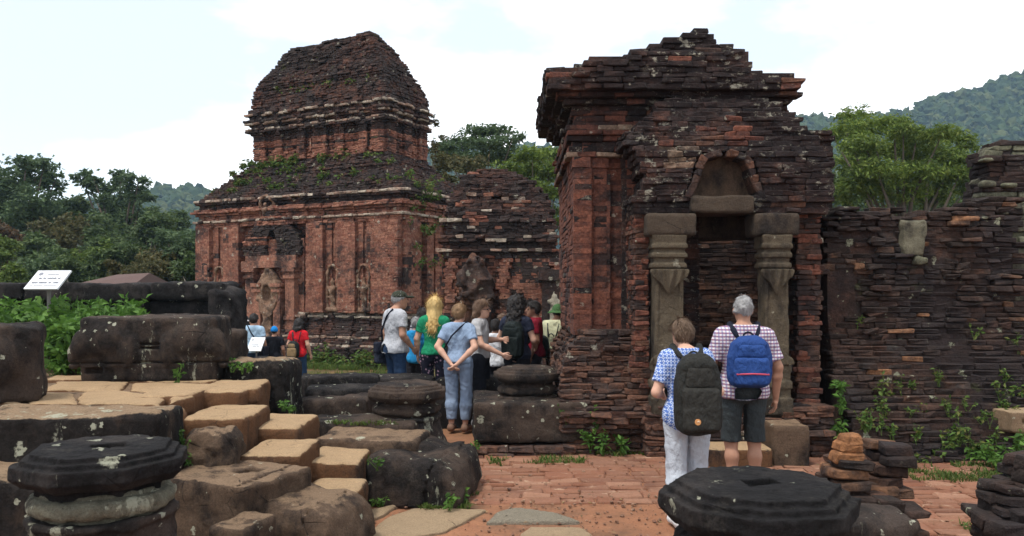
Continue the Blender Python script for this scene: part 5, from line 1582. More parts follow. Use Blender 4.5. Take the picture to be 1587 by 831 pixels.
# low court wall in front of the visitors
lw = empty('low_wall', (PX(620, 10.8), 10.8, 0), 'long low wall of dark stone blocks crossing the court behind the column bases', 'wall')
x = PX(455, 10.7)
k = 0
while x < PX(880, 10.7):
    l = random.uniform(.7, 1.25)
    zt = .66 + random.uniform(-.02, .03)
    stone('stone_block', None, None, (x + l / 2, 10.9, zt / 2 - .12), (l - .015, .5, zt + .2), M_STONE_BLACK, .05, .02, random.gauss(0, .01), .035, 110 + k, parent=lw)
    x += l; k += 1
# ---- boundary wall behind the plant bed
bw = empty('boundary_wall', (PX(170, 10.6), 10.7, .9), 'long black stone boundary wall behind the leafy plants on the terrace', 'wall')
x = PX(-140, 10.6); k = 0
xe = PX(352, 10.6)
while x < xe - .1:
    l = min(random.uniform(1.2, 1.9), xe - x)
    if xe - x - l < .5: l = xe - x
    zt = 1.885 + random.uniform(-.012, .012)
    stone('coping_stone', None, None, (x + l / 2, 10.8, zt - .10), (l - .012, .62, .24), M_STONE_BLACK, .04, .018, 0, .035, 130 + k, parent=bw)
    stone('wall_stone', None, None, (x + l / 2 - .03, 10.82, (zt - .2 + .7) / 2), (l - .014, .5, zt - .2 - .7), M_STONE_BLACK, .05, .03, 0, .04, 150 + k, parent=bw)
    x += l; k += 1
stone('wall_stone', None, None, (PX(350, 10.5), 10.55, 1.45), (.36, .5, .75), M_STONE_BLACK, .12, .05, 0, .035, 170, parent=bw)
# retaining stones of the plant bed
rs = empty('bed_edging', (PX(100, 8.9), 8.9, TZ - .05), 'low row of brown edging stones along the plant bed', 'edging')
for k, (a_, b_, py, d) in enumerate([(62, 95, 533, 8.9), (90, 128, 530, 8.7), (-40, 65, 520, 9.0)]):
    c, s = bpx(a_, b_, py, d, TZ - .06, .35)
    stone('edging_stone', None, None, c, s, M_STONE_BROWN, .05, .02, 0, .03, 180 + k, parent=rs)
V, Q, T = box((PX(60, 9.6), 9.75, TZ + .08), (4.2, 1.5, .5))
soil = link('plant_bed', bake_mesh('plant_bed', V, Q, None, [M_EARTH])); tag(soil, kind='structure')

# ---- brick rubble heaps at the right
def rubble(label, pxs, d, tops, seed, mats, n_extra=0):
    random.seed(seed)
    root = empty('brick_heap', (PX(sum(pxs) / 2, d), d + .1, 0), label, 'brick heap')
    m = Masonry()
    for (pa, pb, ytop, dd) in tops:
        z = -.04
        zt = PZ(ytop, dd)
        pb -= 6
        while z < zt:
            h = random.uniform(.052, .085)
            x = PX(pa, dd) + random.uniform(-.05, .04)
            while x < PX(pb, dd):
                l = random.uniform(.14, .26)
                for row in range(2):
                    m.brick((x + l / 2 + random.gauss(0, .02), dd + .09 + row * .16 + random.gauss(0, .022), z + h / 2), (l * .96, .17, h * .97), random.gauss(0, .14), random.choice(mats), .018, .013, (random.gauss(0, .03), random.gauss(0, .04)))
                x += l
            z += h
    m.emit(root, [M_RUBBLE, M_WALL_DARK, M_ORANGE], 'brick_masonry', 300)
    return root
M_ORANGE = brick_mat('fresh_orange_brick', [(0.30, 0.13, 0.05), (0.24, 0.11, 0.05), (0.36, 0.17, 0.07)], black=0.25, lichen=0.05, seed=41.0)
rubble('heap of loose bricks topped with two orange ones beside the octagonal base', (1275, 1405), 5.2,
       [(1294, 1338, 722, 5.2), (1362, 1402, 708, 5.35), (1340, 1376, 765, 5.25), (1300, 1405, 788, 5.05), (1296, 1334, 745, 5.4)], 7, [0, 1, 1, 0])
for k, (px, py, l) in enumerate(((1312, 707, .19), (1314, 692, .15), (1318, 681, .12))):
    p = P(px, py, 5.28)
    V = brick_verts(np.array([[l, .15, .075]], dtype=np.float32), np.array([.014]), np.array([.006]))[0]
    me = bake_mesh('loose_brick', V + np.array(p[:]), BQ, BT, [M_ORANGE])
    single('loose_brick', me, ['wide orange brick lying on top of the loose brick heap', 'rounded orange brick lying second from the top of the brick heap', 'small orange brick crowning the loose brick heap'][k], 'brick')
rubble('black heap of slabby bricks beside the paved court edge', (1515, 1600), 4.9, [(1590, 1690, 718, 4.9), (1560, 1690, 765, 4.85), (1578, 1700, 795, 4.8), (1555, 1690, 818, 4.7)], 9, [1])
stone('stone_block', 'lichen-mottled stone block under the brick heap beside the octagonal base', 'stone', (PX(1352, 4.75), 4.95, .22), (.55, .55, .52), M_BELL, .06, .03, .08, .025, 190)
# pale cut stone by the corner tower
def ex_notch(q, d): return np.maximum(d, -rbox(q, (.02, -.14, .0), (.10, .06, .025), .005))
c, s = bpx(1562, 1625, 638, 8.5, .30, .3)
stone('cut_stone', 'pale tan cut stone block resting against the corner tower', 'stone', c, s, M_FLAG, .02, .008, .15, .02, 195, extra=ex_notch)
random.seed(77)

# ---- information sign
M_SIGN = plain_mat('sign_board_white', (0.62, 0.64, 0.66), 0.5, 0.05, 30, 0.05)
M_POST = plain_mat('sign_post_grey', (0.16, 0.15, 0.14), 0.7, 0.25, 30, 0.2)
M_INK = plain_mat('sign_ink_grey', (0.20, 0.21, 0.24), 0.7, 0.2, 60, 0.0)
def sign(label, cx_, cy_, zbase, zb, w, hgt, tilt, rz, lines, pr=.022):
    root = empty('information_sign', (cx_, cy_, zbase), label, 'sign', rz=0)
    V, Q, T = tube([(cx_, cy_, zbase - .05), (cx_, cy_, zb)], [pr, pr], 10)
    link('post', bake_mesh('post', V, Q, T, [M_POST]), root)
    M_ = Matrix.Translation((cx_, cy_ - .02, zb + hgt * math.cos(tilt) * .45)) @ Matrix.Rotation(rz, 4, 'Z') @ Matrix.Rotation(-tilt, 4, 'X')
    def tr(V): return np.array([list((M_ @ Vector(v))[:]) for v in V])
    V, Q, T = box((0, 0, 0), (w, .02, hgt))
    brd = link('board', bake_mesh('board', tr(V), Q, None, [M_SIGN]), root)
    V, Q, T = merge([box((0, .014, 0), (w * .94, .012, .03)), box((0, .02, 0), (.05, .03, hgt * .8))])
    link('bracket', bake_mesh('bracket', tr(V), Q, None, [M_POST]), root)
    pcs = []
    for (lx0, lx1, lz, th) in lines:                         # rows of lettering
        x = lx0
        while x < lx1:
            wl = random.uniform(.010, .017) * w / .45
            if random.random() > .14:
                hh = th * random.uniform(.75, 1.0)
                pcs.append(box(((x + wl / 2) * 1.0, -.0125, lz - (th - hh) / 2), (wl * .8, .003, hh)))
            x += wl * 1.25
    if pcs:
        V, Q, T = merge(pcs)
        ltr = link('lettering', bake_mesh('lettering', tr(V), Q, None, [M_INK]), root); ltr['kind'] = 'stuff'
        ltr.parent = brd; ltr.matrix_parent_inverse = pm(brd).inverted()
    # small round emblem
    V, Q, T = tube([(-w * .32, -.0105, hgt * .30), (-w * .32, -.014, hgt * .30)], [.028 * w / .45] * 2, 16)
    e_ = link('emblem', bake_mesh('emblem', tr(V), Q, T, [M_INK]), root)
    e_.parent = brd; e_.matrix_parent_inverse = pm(brd).inverted()
    return root
sp = P(76, 497, 9.4)
sign('white tilted information sign on a grey post standing in the plants', sp.x, sp.y, sp.z - .3, PZ(447, 9.4), .43, .32, R(48), R(-8),
     [(-.12, .15, .02, .030), (-.17, .17, -.055, .030), (-.05, .10, .085, .012), (-.17, .17, -.10, .012)])
sp2 = P(396, 535, 16.3)
sign('small white information board in front of the visitor in pale denim', sp2.x + .02, sp2.y, -.3, sp2.z - .1, .30, .34, R(40), R(-8), [(-.08, .08, -.02, .02), (-.08, .08, -.06, .015)], .018)
# ---- far tiled roof behind the boundary wall
rf = empty('pavilion', (PX(150, 25), 26, -.2), 'low pavilion with brown tiled roof hidden among trees behind the boundary wall', 'building')
M_TILE = plain_mat('roof_tile', (0.085, 0.05, 0.042), 0.8, 0.3, 14, 0.4, 0.02)
r0 = PX(108, 25); r1 = PX(215, 25); zr = PZ(425, 25.5); ze = PZ(446, 25)
V = np.array([(r0, 24.4, ze), (r1, 24.4, ze), (r1 - .2, 26.2, zr + .05), (r0 + .9, 26.2, zr), (r0, 28, ze), (r1, 28, ze), (r0, 24.4, ze - .08), (r1, 24.4, ze - .08), (r1, 28, ze - .08), (r0, 28, ze - .08)])
Q = [(0, 1, 2, 3), (3, 2, 5, 4), (0, 6, 7, 1), (6, 9, 8, 7), (4, 5, 8, 9)]; T = [(0, 3, 4), (1, 5, 2), (0, 4, 9), (0, 9, 6), (1, 7, 8), (1, 8, 5)]
link('roof', bake_mesh('roof', V, Q, T, [M_TILE]), rf)
V, Q, T = merge([box(((r0 + r1) / 2, 26.2, (ze - .1 - .3) / 2), (r1 - r0 - .6, 3.0, ze - .1 + .3))])
link('wall', bake_mesh('wall', V, Q, T, [M_FLAG_GREY]), rf)
# ================================================================== people
def cloth(name, col, var=.18, scale=14, rough=.85, pattern=None, col2=None):
    m = NT(name)
    m.b.inputs['Specular IOR Level'].default_value = 0.12
    v = m.objco()
    f = m.noise(v, scale, 4, .6)
    c = m.mix(f, tuple(x * (1 - var) for x in col), tuple(min(1, x * (1 + var)) for x in col))
    if pattern == 'check':
        def stripes(ch, freq, w, ph=0.0):
            k = m.math('FRACT', m.math('ADD', m.math('MULTIPLY', m.sep(v, ch), freq), ph))
            return m.math('LESS_THAN', k, w)
        hz_ = stripes(2, 34, .5); vt_ = stripes(0, 34, .45)
        c = m.mix(m.math('MULTIPLY', hz_, .8), c, col2[0])
        c = m.mix(m.math('MULTIPLY', vt_, .55), c, col2[1])
    if pattern == 'dots':
        sx_ = m.math('SUBTRACT', m.math('FRACT', m.math('MULTIPLY', m.sep(v, 0), 38)), .5)
        sz_ = m.math('SUBTRACT', m.math('FRACT', m.math('MULTIPLY', m.sep(v, 2), 38)), .5)
        dd = m.math('ADD', m.math('ABSOLUTE', sx_), m.math('ABSOLUTE', sz_))
        c = m.mix(m.math('MULTIPLY', m.math('LESS_THAN', m.math('ABSOLUTE', m.math('SUBTRACT', dd, .36)), .13), .85), c, col2[0])
    if pattern == 'flowers':
        vo = m.n('ShaderNodeTexVoronoi'); m.l(v, vo.inputs['Vector']); vo.inputs['Scale'].default_value = 24
        on = m.math('MULTIPLY', m.math('LESS_THAN', vo.outputs['Distance'], .36), m.math('GREATER_THAN', m.sep(vo.outputs['Color'], 0), .55))
        c = m.mix(on, c, col2[0])
    if pattern == 'hstripe':
        k = m.math('FRACT', m.math('MULTIPLY', m.sep(v, 2), 16))
        c = m.mix(m.math('LESS_THAN', k, .35), c, col2[0])
    weave = m.noise(v, 260, 2, .5)
    return m.done(c, m.bump(weave, .15, .002, m.bump(m.noise(m.mapping(v, scale=(1, 1, .55), rot=(.3, .5, 0)), 11, 5, .62), .9, .06)), rough)
def skinm(name, col):
    m = NT(name)
    f = m.noise(m.objco(), 25, 4, .6)
    c = m.mix(f, tuple(x * .85 for x in col), tuple(min(1, x * 1.12) for x in col))
    m.b.inputs['Specular IOR Level'].default_value = .3
    return m.done(c, m.bump(f, .15, .003), .6)
def hairm(name, col, gray=None):
    m = NT(name)
    v = m.objco()
    f = m.noise(m.mapping(v, scale=(1, 1, .22)), 75, 4, .7)
    lo = tuple(x * .45 for x in col); hi = tuple(min(1, x * 1.5) for x in col)
    c = m.mix(f, lo, hi)
    m.b.inputs['Specular IOR Level'].default_value = .3
    return m.done(c, m.bump(f, .8, .01), .6)
SK_FAIR = skinm('fair_skin', (.52, .30, .215)); SK_TAN = skinm('tanned_skin', (.36, .19, .125)); SK_BROWN = skinm('brown_skin', (.25, .13, .085))
HM = {k: hairm(k + '_hair', c) for k, c in dict(grey=(.27, .265, .265), blonde=(.60, .42, .17), fair=(.24, .145, .075), brown=(.13, .075, .045), dark=(.022, .018, .017), greybrown=(.115, .072, .045)).items()}
M_SHOE = plain_mat('shoe_dark', (.05, .045, .045), .7); M_SHOE_W = plain_mat('shoe_white', (.6, .6, .6), .6)
M_EYE = plain_mat('eye_dark', (.02, .015, .012), .3); M_LIP = plain_mat('lip', (.32, .12, .10), .6)
M_STRAP = plain_mat('strap_dark', (.025, .027, .033), .8); M_GLASS = plain_mat('dark_frame', (.02, .018, .02), .3)

def person(label, loc, yaw, h, arms, shirt, pants, hair, skin, group=None, shoe=None, female=False, stout=1.0, lean=0.0, head=(0, 0, 0), res=.013, stride=0.0, sleeve=.62, hem=.86, cuff=.12, neckline=1.455, pant_w=1.0, hat=None, face=False, loose=1.0, skirt=False, glasses=False):
    """local frame: x right, y the way the person faces, z up, drawn for 1.75 m then scaled. arms: {'L':(elbow,wrist),'R':...}"""
    k = h / 1.75
    root = empty('person', loc, label, 'person', group, rz=yaw)
    S = lambda *v: A3(*v)
    ln = lambda z: lean * max(0, z - .95)                       # forward lean of the upper body
    sw = .165 if female else .185
    hw = .104 if female else .10
    tw_ = (.90 if female else 1.0) * stout
    lg = {}
    for sgn, nm in ((-1, 'L'), (1, 'R')):
        st = stride * sgn
        lg[nm] = (S(sgn * hw, 0, .92), S(sgn * hw * 1.0, .03 + st * .5, .49), S(sgn * hw * .95, -.02 + st, .085), S(sgn * hw * 1.15, .14 + st, .035))
    sh = {'L': S(-sw, ln(1.41) - .01, 1.405), 'R': S(sw, ln(1.41) - .01, 1.405)}
    am = {n: (S(*arms[n][0]) + S(0, ln(arms[n][0][2]), 0), S(*arms[n][1]) + S(0, ln(arms[n][1][2]), 0)) for n in ('L', 'R')}
    nk = S(0, ln(1.47) - .02, 1.47)
    hx, hy, ht = head
    hc = S(hx, ln(1.6) + .02 + hy, 1.625 - abs(hy) * .25)
    ct, st_ = math.cos(ht), math.sin(ht)
    def hl(x, y, z): return hc + S(x * ct - y * st_, x * st_ + y * ct, z)
    def torso(Pt, g=0.0):
        return su(.07, ell(Pt, (0, ln(1.28), 1.28), (.165 * tw_ + g, .112 * stout + g, .22)), ell(Pt, (0, ln(1.08) + .005, 1.07), (.145 * tw_ + g, .105 * stout + g, .17)),
                  ell(Pt, (0, -.01, .95), ((.175 if female else .165) * (1 + (tw_ - 1) * .6) + g, .125 * stout + g, .13)), cone(Pt, sh['L'] * S(.80, 1, 1), sh['R'] * S(.80, 1, 1), .054 + g, .054 + g),
                  cone(Pt, sh['L'] * S(.5, 1, 1) + S(0, 0, .01), nk + S(0, 0, -.01), .055 + g, .06 + g), cone(Pt, sh['R'] * S(.5, 1, 1) + S(0, 0, .01), nk + S(0, 0, -.01), .055 + g, .06 + g))
    def upper(Pt, n, g=0.0, f0=1.0):
        return cone(Pt, sh[n], am[n][0], .056 * f0 + g, .043 * f0 + g)
    def fore(Pt, n, g=0.0):
        mid = am[n][0] * .7 + am[n][1] * .3
        return su(.02, cone(Pt, am[n][0], mid, .041 + g, .043 + g), cone(Pt, mid, am[n][1], .043 + g, .027 + g))
    def leg(Pt, n, g=0.0, w=1.0):
        a, b, c, d = lg[n]
        calf = b * .68 + c * .32 + S(0, -.015, 0)
        return su(.03, cone(Pt, a, b, .088 * w + g, .058 * w + g), cone(Pt, b, calf, .052 * w + g, .057 * w + g), cone(Pt, calf, c, .055 * w + g, .036 * w + g))
    def headf(Pt):
        q = Pt - hc
        q = np.stack([q[..., 0] * ct + q[..., 1] * st_, -q[..., 0] * st_ + q[..., 1] * ct, q[..., 2]], axis=-1)
        d = su(.03, ell(q, (0, -.012, .025), (.074, .093, .095)), ell(q, (0, .025, -.035), (.060, .068, .082)), ell(q, (0, .055, -.085), (.032, .032, .03)))
        d = smin(d, cone(q, (0, .088, .015), (0, .112, -.022), .009, .015), .015)            # nose
        d = smin(d, cone(q, (-.035, .078, .03), (.035, .078, .03), .012, .012), .015)         # brow
        d = smax(d, -ell(q, (-.032, .098, .006), (.017, .014, .011)), .012)
        d = smax(d, -ell(q, (.032, .098, .006), (.017, .014, .011)), .012)
        d = smin(d, cone(q, (-.02, .088, -.06), (.02, .088, -.06), .009, .009), .008)         # lips
        for s_ in (-1, 1):
            d = smin(d, ell(q, (s_ * .077, -.005, -.005), (.011, .022, .034)), .008)
        return d
    body_bits = lambda Pt: su(.025, headf(Pt), cone(Pt, nk + S(0, -.005, -.03), hc + S(0, -.02, -.05), .060 if not female else .052, .052 if not female else .046), torso(Pt, -.01), upper(Pt, 'L'), upper(Pt, 'R'), fore(Pt, 'L'), fore(Pt, 'R'), leg(Pt, 'L'), leg(Pt, 'R'))
    allp = np.array([*sh.values(), *[p for a in am.values() for p in a], *[p for l in lg.values() for p in l], hc])
    lo = allp.min(axis=0) - .14; hi = allp.max(axis=0) + .15; lo[2] = -.02
    r = res / k
    pieces = [(*snet(body_bits, lo, hi, r), None)]
    # hands: palm, four bent fingers, thumb
    for n in ('L', 'R'):
        e, w = am[n]; d = (w - e) / (np.linalg.norm(w - e) + 1e-6)
        inn = S(-1 if n == 'R' else 1, 0.2, 0); side = np.cross(d, inn); side /= np.linalg.norm(side) + 1e-6     # across the knuckles
        pal = np.cross(side, d); pal = pal if np.dot(pal, inn) > 0 else -pal                                      # palm side
        if side[1] < 0: side = -side
        def hand(Pt, w=w, d=d, side=side, pal=pal):
            f = su(.014, cone(Pt, w, w + d * .03, .025, .024), cone(Pt, w + d * .045 - side * .022, w + d * .085 - side * .026, .016, .014), cone(Pt, w + d * .045 + side * .022, w + d * .088 + side * .026, .017, .014), cone(Pt, w + d * .045, w + d * .09, .017, .015))
            for q_, (off, L_) in enumerate(((-.030, .058), (-.010, .072), (.010, .076), (.030, .068))):
                a0 = w + d * .088 + side * off; a1 = a0 + d * L_ * .52 + pal * L_ * .18; a2 = a1 + d * L_ * .28 + pal * L_ * .42
                f = np.minimum(f, su(.004, cone(Pt, a0, a1, .0095, .0085), cone(Pt, a1, a2, .0085, .0072)))
            t0 = w + d * .035 + side * .026; t1 = t0 + d * .032 + side * .024 + pal * .012; t2 = t1 + d * .034 + side * .004 + pal * .012
            return smin(f, su(.004, cone(Pt, t0, t1, .0125, .0105), cone(Pt, t1, t2, .0105, .008)), .006)
        cpt = w + d * .09
        pieces.append((*snet(hand, cpt - .14, cpt + .14, max(.0055, res * .42) / k), None))
    V, Q, T = merge(pieces)
    b = link('body', bake_mesh('body', V * k, Q, T, [skin], smooth=True), root, world=False)
    def cpart(nm, f, lo_, hi_, mat, rs=None, parent=None):
        V, Q = snet(f, lo_, hi_, (rs or res) / k)
        return link(nm, bake_mesh(nm, V * k, Q, None, [mat], smooth=True), root if parent is None else parent, world=False)
    sd_ = int(abs(loc[0]) * 100) + int(h * 100)
    fold = lambda Pt, a_=1.0: .008 * a_ * fbm(Pt * A3(1, 1, .6), 10, 3, sd_) + .0045 * a_ * np.abs(np.sin((Pt[..., 2] * .8 + Pt[..., 0] * .5) * 38 + 4 * vnoise(Pt, 6, sd_)))
    # shirt
    def f_shirt(Pt):
        t = torso(Pt, .014 * loose)
        flare = np.clip(1.12 - Pt[..., 2], 0, .3) * .10 * loose
        t = np.maximum(t - flare, hem - Pt[..., 2])
        d = t
        for n in ('L', 'R'):
            a = sh[n]; e = am[n][0]; ax = (e - a); L_ = np.linalg.norm(ax); ax = ax / L_
            u = upper(Pt, n, .016 * loose, 1.06)
            if sleeve > 1.0:
                f2 = fore(Pt, n, .014); axf = am[n][1] - e; Lf = np.linalg.norm(axf); axf = axf / Lf
                u = smin(u, np.maximum(f2, dot3(Pt - e, axf) - Lf * (sleeve - 1)), .02)
            else:
                u = np.maximum(u, dot3(Pt - a, ax) - L_ * sleeve)
            d = smin(d, u, .045)
        d = d + fold(Pt)
        d = np.maximum(d, -ell(Pt, nk + S(0, .02, .05), (.062, .066, .055)))
        return np.maximum(d, Pt[..., 2] - (neckline + .05))
    lo2 = np.array([lo[0], lo[1], hem - .06]); hi2 = np.array([hi[0], hi[1], 1.6])
    cpart('shirt', f_shirt, lo2, hi2, shirt)
    # trousers or skirt
    def f_pants(Pt):
        hipd = np.maximum(torso(Pt, .006), Pt[..., 2] - 1.02)
        if skirt:
            z = Pt[..., 2]; wd = np.interp(z, [cuff, .95], [.23, .16]); 
            e2 = np.sqrt((Pt[..., 0] / 1.0) ** 2 + (Pt[..., 1] / .85) ** 2) - wd + .012 * np.sin(np.arctan2(Pt[..., 1], Pt[..., 0]) * 11)
            d = smin(np.maximum(e2, z - .96), hipd, .04)
        else:
            lgs = []
            for n in ('L', 'R'):
                g = (.016 + .022 * np.clip(.75 - Pt[..., 2], 0, .7)) * pant_w
                lgs.append(smin(hipd, leg(Pt, n, 0, 1.0) - g, .05))
            d = smin(lgs[0], lgs[1], .012)
        d = d + fold(Pt, 1.1)
        return np.maximum(d, cuff - Pt[..., 2])
    lo3 = np.array([-.34, lo[1], cuff - .05]); hi3 = np.array([.34, hi[1], 1.1])
    cpart('skirt' if skirt else 'trousers', f_pants, lo3, hi3, pants)
    # shoes
    def f_shoe(Pt):
        d = None
        for n in ('L', 'R'):
            c, t = lg[n][2], lg[n][3]
            q = su(.03, cone(Pt, c + S(0, -.03, -.03), t, .046, .042), cone(Pt, c + S(0, -.01, 0), c + S(0, -.02, -.04), .043, .05))
            q = np.maximum(q, -Pt[..., 2])
            d = q if d is None else np.minimum(d, q)
        return np.maximum(d, Pt[..., 2] - .115)
    cpart('shoes', f_shoe, (-.25, lo[1], -.03), (.25, hi[1] + .1, .2), shoe or M_SHOE)
    # hair
    style, hm = hair
    def f_hair(Pt):
        q = Pt - hc
        q = np.stack([q[..., 0] * ct + q[..., 1] * st_, -q[..., 0] * st_ + q[..., 1] * ct, q[..., 2]], axis=-1)
        th = {'short': .020, 'crop': .009, 'long': .022, 'curly': .05, 'bob': .028}[style]
        d = ell(q, (0, -.014, .028), (.076 + th, .096 + th, .098 + th))
        face_cut = np.maximum(.055 - q[..., 1] - np.clip(q[..., 2] - .03, -.2, .1) * .55, -(.062 - q[..., 2])) if False else None
        front = q[..., 1] - np.interp(q[..., 2], [-.1, -.02, .03, .07, .11], [-.02, .0, .035, .075, .12])
        d = smax(d, front, .015)
        low = {'short': -.065, 'crop': -.055, 'long': -.3, 'curly': -.2, 'bob': -.12}[style]
        ear = ell(np.stack([np.abs(q[..., 0]), q[..., 1], q[..., 2]], axis=-1), (.08, .005, -.015), (.03, .03, .045))
        if style in ('short', 'crop'):
            d = smax(d, -ear, .01); d = smax(d, low + (.04 if style == 'crop' else 0) - q[..., 2] - .4 * np.clip(-q[..., 1] - .02, -.1, .06), .015)
        else:
            w_ = {'long': .095, 'curly': .125, 'bob': .098}[style]
            L_ = {'long': .33, 'curly': .25, 'bob': .12}[style]
            mane = su(.05, cone(q, (0, -.045, .02), (0, -.15 if style == 'long' else -.10, -L_), w_, w_ * (.66 if style != 'curly' else .95)), cone(q, (-.055, -.03, 0), (-.08, -.10, -L_ * .8), .045, .035), cone(q, (.055, -.03, 0), (.08, -.10, -L_ * .8), .045, .035))
            d = smin(d, mane, .03)
            d = smax(d, front - .0, .015)
        amp = .022 if style in ('curly',) else (.005 if style == 'long' else .011)
        return d + amp * fbm(Pt * A3(1, 1, .35 if style == 'long' else 1), 26, 2, sd_) + .003 * vnoise(Pt, 70, 3)
    V, Q = snet(f_hair, hc - A3(.2, .22, .46), hc + A3(.2, .2, .2), min(res, .011) / k)
    # loose locks lying over the hair mass
    ns = {'short': 900, 'crop': 500, 'long': 1400, 'curly': 1600, 'bob': 1000}[style]
    if res > .016: ns //= 3
    pick = V[RNG.integers(0, len(V), ns)]
    out = pick - (hc + A3(0, -.02, .02)); out /= np.linalg.norm(out, axis=1)[:, None] + 1e-6
    dn = np.array([0, -.5, -1.0]) - out * (out @ np.array([0, -.5, -1.0]))[:, None]
    dn = dn + RNG.normal(0, .16 if style != 'curly' else .6, dn.shape) + out * .04
    dn /= np.linalg.norm(dn, axis=1)[:, None] + 1e-6
    L_ = RNG.uniform(.6, 1.2, ns)[:, None] * {'short': .045, 'crop': .02, 'long': .10, 'curly': .05, 'bob': .07}[style]
    sd3 = np.cross(dn, out); sd3 /= np.linalg.norm(sd3, axis=1)[:, None] + 1e-6
    w3 = sd3 * .0032
    b0 = pick - out * .004; b1 = pick + dn * L_ * .5 + out * .004; b2 = pick + dn * L_ + out * .001
    SV = np.stack([b0 - w3, b0 + w3, b1 + w3, b1 - w3, b2], axis=1).reshape(-1, 3)
    of = (np.arange(ns) * 5)[:, None, None]
    ST = (np.array([[0, 1, 2], [0, 2, 3], [3, 2, 4]])[None] + of).reshape(-1, 3)
    V, Q, T = merge([(V, Q, None), (SV, None, ST)])
    link('hair', bake_mesh('hair', V * k, Q, T, [hm], smooth=True), root, world=False)
    if hat:
        kind, hcol = hat
        def f_hat(Pt):
            q = Pt - hc
            q = np.stack([q[..., 0] * ct + q[..., 1] * st_, -q[..., 0] * st_ + q[..., 1] * ct, q[..., 2]], axis=-1)
            cr = ell(q, (0, -.012, .055), (.094, .112, .085 if kind == 'cap' else .10))
            cr = smax(cr, .045 - q[..., 2], .01)
            if kind == 'cap':
                bill = np.maximum(ell(q, (0, .115, .05), (.078, .095, .018)), .02 - q[..., 1])
                return smin(cr, bill, .012)
            if kind == 'knit':
                return smax(ell(q, (0, -.012, .03), (.096, .115, .125)), .0 - q[..., 2], .012)
            rho = np.sqrt(q[..., 0] ** 2 + (q[..., 1] + .01) ** 2)
            brim = np.abs(q[..., 2] - .045 + np.clip(rho - .1, 0, .1) * .55) - .007
            return smin(cr, np.maximum(brim, rho - .175), .012)
        cpart('hat', f_hat, hc - A3(.22, .24, .1), hc + A3(.22, .26, .22), hcol, min(res, .01))
    if face:
        pcs = []
        for s_ in (-1, 1):
            c_ = hl(s_ * .032, .083, .006); pcs.append(_ball(c_, .011))
        V, Q, T = merge(pcs); link('eyes', bake_mesh('eyes', V * k, Q, T, [M_EYE], smooth=True), root, world=False)
        c_ = hl(0, .093, -.06); V, Q, T = tube([hl(-.022, .086, -.06), hl(0, .0955, -.06), hl(.022, .086, -.06)], [.003, .007, .003], 6)
        link('mouth', bake_mesh('mouth', V * k, Q, T, [M_LIP], smooth=True), root, world=False)
    if glasses:
        pcs = []
        for s_ in (-1, 1):
            ring = [hl(s_ * .033 + .026 * math.cos(t), .102, .004 + .02 * math.sin(t)) for t in np.linspace(0, 2 * math.pi, 13)]
            pcs.append(tube(ring, [.0035] * 13, 5)); pcs.append(tube([hl(s_ * .058, .10, .01), hl(s_ * .082, .0, .008)], [.0035] * 2, 5))
        pcs.append(tube([hl(-.008, .108, .008), hl(.008, .108, .008)], [.0035] * 2, 5))
        V, Q, T = merge(pcs); link('glasses', bake_mesh('glasses', V * k, Q, T, [M_GLASS], smooth=True), root, world=False)
    root['_k'] = k; root['_lean'] = lean
    return root
def _ball(c, r):
    bm = bmesh.new(); bmesh.ops.create_icosphere(bm, subdivisions=2, radius=r)
    V = np.array([v.co[:] for v in bm.verts]) + np.asarray(c); T = np.array([[v.index for v in f.verts] for f in bm.faces]); bm.free()
    return V, None, T
def pworld(root, p):
    """point in a person's 1.75 m frame -> world"""
    k = root['_k']; return pm(root) @ Vector([p[0] * k, p[1] * k, p[2] * k])

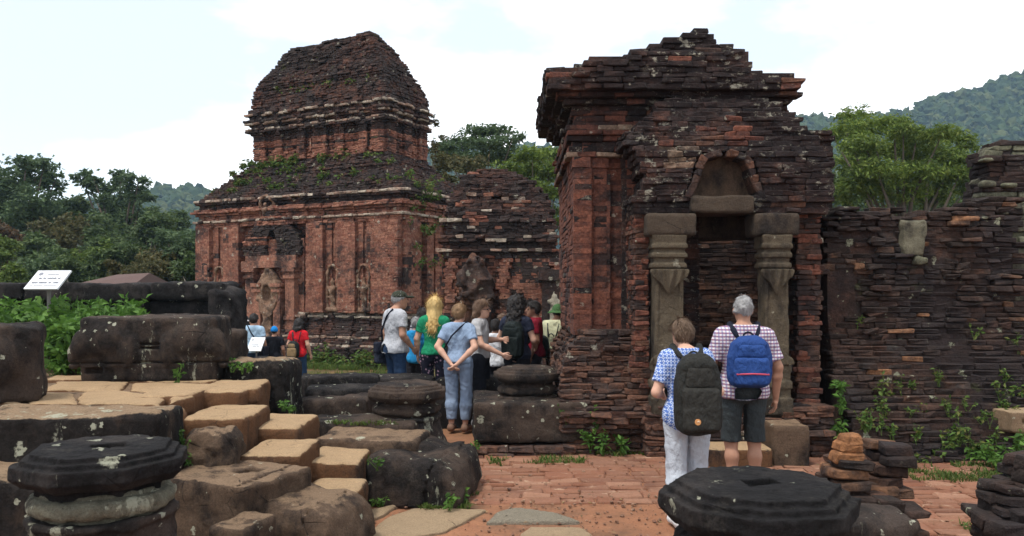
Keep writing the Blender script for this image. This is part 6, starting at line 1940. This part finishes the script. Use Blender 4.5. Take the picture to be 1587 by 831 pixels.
def backpack(label, root, c, size, mat, mat2, strap, shape='tall', lean=0.0, trim=None, badge=None, res=.012, sh=.10, top=1.44):
    """bag on a person's back; c,size in the wearer's frame. Body, pocket, straps and handle are its parts"""
    k = root['_k']; M_ = pm(root)
    bp = empty('backpack', M_ @ Vector((c[0] * k, c[1] * k, (c[2] - size[2] / 2) * k)), label, 'backpack', rz=root.rotation_euler[2])
    def tow(V): return np.array([list((M_ @ Vector([float(v[0]) * k, float(v[1]) * k, float(v[2]) * k]))[:]) for v in V])
    sx, sy, sz = size
    def prof(Pt):
        z = (Pt[..., 2] - c[2]) / (sz / 2)
        w = np.interp(z, [-1, -.9, -.4, .2, .7, 1.0], [.78, .95, 1.0, .98, .84, .55])
        return np.stack([(Pt[..., 0] - c[0]) / w, Pt[..., 1] - c[1] - lean * (Pt[..., 2] - c[2]), Pt[..., 2] - c[2]], axis=-1)
    def f(Pt):
        q = prof(Pt)
        return rbox(q, (0, 0, 0), (sx / 2, sy / 2, sz / 2), min(.085, sy * .48)) * .9 + .006 * fbm(Pt, 10, 3, 3)
    def f2(Pt):
        q = prof(Pt)
        return rbox(q, (0, -sy * .46, -sz * .17), (sx * .40, sy * .18, sz * .27), .035) * .9 + .004 * fbm(Pt, 14, 3, 5)
    def f3(Pt):
        q = prof(Pt)
        return rbox(q, (0, -sy * .42, sz * .22), (sx * .34, sy * .12, sz * .13), .025) * .9 + .004 * fbm(Pt, 14, 3, 7)
    lo = A3(c[0] - sx * .7, c[1] - sy * 1.1, c[2] - sz * .62); hi = A3(c[0] + sx * .7, c[1] + sy * .8, c[2] + sz * .62)
    for nm, ff, mt in (('bag_body', f, mat), ('front_pocket', f2, mat2), ('top_pocket', f3, mat2)):
        V, Q = snet(ff, lo, hi, res / k)
        link(nm, bake_mesh(nm, tow(V), Q, None, [mt], smooth=True), bp)
    for s_ in (-1, 1):
        yb = c[1] + sy * .35
        pts = [(s_ * .07, yb, c[2] + sz * .42), (s_ * sh, -.085, top - .01), (s_ * (sh + .015), -.01, top + .036), (s_ * (sh + .02), .075, top - .03), (s_ * (sh + .03), .125, 1.28), (s_ * (sh + .06), .07, 1.12), (s_ * .13, yb, c[2] - sz * .3)]
        pts = [pts[0]] + [(x_, y_ + root['_lean'] * max(0, z_ - .95), z_) for (x_, y_, z_) in pts[1:-1]] + [pts[-1]]
        V, Q, T = tube(pts, [.010, .030, .034, .032, .028, .02, .012], 8)
        link('shoulder_strap', bake_mesh('shoulder_strap', tow(V), Q, T, [strap], smooth=True), bp)
        pts = [(s_ * .075, yb - .02, c[2] + sz * .36), (s_ * .09, yb - .01, c[2] + sz * .46), (s_ * sh, -.07, top + .02)]
    t_ = np.linspace(0, math.pi, 7)
    V, Q, T = tube([(.045 * math.cos(a), c[1] + sy * .2, c[2] + sz * .46 + .045 * math.sin(a)) for a in t_], [.009] * 7, 6)
    link('grab_handle', bake_mesh('grab_handle', tow(V), Q, T, [strap], smooth=True), bp)
    # zip lines
    yb = c[1] - sy * .66
    def zipl(pts, mt, r_=.005):
        V, Q, T = tube(pts, [r_] * len(pts), 6); return link('zip', bake_mesh('zip', tow(V), Q, T, [mt], smooth=True), bp)
    zipl([(c[0] + sx * .36 * math.cos(a), c[1] - sy * .40 - lean * 0, c[2] + sz * .14 + sz * .27 * math.sin(a)) for a in np.linspace(.05, math.pi - .05, 11)], strap)
    if trim:
        zipl([(c[0] + sx * x_, c[1] - sy * (.645 - .25 * abs(x_) ** 2) + lean * (-sz * .20), c[2] - sz * .20 - .015 * abs(x_)) for x_ in np.linspace(-.36, .36, 9)], trim, .008)
    if badge:
        bx_, bz_, mt, mt2 = badge
        V, Q, T = tube([(bx_, c[1] - sy * .64, bz_), (bx_, c[1] - sy * .735, bz_)], [.026, .025], 20)
        o = link('emblem', bake_mesh('emblem', tow(V), Q, T, [mt], smooth=False), bp)
        V, Q, T = tube([(bx_ + .012 * math.cos(a) * (1 - .25 * a), c[1] - sy * .742, bz_ + .012 * math.sin(a) * (1 - .2 * a)) for a in np.linspace(0, 3.6, 8)], [.0035] * 8, 5)
        o2 = link('emblem_mark', bake_mesh('emblem_mark', tow(V), Q, T, [mt2], smooth=True), bp)
        o2.parent = o; o2.matrix_parent_inverse = pm(o).inverted()
    return bp
def shoulder_bag(label, root, strap_pts, c, size, mat, strapm, res=.012):
    k = root['_k']; M_ = pm(root)
    bg = empty('shoulder_bag', M_ @ Vector((c[0] * k, c[1] * k, (c[2] - size[2] / 2) * k)), label, 'bag', rz=root.rotation_euler[2])
    def tow(V): return np.array([list((M_ @ Vector([float(v[0]) * k, float(v[1]) * k, float(v[2]) * k]))[:]) for v in V])
    hs = np.array(size) / 2
    V, Q = snet(lambda Pt: rbox(Pt, c, hs, .03) + .006 * fbm(Pt, 9, 3, 2), A3(*c) - hs - .05, A3(*c) + hs + .05, res / k)
    link('bag_body', bake_mesh('bag_body', tow(V), Q, None, [mat], smooth=True), bg)
    V, Q = snet(lambda Pt: np.maximum(rbox(Pt, c, hs + .008, .03), c[2] + hs[2] * .05 - Pt[..., 2]), A3(*c) - hs - .05, A3(*c) + hs + .05, res / k)
    link('flap', bake_mesh('flap', tow(V), Q, None, [strapm], smooth=True), bg)
    V, Q, T = tube(strap_pts, [.014] * len(strap_pts), 7)
    link('strap', bake_mesh('strap', tow(V), Q, T, [strapm], smooth=True), bg)
    return bg
def at(px, d, z=0.0): return (PX(px, d), d, z)
HANG = {'L': ((-.25, -.03, 1.15), (-.27, .06, .92)), 'R': ((.25, -.03, 1.15), (.27, .06, .92))}
# ---- the pair with backpacks
C_DOTS = cloth('blue_patterned_blouse', (.09, .16, .42), pattern='dots', col2=[(.55, .62, .75)])
C_LGREY = cloth('pale_grey_linen', (.42, .45, .50))
w = person('woman in blue patterned blouse and pale cropped trousers looking down at her hands', at(1066, 6.25), R(4), 1.60,
           {'L': ((-.27, -.02, 1.13), (-.17, .20, 1.08)), 'R': ((.27, -.02, 1.13), (.17, .20, 1.08))}, C_DOTS, C_LGREY, ('short', HM['greybrown']), SK_FAIR, female=True, stout=1.14, lean=.12, head=(-.01, .055, .25), hem=.80, cuff=.36, pant_w=1.5, sleeve=.72, stride=.06, res=.0115, shoe=M_SHOE_W, loose=1.5)
M_PK = cloth('dark_olive_pack', (.020, .020, .018), rough=.7); M_PK2 = cloth('dark_olive_pack_pocket', (.026, .025, .022), rough=.7)
M_BADGE = plain_mat('orange_badge', (.55, .26, .10), .6); M_BADGE2 = plain_mat('badge_mark', (.75, .62, .45), .6)
backpack('large dark olive backpack with round orange emblem on the woman in blue blouse', w, (.02, -.21, 1.14), (.39, .22, .66), M_PK, M_PK2, M_PK, badge=(-.025, .935, M_BADGE, M_BADGE2), res=.011, lean=.06, top=1.475)
C_CHECK = cloth('checked_shirt', (.60, .57, .60), pattern='check', col2=[(.20, .05, .10), (.09, .09, .24)])
C_SHORT = cloth('charcoal_shorts', (.035, .042, .045))
m_ = person('grey-haired man in red and blue checked shirt and charcoal shorts at the gate', at(1152, 7.05), R(-3), 1.77,
            {'L': ((-.28, -.02, 1.15), (-.24, .16, 1.0)), 'R': ((.285, -.03, 1.14), (.285, .03, .87))}, C_CHECK, C_SHORT, ('crop', HM['grey']), SK_TAN, stout=1.14, hem=.87, cuff=.49, pant_w=1.5, sleeve=.8, res=.0115, loose=1.5, head=(0, .0, 0))
M_BLUEP = cloth('royal_blue_pack', (.018, .050, .18), rough=.7); M_BLUEP2 = cloth('royal_blue_pocket', (.022, .060, .21), rough=.7); M_NAVY = cloth('navy_strap', (.012, .014, .025)); M_PINK = plain_mat('pink_trim', (.45, .06, .10), .6)
backpack('royal blue backpack with red trim on the grey-haired man', m_, (0, -.215, 1.20), (.37, .20, .44), M_BLUEP, M_BLUEP2, M_NAVY, trim=M_PINK, res=.011, top=1.465)

# ---- the group by the low wall
C_GREYTEE = cloth('light_grey_tee', (.40, .41, .44)); C_JEANS = cloth('blue_jeans', (.022, .045, .095)); M_CAP = cloth('olive_cap', (.035, .04, .028))
p1 = person('tall man in light grey tee, jeans and dark cap with a shoulder bag', at(613, 11.35), R(-55), 1.80,
            {'L': ((-.25, -.03, 1.15), (-.25, .03, .92)), 'R': ((.25, -.02, 1.15), (.22, .14, .98))}, C_GREYTEE, C_JEANS, ('crop', HM['grey']), SK_TAN, stout=1.12, hat=('cap', M_CAP), hem=.90, res=.014, loose=1.4, head=(0, .05, -.2))
M_BAGN = cloth('navy_bag', (.018, .022, .035)); 
shoulder_bag('navy shoulder bag hanging at the hip of the man in grey tee', p1, [(.10, -.09, 1.50), (.02, -.145, 1.40), (-.12, -.15, 1.2), (-.22, -.09, 1.0)], (-.24, -.06, .88), (.12, .26, .30), M_BAGN, M_NAVY)
C_GREEN = cloth('green_tee', (.015, .21, .10)); C_FLOWER = cloth('dark_floral_trousers', (.016, .016, .028), pattern='flowers', col2=[(.35, .22, .28)])
person('woman with long blonde hair in green tee and dark floral trousers', at(673, 11.25), R(-12), 1.71, HANG, C_GREEN, C_FLOWER, ('long', HM['blonde']), SK_FAIR, female=True, hem=.93, pant_w=1.6, res=.014, head=(0, .02, .1))
C_LBLUE = cloth('pale_blue_tee', (.24, .32, .45)); C_LJEAN = cloth('pale_blue_cropped_trousers', (.19, .245, .34))
p3 = person('fair short-haired woman in pale blue with hands clasped behind her back', at(711, 10.3), R(-14), 1.63,
            {'L': ((-.265, -.12, 1.17), (-.055, -.20, .955)), 'R': ((.265, -.12, 1.17), (.055, -.22, .955))}, C_LBLUE, C_LJEAN, ('short', HM['fair']), SK_FAIR, female=True, stout=1.04, hem=.95, cuff=.17, pant_w=1.15, res=.0125, head=(.01, 0, -.2), loose=1.3, shoe=plain_mat('brown_sandal', (.16, .09, .06), .7))
k_ = p3['_k']; M3 = pm(p3)
V, Q, T = tube([(.13, -.02, 1.515), (.06, -.125, 1.44), (-.05, -.165, 1.32), (-.17, -.115, 1.15), (-.2, 0, 1.05)], [.012] * 5, 7)
o = link('bag_strap', bake_mesh('bag_strap', V * k_, Q, T, [M_NAVY], smooth=True), p3, world=False)
C_GTEE2 = cloth('grey_marl_tee', (.38, .38, .39)); C_BLACK = cloth('black_trousers', (.010, .011, .016))
person('woman with glasses and long brown hair in grey top and black trousers', at(744, 10.75), R(-105), 1.67,
       {'L': ((-.25, .02, 1.18), (-.14, .28, 1.20)), 'R': ((.27, .10, 1.15), (.18, .36, 1.02))}, C_GTEE2, C_BLACK, ('bob', HM['brown']), SK_FAIR, female=True, hem=.95, cuff=.42, pant_w=1.7, res=.0125, face=True, glasses=True, head=(0, .02, -.05), shoe=M_SHOE_W)
C_WHITE = cloth('white_tee', (.62, .63, .66)); C_DK = cloth('dark_trousers', (.02, .02, .026))
person('dark-haired boy in white tee listening among the visitors', at(768, 11.6), R(-15), 1.38, HANG, C_WHITE, C_DK, ('short', HM['dark']), SK_BROWN, hem=.9, res=.014)
person('visitor in white top and sunglasses facing the guide behind the boy', at(779, 12.3), R(140), 1.42, HANG, C_WHITE, C_DK, ('short', HM['brown']), SK_TAN, hem=.9, res=.015, face=True, glasses=True)
C_NAVY = cloth('navy_tee', (.022, .026, .045))
p6 = person('woman with dark curly hair in navy tee wearing a black backpack', at(801, 11.2), R(-28), 1.70,
            {'L': ((-.29, .02, 1.17), (-.22, .22, 1.0)), 'R': ((.26, .02, 1.15), (.2, .2, 1.05))}, C_NAVY, C_DK, ('curly', HM['dark']), SK_FAIR, female=True, stout=1.1, hem=.88, res=.0135, sleeve=.5, loose=1.4)
M_BKP = cloth('black_green_pack', (.012, .017, .017), rough=.6)
backpack('black backpack with rounded top on the woman with dark curly hair', p6, (.05, -.22, 1.16), (.34, .19, .52), M_BKP, M_BKP, M_STRAP, res=.013)
C_MAROON = cloth('dark_red_polo', (.17, .010, .022))
person('dark-haired man in dark red polo shirt turned towards the guide', at(829, 11.7), R(88), 1.64, HANG, C_MAROON, C_DK, ('short', HM['dark']), SK_BROWN, stout=1.05, hem=.9, res=.0135, face=True, head=(0, .01, .2))
C_CREAM = cloth('pale_yellow_shirt', (.50, .50, .33)); M_GHAT = cloth('green_felt_hat', (.055, .12, .045))
p8 = person('man in green brimmed hat and pale yellow shirt beside the gate corner', at(862, 12.1), R(-30), 1.58, HANG, C_CREAM, C_DK, ('crop', HM['dark']), SK_TAN, stout=1.15, hem=.86, res=.0135, hat=('brim', M_GHAT), loose=1.5, head=(0, .04, .3))
backpack('small black backpack slung low on the man in green hat', p8, (-.15, -.21, 1.06), (.24, .15, .38), M_BKP, M_BKP, M_STRAP, res=.014)
C_CYAN = cloth('bright_blue_tee', (.02, .22, .46))
person('grey-haired visitor in bright blue tee between the grey tee and the blonde woman', at(645, 12.4), R(-10), 1.38, HANG, C_CYAN, C_DK, ('short', HM['grey']), SK_FAIR, female=True, hem=.86, res=.015)
person('dark-haired visitor in striped top half hidden behind the blonde woman', at(655, 13.0), R(20), 1.50, HANG, cloth('striped_top', (.30, .30, .32), pattern='hstripe', col2=[(.03, .03, .05)]), C_DK, ('bob', HM['dark']), SK_TAN, female=True, hem=.86, res=.015)

# ---- visitors near the tall tower
FZ = -.33
def fz(px, d): return (PX(px, d), d, float(gz(PX(px, d), d)) - .02)
C_DENIM = cloth('pale_denim_shirt', (.32, .45, .58)); C_RED = cloth('red_tee', (.50, .014, .022)); M_BLUECAP = cloth('bright_blue_cap', (.01, .19, .52)); M_WHITEHAT = cloth('white_hat', (.62, .58, .58))
q1 = person('dark-haired man in pale denim shirt standing before the tower niche', fz(393, 16.6), R(-6), 1.64, HANG, C_DENIM, C_JEANS, ('short', HM['dark']), SK_TAN, hem=.9, res=.018)
shoulder_bag('dark shoulder bag on the man in pale denim shirt', q1, [(-.10, -.08, 1.50), (.0, -.15, 1.36), (.15, -.14, 1.15), (.22, -.08, 1.0)], (.26, -.05, .86), (.12, .28, .36), M_BAGN, M_NAVY, .016)
person('visitor in white sun hat peeking past the dark standing block', fz(378, 17.2), R(60), 1.58, HANG, C_WHITE, C_DK, ('bob', HM['dark']), SK_TAN, female=True, hat=('brim', M_WHITEHAT), res=.018)
person('child in bright blue cap and black tee before the tower', fz(425, 16.9), R(2), 1.36, HANG, C_BLACK, C_DK, ('crop', HM['dark']), SK_TAN, hat=('knit', M_BLUECAP), res=.018)
q4 = person('visitor in red tee and dark cap with a small backpack before the tower', fz(463, 16.6), R(-14), 1.54, HANG, C_RED, C_JEANS, ('bob', HM['dark']), SK_FAIR, female=True, stout=1.12, hat=('knit', cloth('black_cap', (.015, .014, .018))), hem=.86, res=.018)
backpack('small black and tan backpack on the visitor in red tee', q4, (-.03, -.20, 1.05), (.30, .18, .40), M_BKP, cloth('tan_pocket', (.22, .15, .08)), M_STRAP, res=.016)
# ================================================================== small plants and grass
def grass_patch(pts, n, hgt, spread, mat='grass'):
    """pts: list of (x,y,z,rx,ry) -> blades (V,T)"""
    Vs, Ts, o = [], [], 0
    for (x, y, z, rx, ry) in pts:
        c = np.stack([x + RNG.uniform(-rx, rx, n), y + RNG.uniform(-ry, ry, n), np.full(n, z)], axis=1)
        keep = vnoise((c * 6).astype(np.float32), 1.0, 3) > -.25
        c = c[keep]; m = len(c)
        h = hgt * RNG.uniform(.4, 1.2, m); d = RNG.normal(0, spread, (m, 2)); a = RNG.uniform(0, 2 * math.pi, m); w = .006 + .004 * RNG.random(m)
        s = np.stack([np.cos(a) * w, np.sin(a) * w, np.zeros(m)], axis=1)
        mid = c + np.stack([d[:, 0] * h * .4, d[:, 1] * h * .4, h * .6], axis=1); tip = c + np.stack([d[:, 0] * h, d[:, 1] * h, h * (1 - .3 * np.abs(d[:, 0]))], axis=1)
        V = np.stack([c - s, c + s, mid + s * .7, mid - s * .7, tip], axis=1)
        off = (np.arange(m) * 5)[:, None, None]
        T = (np.array([[0, 1, 2], [0, 2, 3], [3, 2, 4]])[None] + off).reshape(-1, 3)
        Vs.append(V.reshape(-1, 3)); Ts.append(T + o); o += m * 5
    return np.concatenate(Vs), np.concatenate(Ts)
def gpt(px, py, rx, ry, z=0.0):
    d = GD(py, z); return (PX(px, d), d, z - .03, rx, ry)
pts = [gpt(905, 700, .22, .16), gpt(940, 700, .25, .18), gpt(980, 703, .25, .16), gpt(760, 716, .2, .1), gpt(820, 720, .3, .08), gpt(870, 714, .25, .12),
       gpt(1420, 735, .35, .12), gpt(1470, 740, .4, .14), gpt(1520, 742, .35, .15), gpt(1560, 735, .3, .2), gpt(1380, 728, .3, .12), gpt(1330, 725, .2, .1), gpt(1500, 722, .5, .08),
       gpt(700, 786, .14, .08), gpt(725, 770, .1, .1), gpt(665, 790, .06, .05), gpt(590, 775, .05, .05), gpt(1540, 822, .2, .12), gpt(1570, 828, .2, .1)]
V, T = grass_patch(pts, 420, .085, .5)
tag(link('grass', bake_mesh('grass', V, None, T, [LM['grass']], tint=RNG.random(len(V) // 5).repeat(5))), 'short green grass at the foot of the ruins and stairs', 'grass', kind='stuff')
pts = []
for k in range(60):
    x = random.uniform(-9.5, -1.0); y = random.uniform(14.0, 20.5)
    pts.append((x, y, float(gz(x, y)) - .03, .5, .5))
for k in range(40):
    s = random.uniform(-.5, 9); v = random.uniform(-1.4, -.5)
    p = tw(s, v); pts.append((p[0], p[1], float(gz(p[0], p[1])) - .03, .3, .3))
V, T = grass_patch(pts, 300, .16, .45)
tag(link('grass', bake_mesh('grass', V, None, T, [LM['grass']], tint=RNG.random(len(V) // 5).repeat(5))), 'patchy lawn in front of the tall tower', 'grass', kind='stuff')

def weeds(name, label, spots, leaf, mat, per=40, aspect=.5, droop=.1, up=1.0, stems=True, cat='weeds', kind='stuff'):
    """spots: (x,y,z,r,h) clumps of small leaves on thin stems"""
    Vs, Ts, ts, o = [], [], [], 0
    for (x, y, z, r, h) in spots:
        n = max(6, int(per * RNG.uniform(.6, 1.3)))
        ns = max(2, n // 8)
        tips = np.stack([x + RNG.normal(0, r * .5, ns), y + RNG.normal(0, r * .5, ns), z + h * RNG.uniform(.4, 1.0, ns)], axis=1)
        who = RNG.integers(0, ns, n); t = RNG.uniform(.35, 1.0, n)[:, None]
        base = np.array([x, y, z])
        c = base * (1 - t) + tips[who] * t + RNG.normal(0, r * .12, (n, 3))
        V, T = leaf_mesh(c, leaf * RNG.uniform(.6, 1.3, n), droop, aspect, up)
        Vs.append(V); Ts.append(T + o); ts.append(RNG.random(n).repeat(5)); o += len(V)
        if stems:
            for tp_ in tips:
                V, Q, T = tube([base + RNG.normal(0, r * .1, 3) * (1, 1, 0) - np.array([0, 0, .03]), tp_], [.004, .002], 3)
                T = np.concatenate([T, Q[:, :3], Q[:, [0, 2, 3]]])
                Vs.append(V); Ts.append(T + o); ts.append(np.full(len(V), .3)); o += len(V)
    o_ = link(name, bake_mesh(name, np.concatenate(Vs), None, np.concatenate(Ts), [LM[mat]], tint=np.concatenate(ts)))
    return tag(o_, label, cat, kind=kind)
# leafy bed behind the carved block
sp = []
for k in range(190):
    d = random.uniform(9.0, 10.35)
    px = random.uniform(-30, 228) if random.random() < .85 else random.uniform(225, 300)
    x = PX(px, d); base = TZ + .33
    hh = random.uniform(.16, .52) * (1.0 if px < 200 else .75) if px < 225 else random.uniform(.06, .2)
    sp.append((x, d, base, .18, hh))
for k in range(26):
    d = random.uniform(8.45, 8.9); px = random.uniform(72, 126); sp.append((PX(px, d), d, TZ + random.choice((.0, .15, .3)), .13, random.uniform(.12, .34)))
weeds('leafy_plants', 'bright green leafy ground cover in the bed around the white sign', sp, .10, 'weed', per=46, aspect=.62, cat='plants')
# weeds on the tall tower
sp = []
def tz(u, v, z, r=.16, h=.22): p = tw(u, v); return (p[0], p[1], z, r, h)
for k in range(170):
    z = random.choice([5.70, 5.3, 5.0, 5.55, 4.75, 8.2, 7.8, 8.6])
    if z < 6:
        t = (z - 4.62) / 1.1; u = random.uniform(.98 * t, TW - 1.32 * t); v = .62 * t - .02
        if random.random() < .35: u = random.uniform(4.2, 6.8)
    else:
        t = (z - 7.05) / 2.3; u = random.uniform(1.6, 5.2); v = .42 + .85 * t
    sp.append(tz(u, v, z, .15, random.uniform(.08, .3)))
for k in range(26):
    sp.append(tz(random.uniform(2.6, 3.4) if random.random() < .4 else .0 - random.uniform(0, .3), random.uniform(0, 1.5), random.uniform(3.3, 4.9), .2, .3))
weeds('tower_weeds', 'weeds growing from the ledges and roof of the tall tower', sp, .11, 'weed_dull', per=34, cat='weeds')
sp = [tz(-.3 + random.gauss(0, .12), random.uniform(.2, 3.0), random.uniform(2.2, 4.8), .25, .35) for k in range(26)]
weeds('creeper', 'yellow-green creeper on the tower corner beside the small temple', sp, .12, 'weed_dull', per=34, cat='creeper')
sp = []
for k in range(36):
    s = random.uniform(4.4, 8.2); p = on_front(s, 0, random.uniform(.4, .9)); sp.append((p[0], p[1], float(gz(p[0], p[1])), .25, random.uniform(.2, .7)))
weeds('tower_foot_weeds', 'leafy weeds along the foot of the tall tower', sp, .12, 'weed_dull', per=46, cat='weeds')
# wall weeds at right
sp = []
for k in range(55):
    px = random.uniform(1300, 1587); z = abs(random.gauss(.15, .4))
    yy = WD - interp([(0, .85), (.35, .72), (.6, .42), (.95, .22), (1.2, .08), (1.5, 0), (3, 0)], z) - .03
    sp.append((PX(px, yy), yy, z, .10, random.uniform(.08, .26)))
weeds('wall_weeds', 'small weeds sprouting from the joints of the dark ruined wall', sp, .055, 'weed_dull', per=30, cat='weeds')
sp = [(PX(px, d), d, z, .1, h) for (px, d, z, h) in [(1302, 8.7, .5, .18), (1305, 8.8, .7, .15), (1300, 8.7, .25, .2), (915, 8.85, .05, .3), (935, 8.8, 0, .28), (965, 8.8, .05, .2), (925, 8.9, .3, .2), (1530, 8.3, 0, .3), (1560, 8.2, 0, .32), (1575, 8.3, .05, .35), (1510, 8.35, 0, .25), (1545, 8.0, 0, .2), (880, 8.9, .35, .2)]]
weeds('gate_weeds', 'leafy weeds at the foot of the gate and corner tower', sp, .075, 'weed', per=44, cat='weeds')
# stair-side weeds
sp = []
for (px, py, d, h) in [(278, 700, 5.9, .18), (285, 690, 6.1, .2), (272, 715, 5.8, .12), (300, 712, 5.95, .1), (360, 565, 8.05, .12), (375, 568, 8.0, .1), (385, 565, 8.1, .1), (440, 625, 7.9, .1), (450, 630, 7.8, .08), (585, 715, 6.75, .1), (590, 775, 6.7, .1), (695, 780, 6.6, .14), (720, 770, 6.8, .12), (735, 690, 8.7, .1)]:
    p = P(px, py, d); sp.append((p.x, p.y, p.z - .05, .08, h))
weeds('stair_weeds', 'small weeds in the crevices beside the stone stairs', sp, .045, 'weed', per=42, cat='weeds')
# grass strip on the far balustrade
pts = [(PX(px, 7.75), 7.74, .525, .12, .05) for px in range(505, 605, 16)]
V, T = grass_patch(pts, 120, .05, .6)
tag(link('grass', bake_mesh('grass', V, None, T, [LM['grass']], tint=RNG.random(len(V) // 5).repeat(5))), 'thin strip of grass on top of the dark bulging balustrade', 'grass', kind='stuff')
# single plants one can point at
def plant(name, label, px, d, z, h, r, mat, per=26, leaf=.055):
    x = PX(px, d)
    return weeds(name, label, [(x, d, z, r, h)], leaf, mat, per, cat='plant', kind=None)
plant('small_plant', 'small bright green seedling rooted below the long carved block', 276, 7.82, TZ - .02, .24, .05, 'weed')
plant('tall_weed', 'tall thin weed rising above the leaves before the boundary wall', 135, 9.7, TZ + .4, .55, .05, 'weed', 20, .07)
plant('tall_weed', 'thin flowering weed stalk beside the boundary wall end', 195, 10.0, TZ + .35, .58, .05, 'weed_dull', 16, .06)

# ---- loose grit, brick crumbs and leaf litter on the court
M_GRIT = brick_mat('grit', [(0.22, 0.11, 0.065), (0.32, 0.20, 0.13), (0.18, 0.09, 0.06), (0.40, 0.30, 0.21)], black=0.0, lichen=0.0, seed=51.0)
n = 2600
gx_ = np.concatenate([RNG.uniform(-1.6, 1.4, 1500), RNG.uniform(-1.0, 5.0, n - 1500)]); gy_ = np.concatenate([RNG.uniform(4.9, 7.2, 1500), RNG.uniform(4.5, 8.8, n - 1500)])
sz_ = 0.004 + 0.018 * RNG.random(n) ** 4
V = brick_verts(np.stack([sz_ * RNG.uniform(.8, 1.8, n), sz_ * RNG.uniform(.8, 1.5, n), sz_ * RNG.uniform(.5, 1.0, n)], axis=1).astype(np.float32), sz_ * .3, sz_ * .14)
an = RNG.uniform(0, 6.28, n)[:, None]
V = np.stack([V[..., 0] * np.cos(an) - V[..., 1] * np.sin(an) + gx_[:, None], V[..., 0] * np.sin(an) + V[..., 1] * np.cos(an) + gy_[:, None], V[..., 2] + sz_[:, None] * .3 + np.where(gy_[:, None] < 6.9, -.004, .0)], axis=-1)
off = (np.arange(n) * 24)[:, None, None]
tag(link('gravel', bake_mesh('gravel', V.reshape(-1, 3), (BQ[None] + off).reshape(-1, 4), (BT[None] + off).reshape(-1, 3), [M_GRIT], tint=RNG.random(n).repeat(24))), 'loose grit and brick crumbs scattered over the court', 'gravel', kind='stuff')
LM['litter'] = leaf_mat('dry_leaf_litter', [(0.16, 0.09, 0.045), (0.24, 0.15, 0.075), (0.10, 0.06, 0.035), (0.20, 0.17, 0.06)], trans=0.1)
n = 200
c = np.stack([RNG.uniform(-1.6, 5.0, n), RNG.uniform(5.0, 8.8, n), np.full(n, .012)], axis=1)
V, T = leaf_mesh(c, RNG.uniform(.02, .055, n), 0.0, .5, 6.0)
V[:, 2] = np.clip(V[:, 2], .002, .03)
tag(link('leaf_litter', bake_mesh('leaf_litter', V, None, T, [LM['litter']], tint=RNG.random(n).repeat(5))), 'dry fallen leaves scattered on the court', 'leaf litter', kind='stuff')
# ================================================================== air: thin blue haze round the whole place
hz = bpy.data.materials.new('haze'); hz.use_nodes = True
hn = hz.node_tree; hn.nodes.clear()
ho = hn.nodes.new('ShaderNodeOutputMaterial'); hv = hn.nodes.new('ShaderNodeVolumePrincipled')
hv.inputs['Color'].default_value = (0.50, 0.74, 1.0, 1)
hv.inputs['Density'].default_value = 0.00034
hv.inputs['Anisotropy'].default_value = 0.0
hn.links.new(hv.outputs[0], ho.inputs['Volume'])
V, Q, T = box((0, 330, 82), (2000, 840, 172))
hb = link('haze', bake_mesh('haze', V, Q, None, [hz])); tag(hb, 'thin blue haze in the air over the valley', 'haze', kind='stuff')
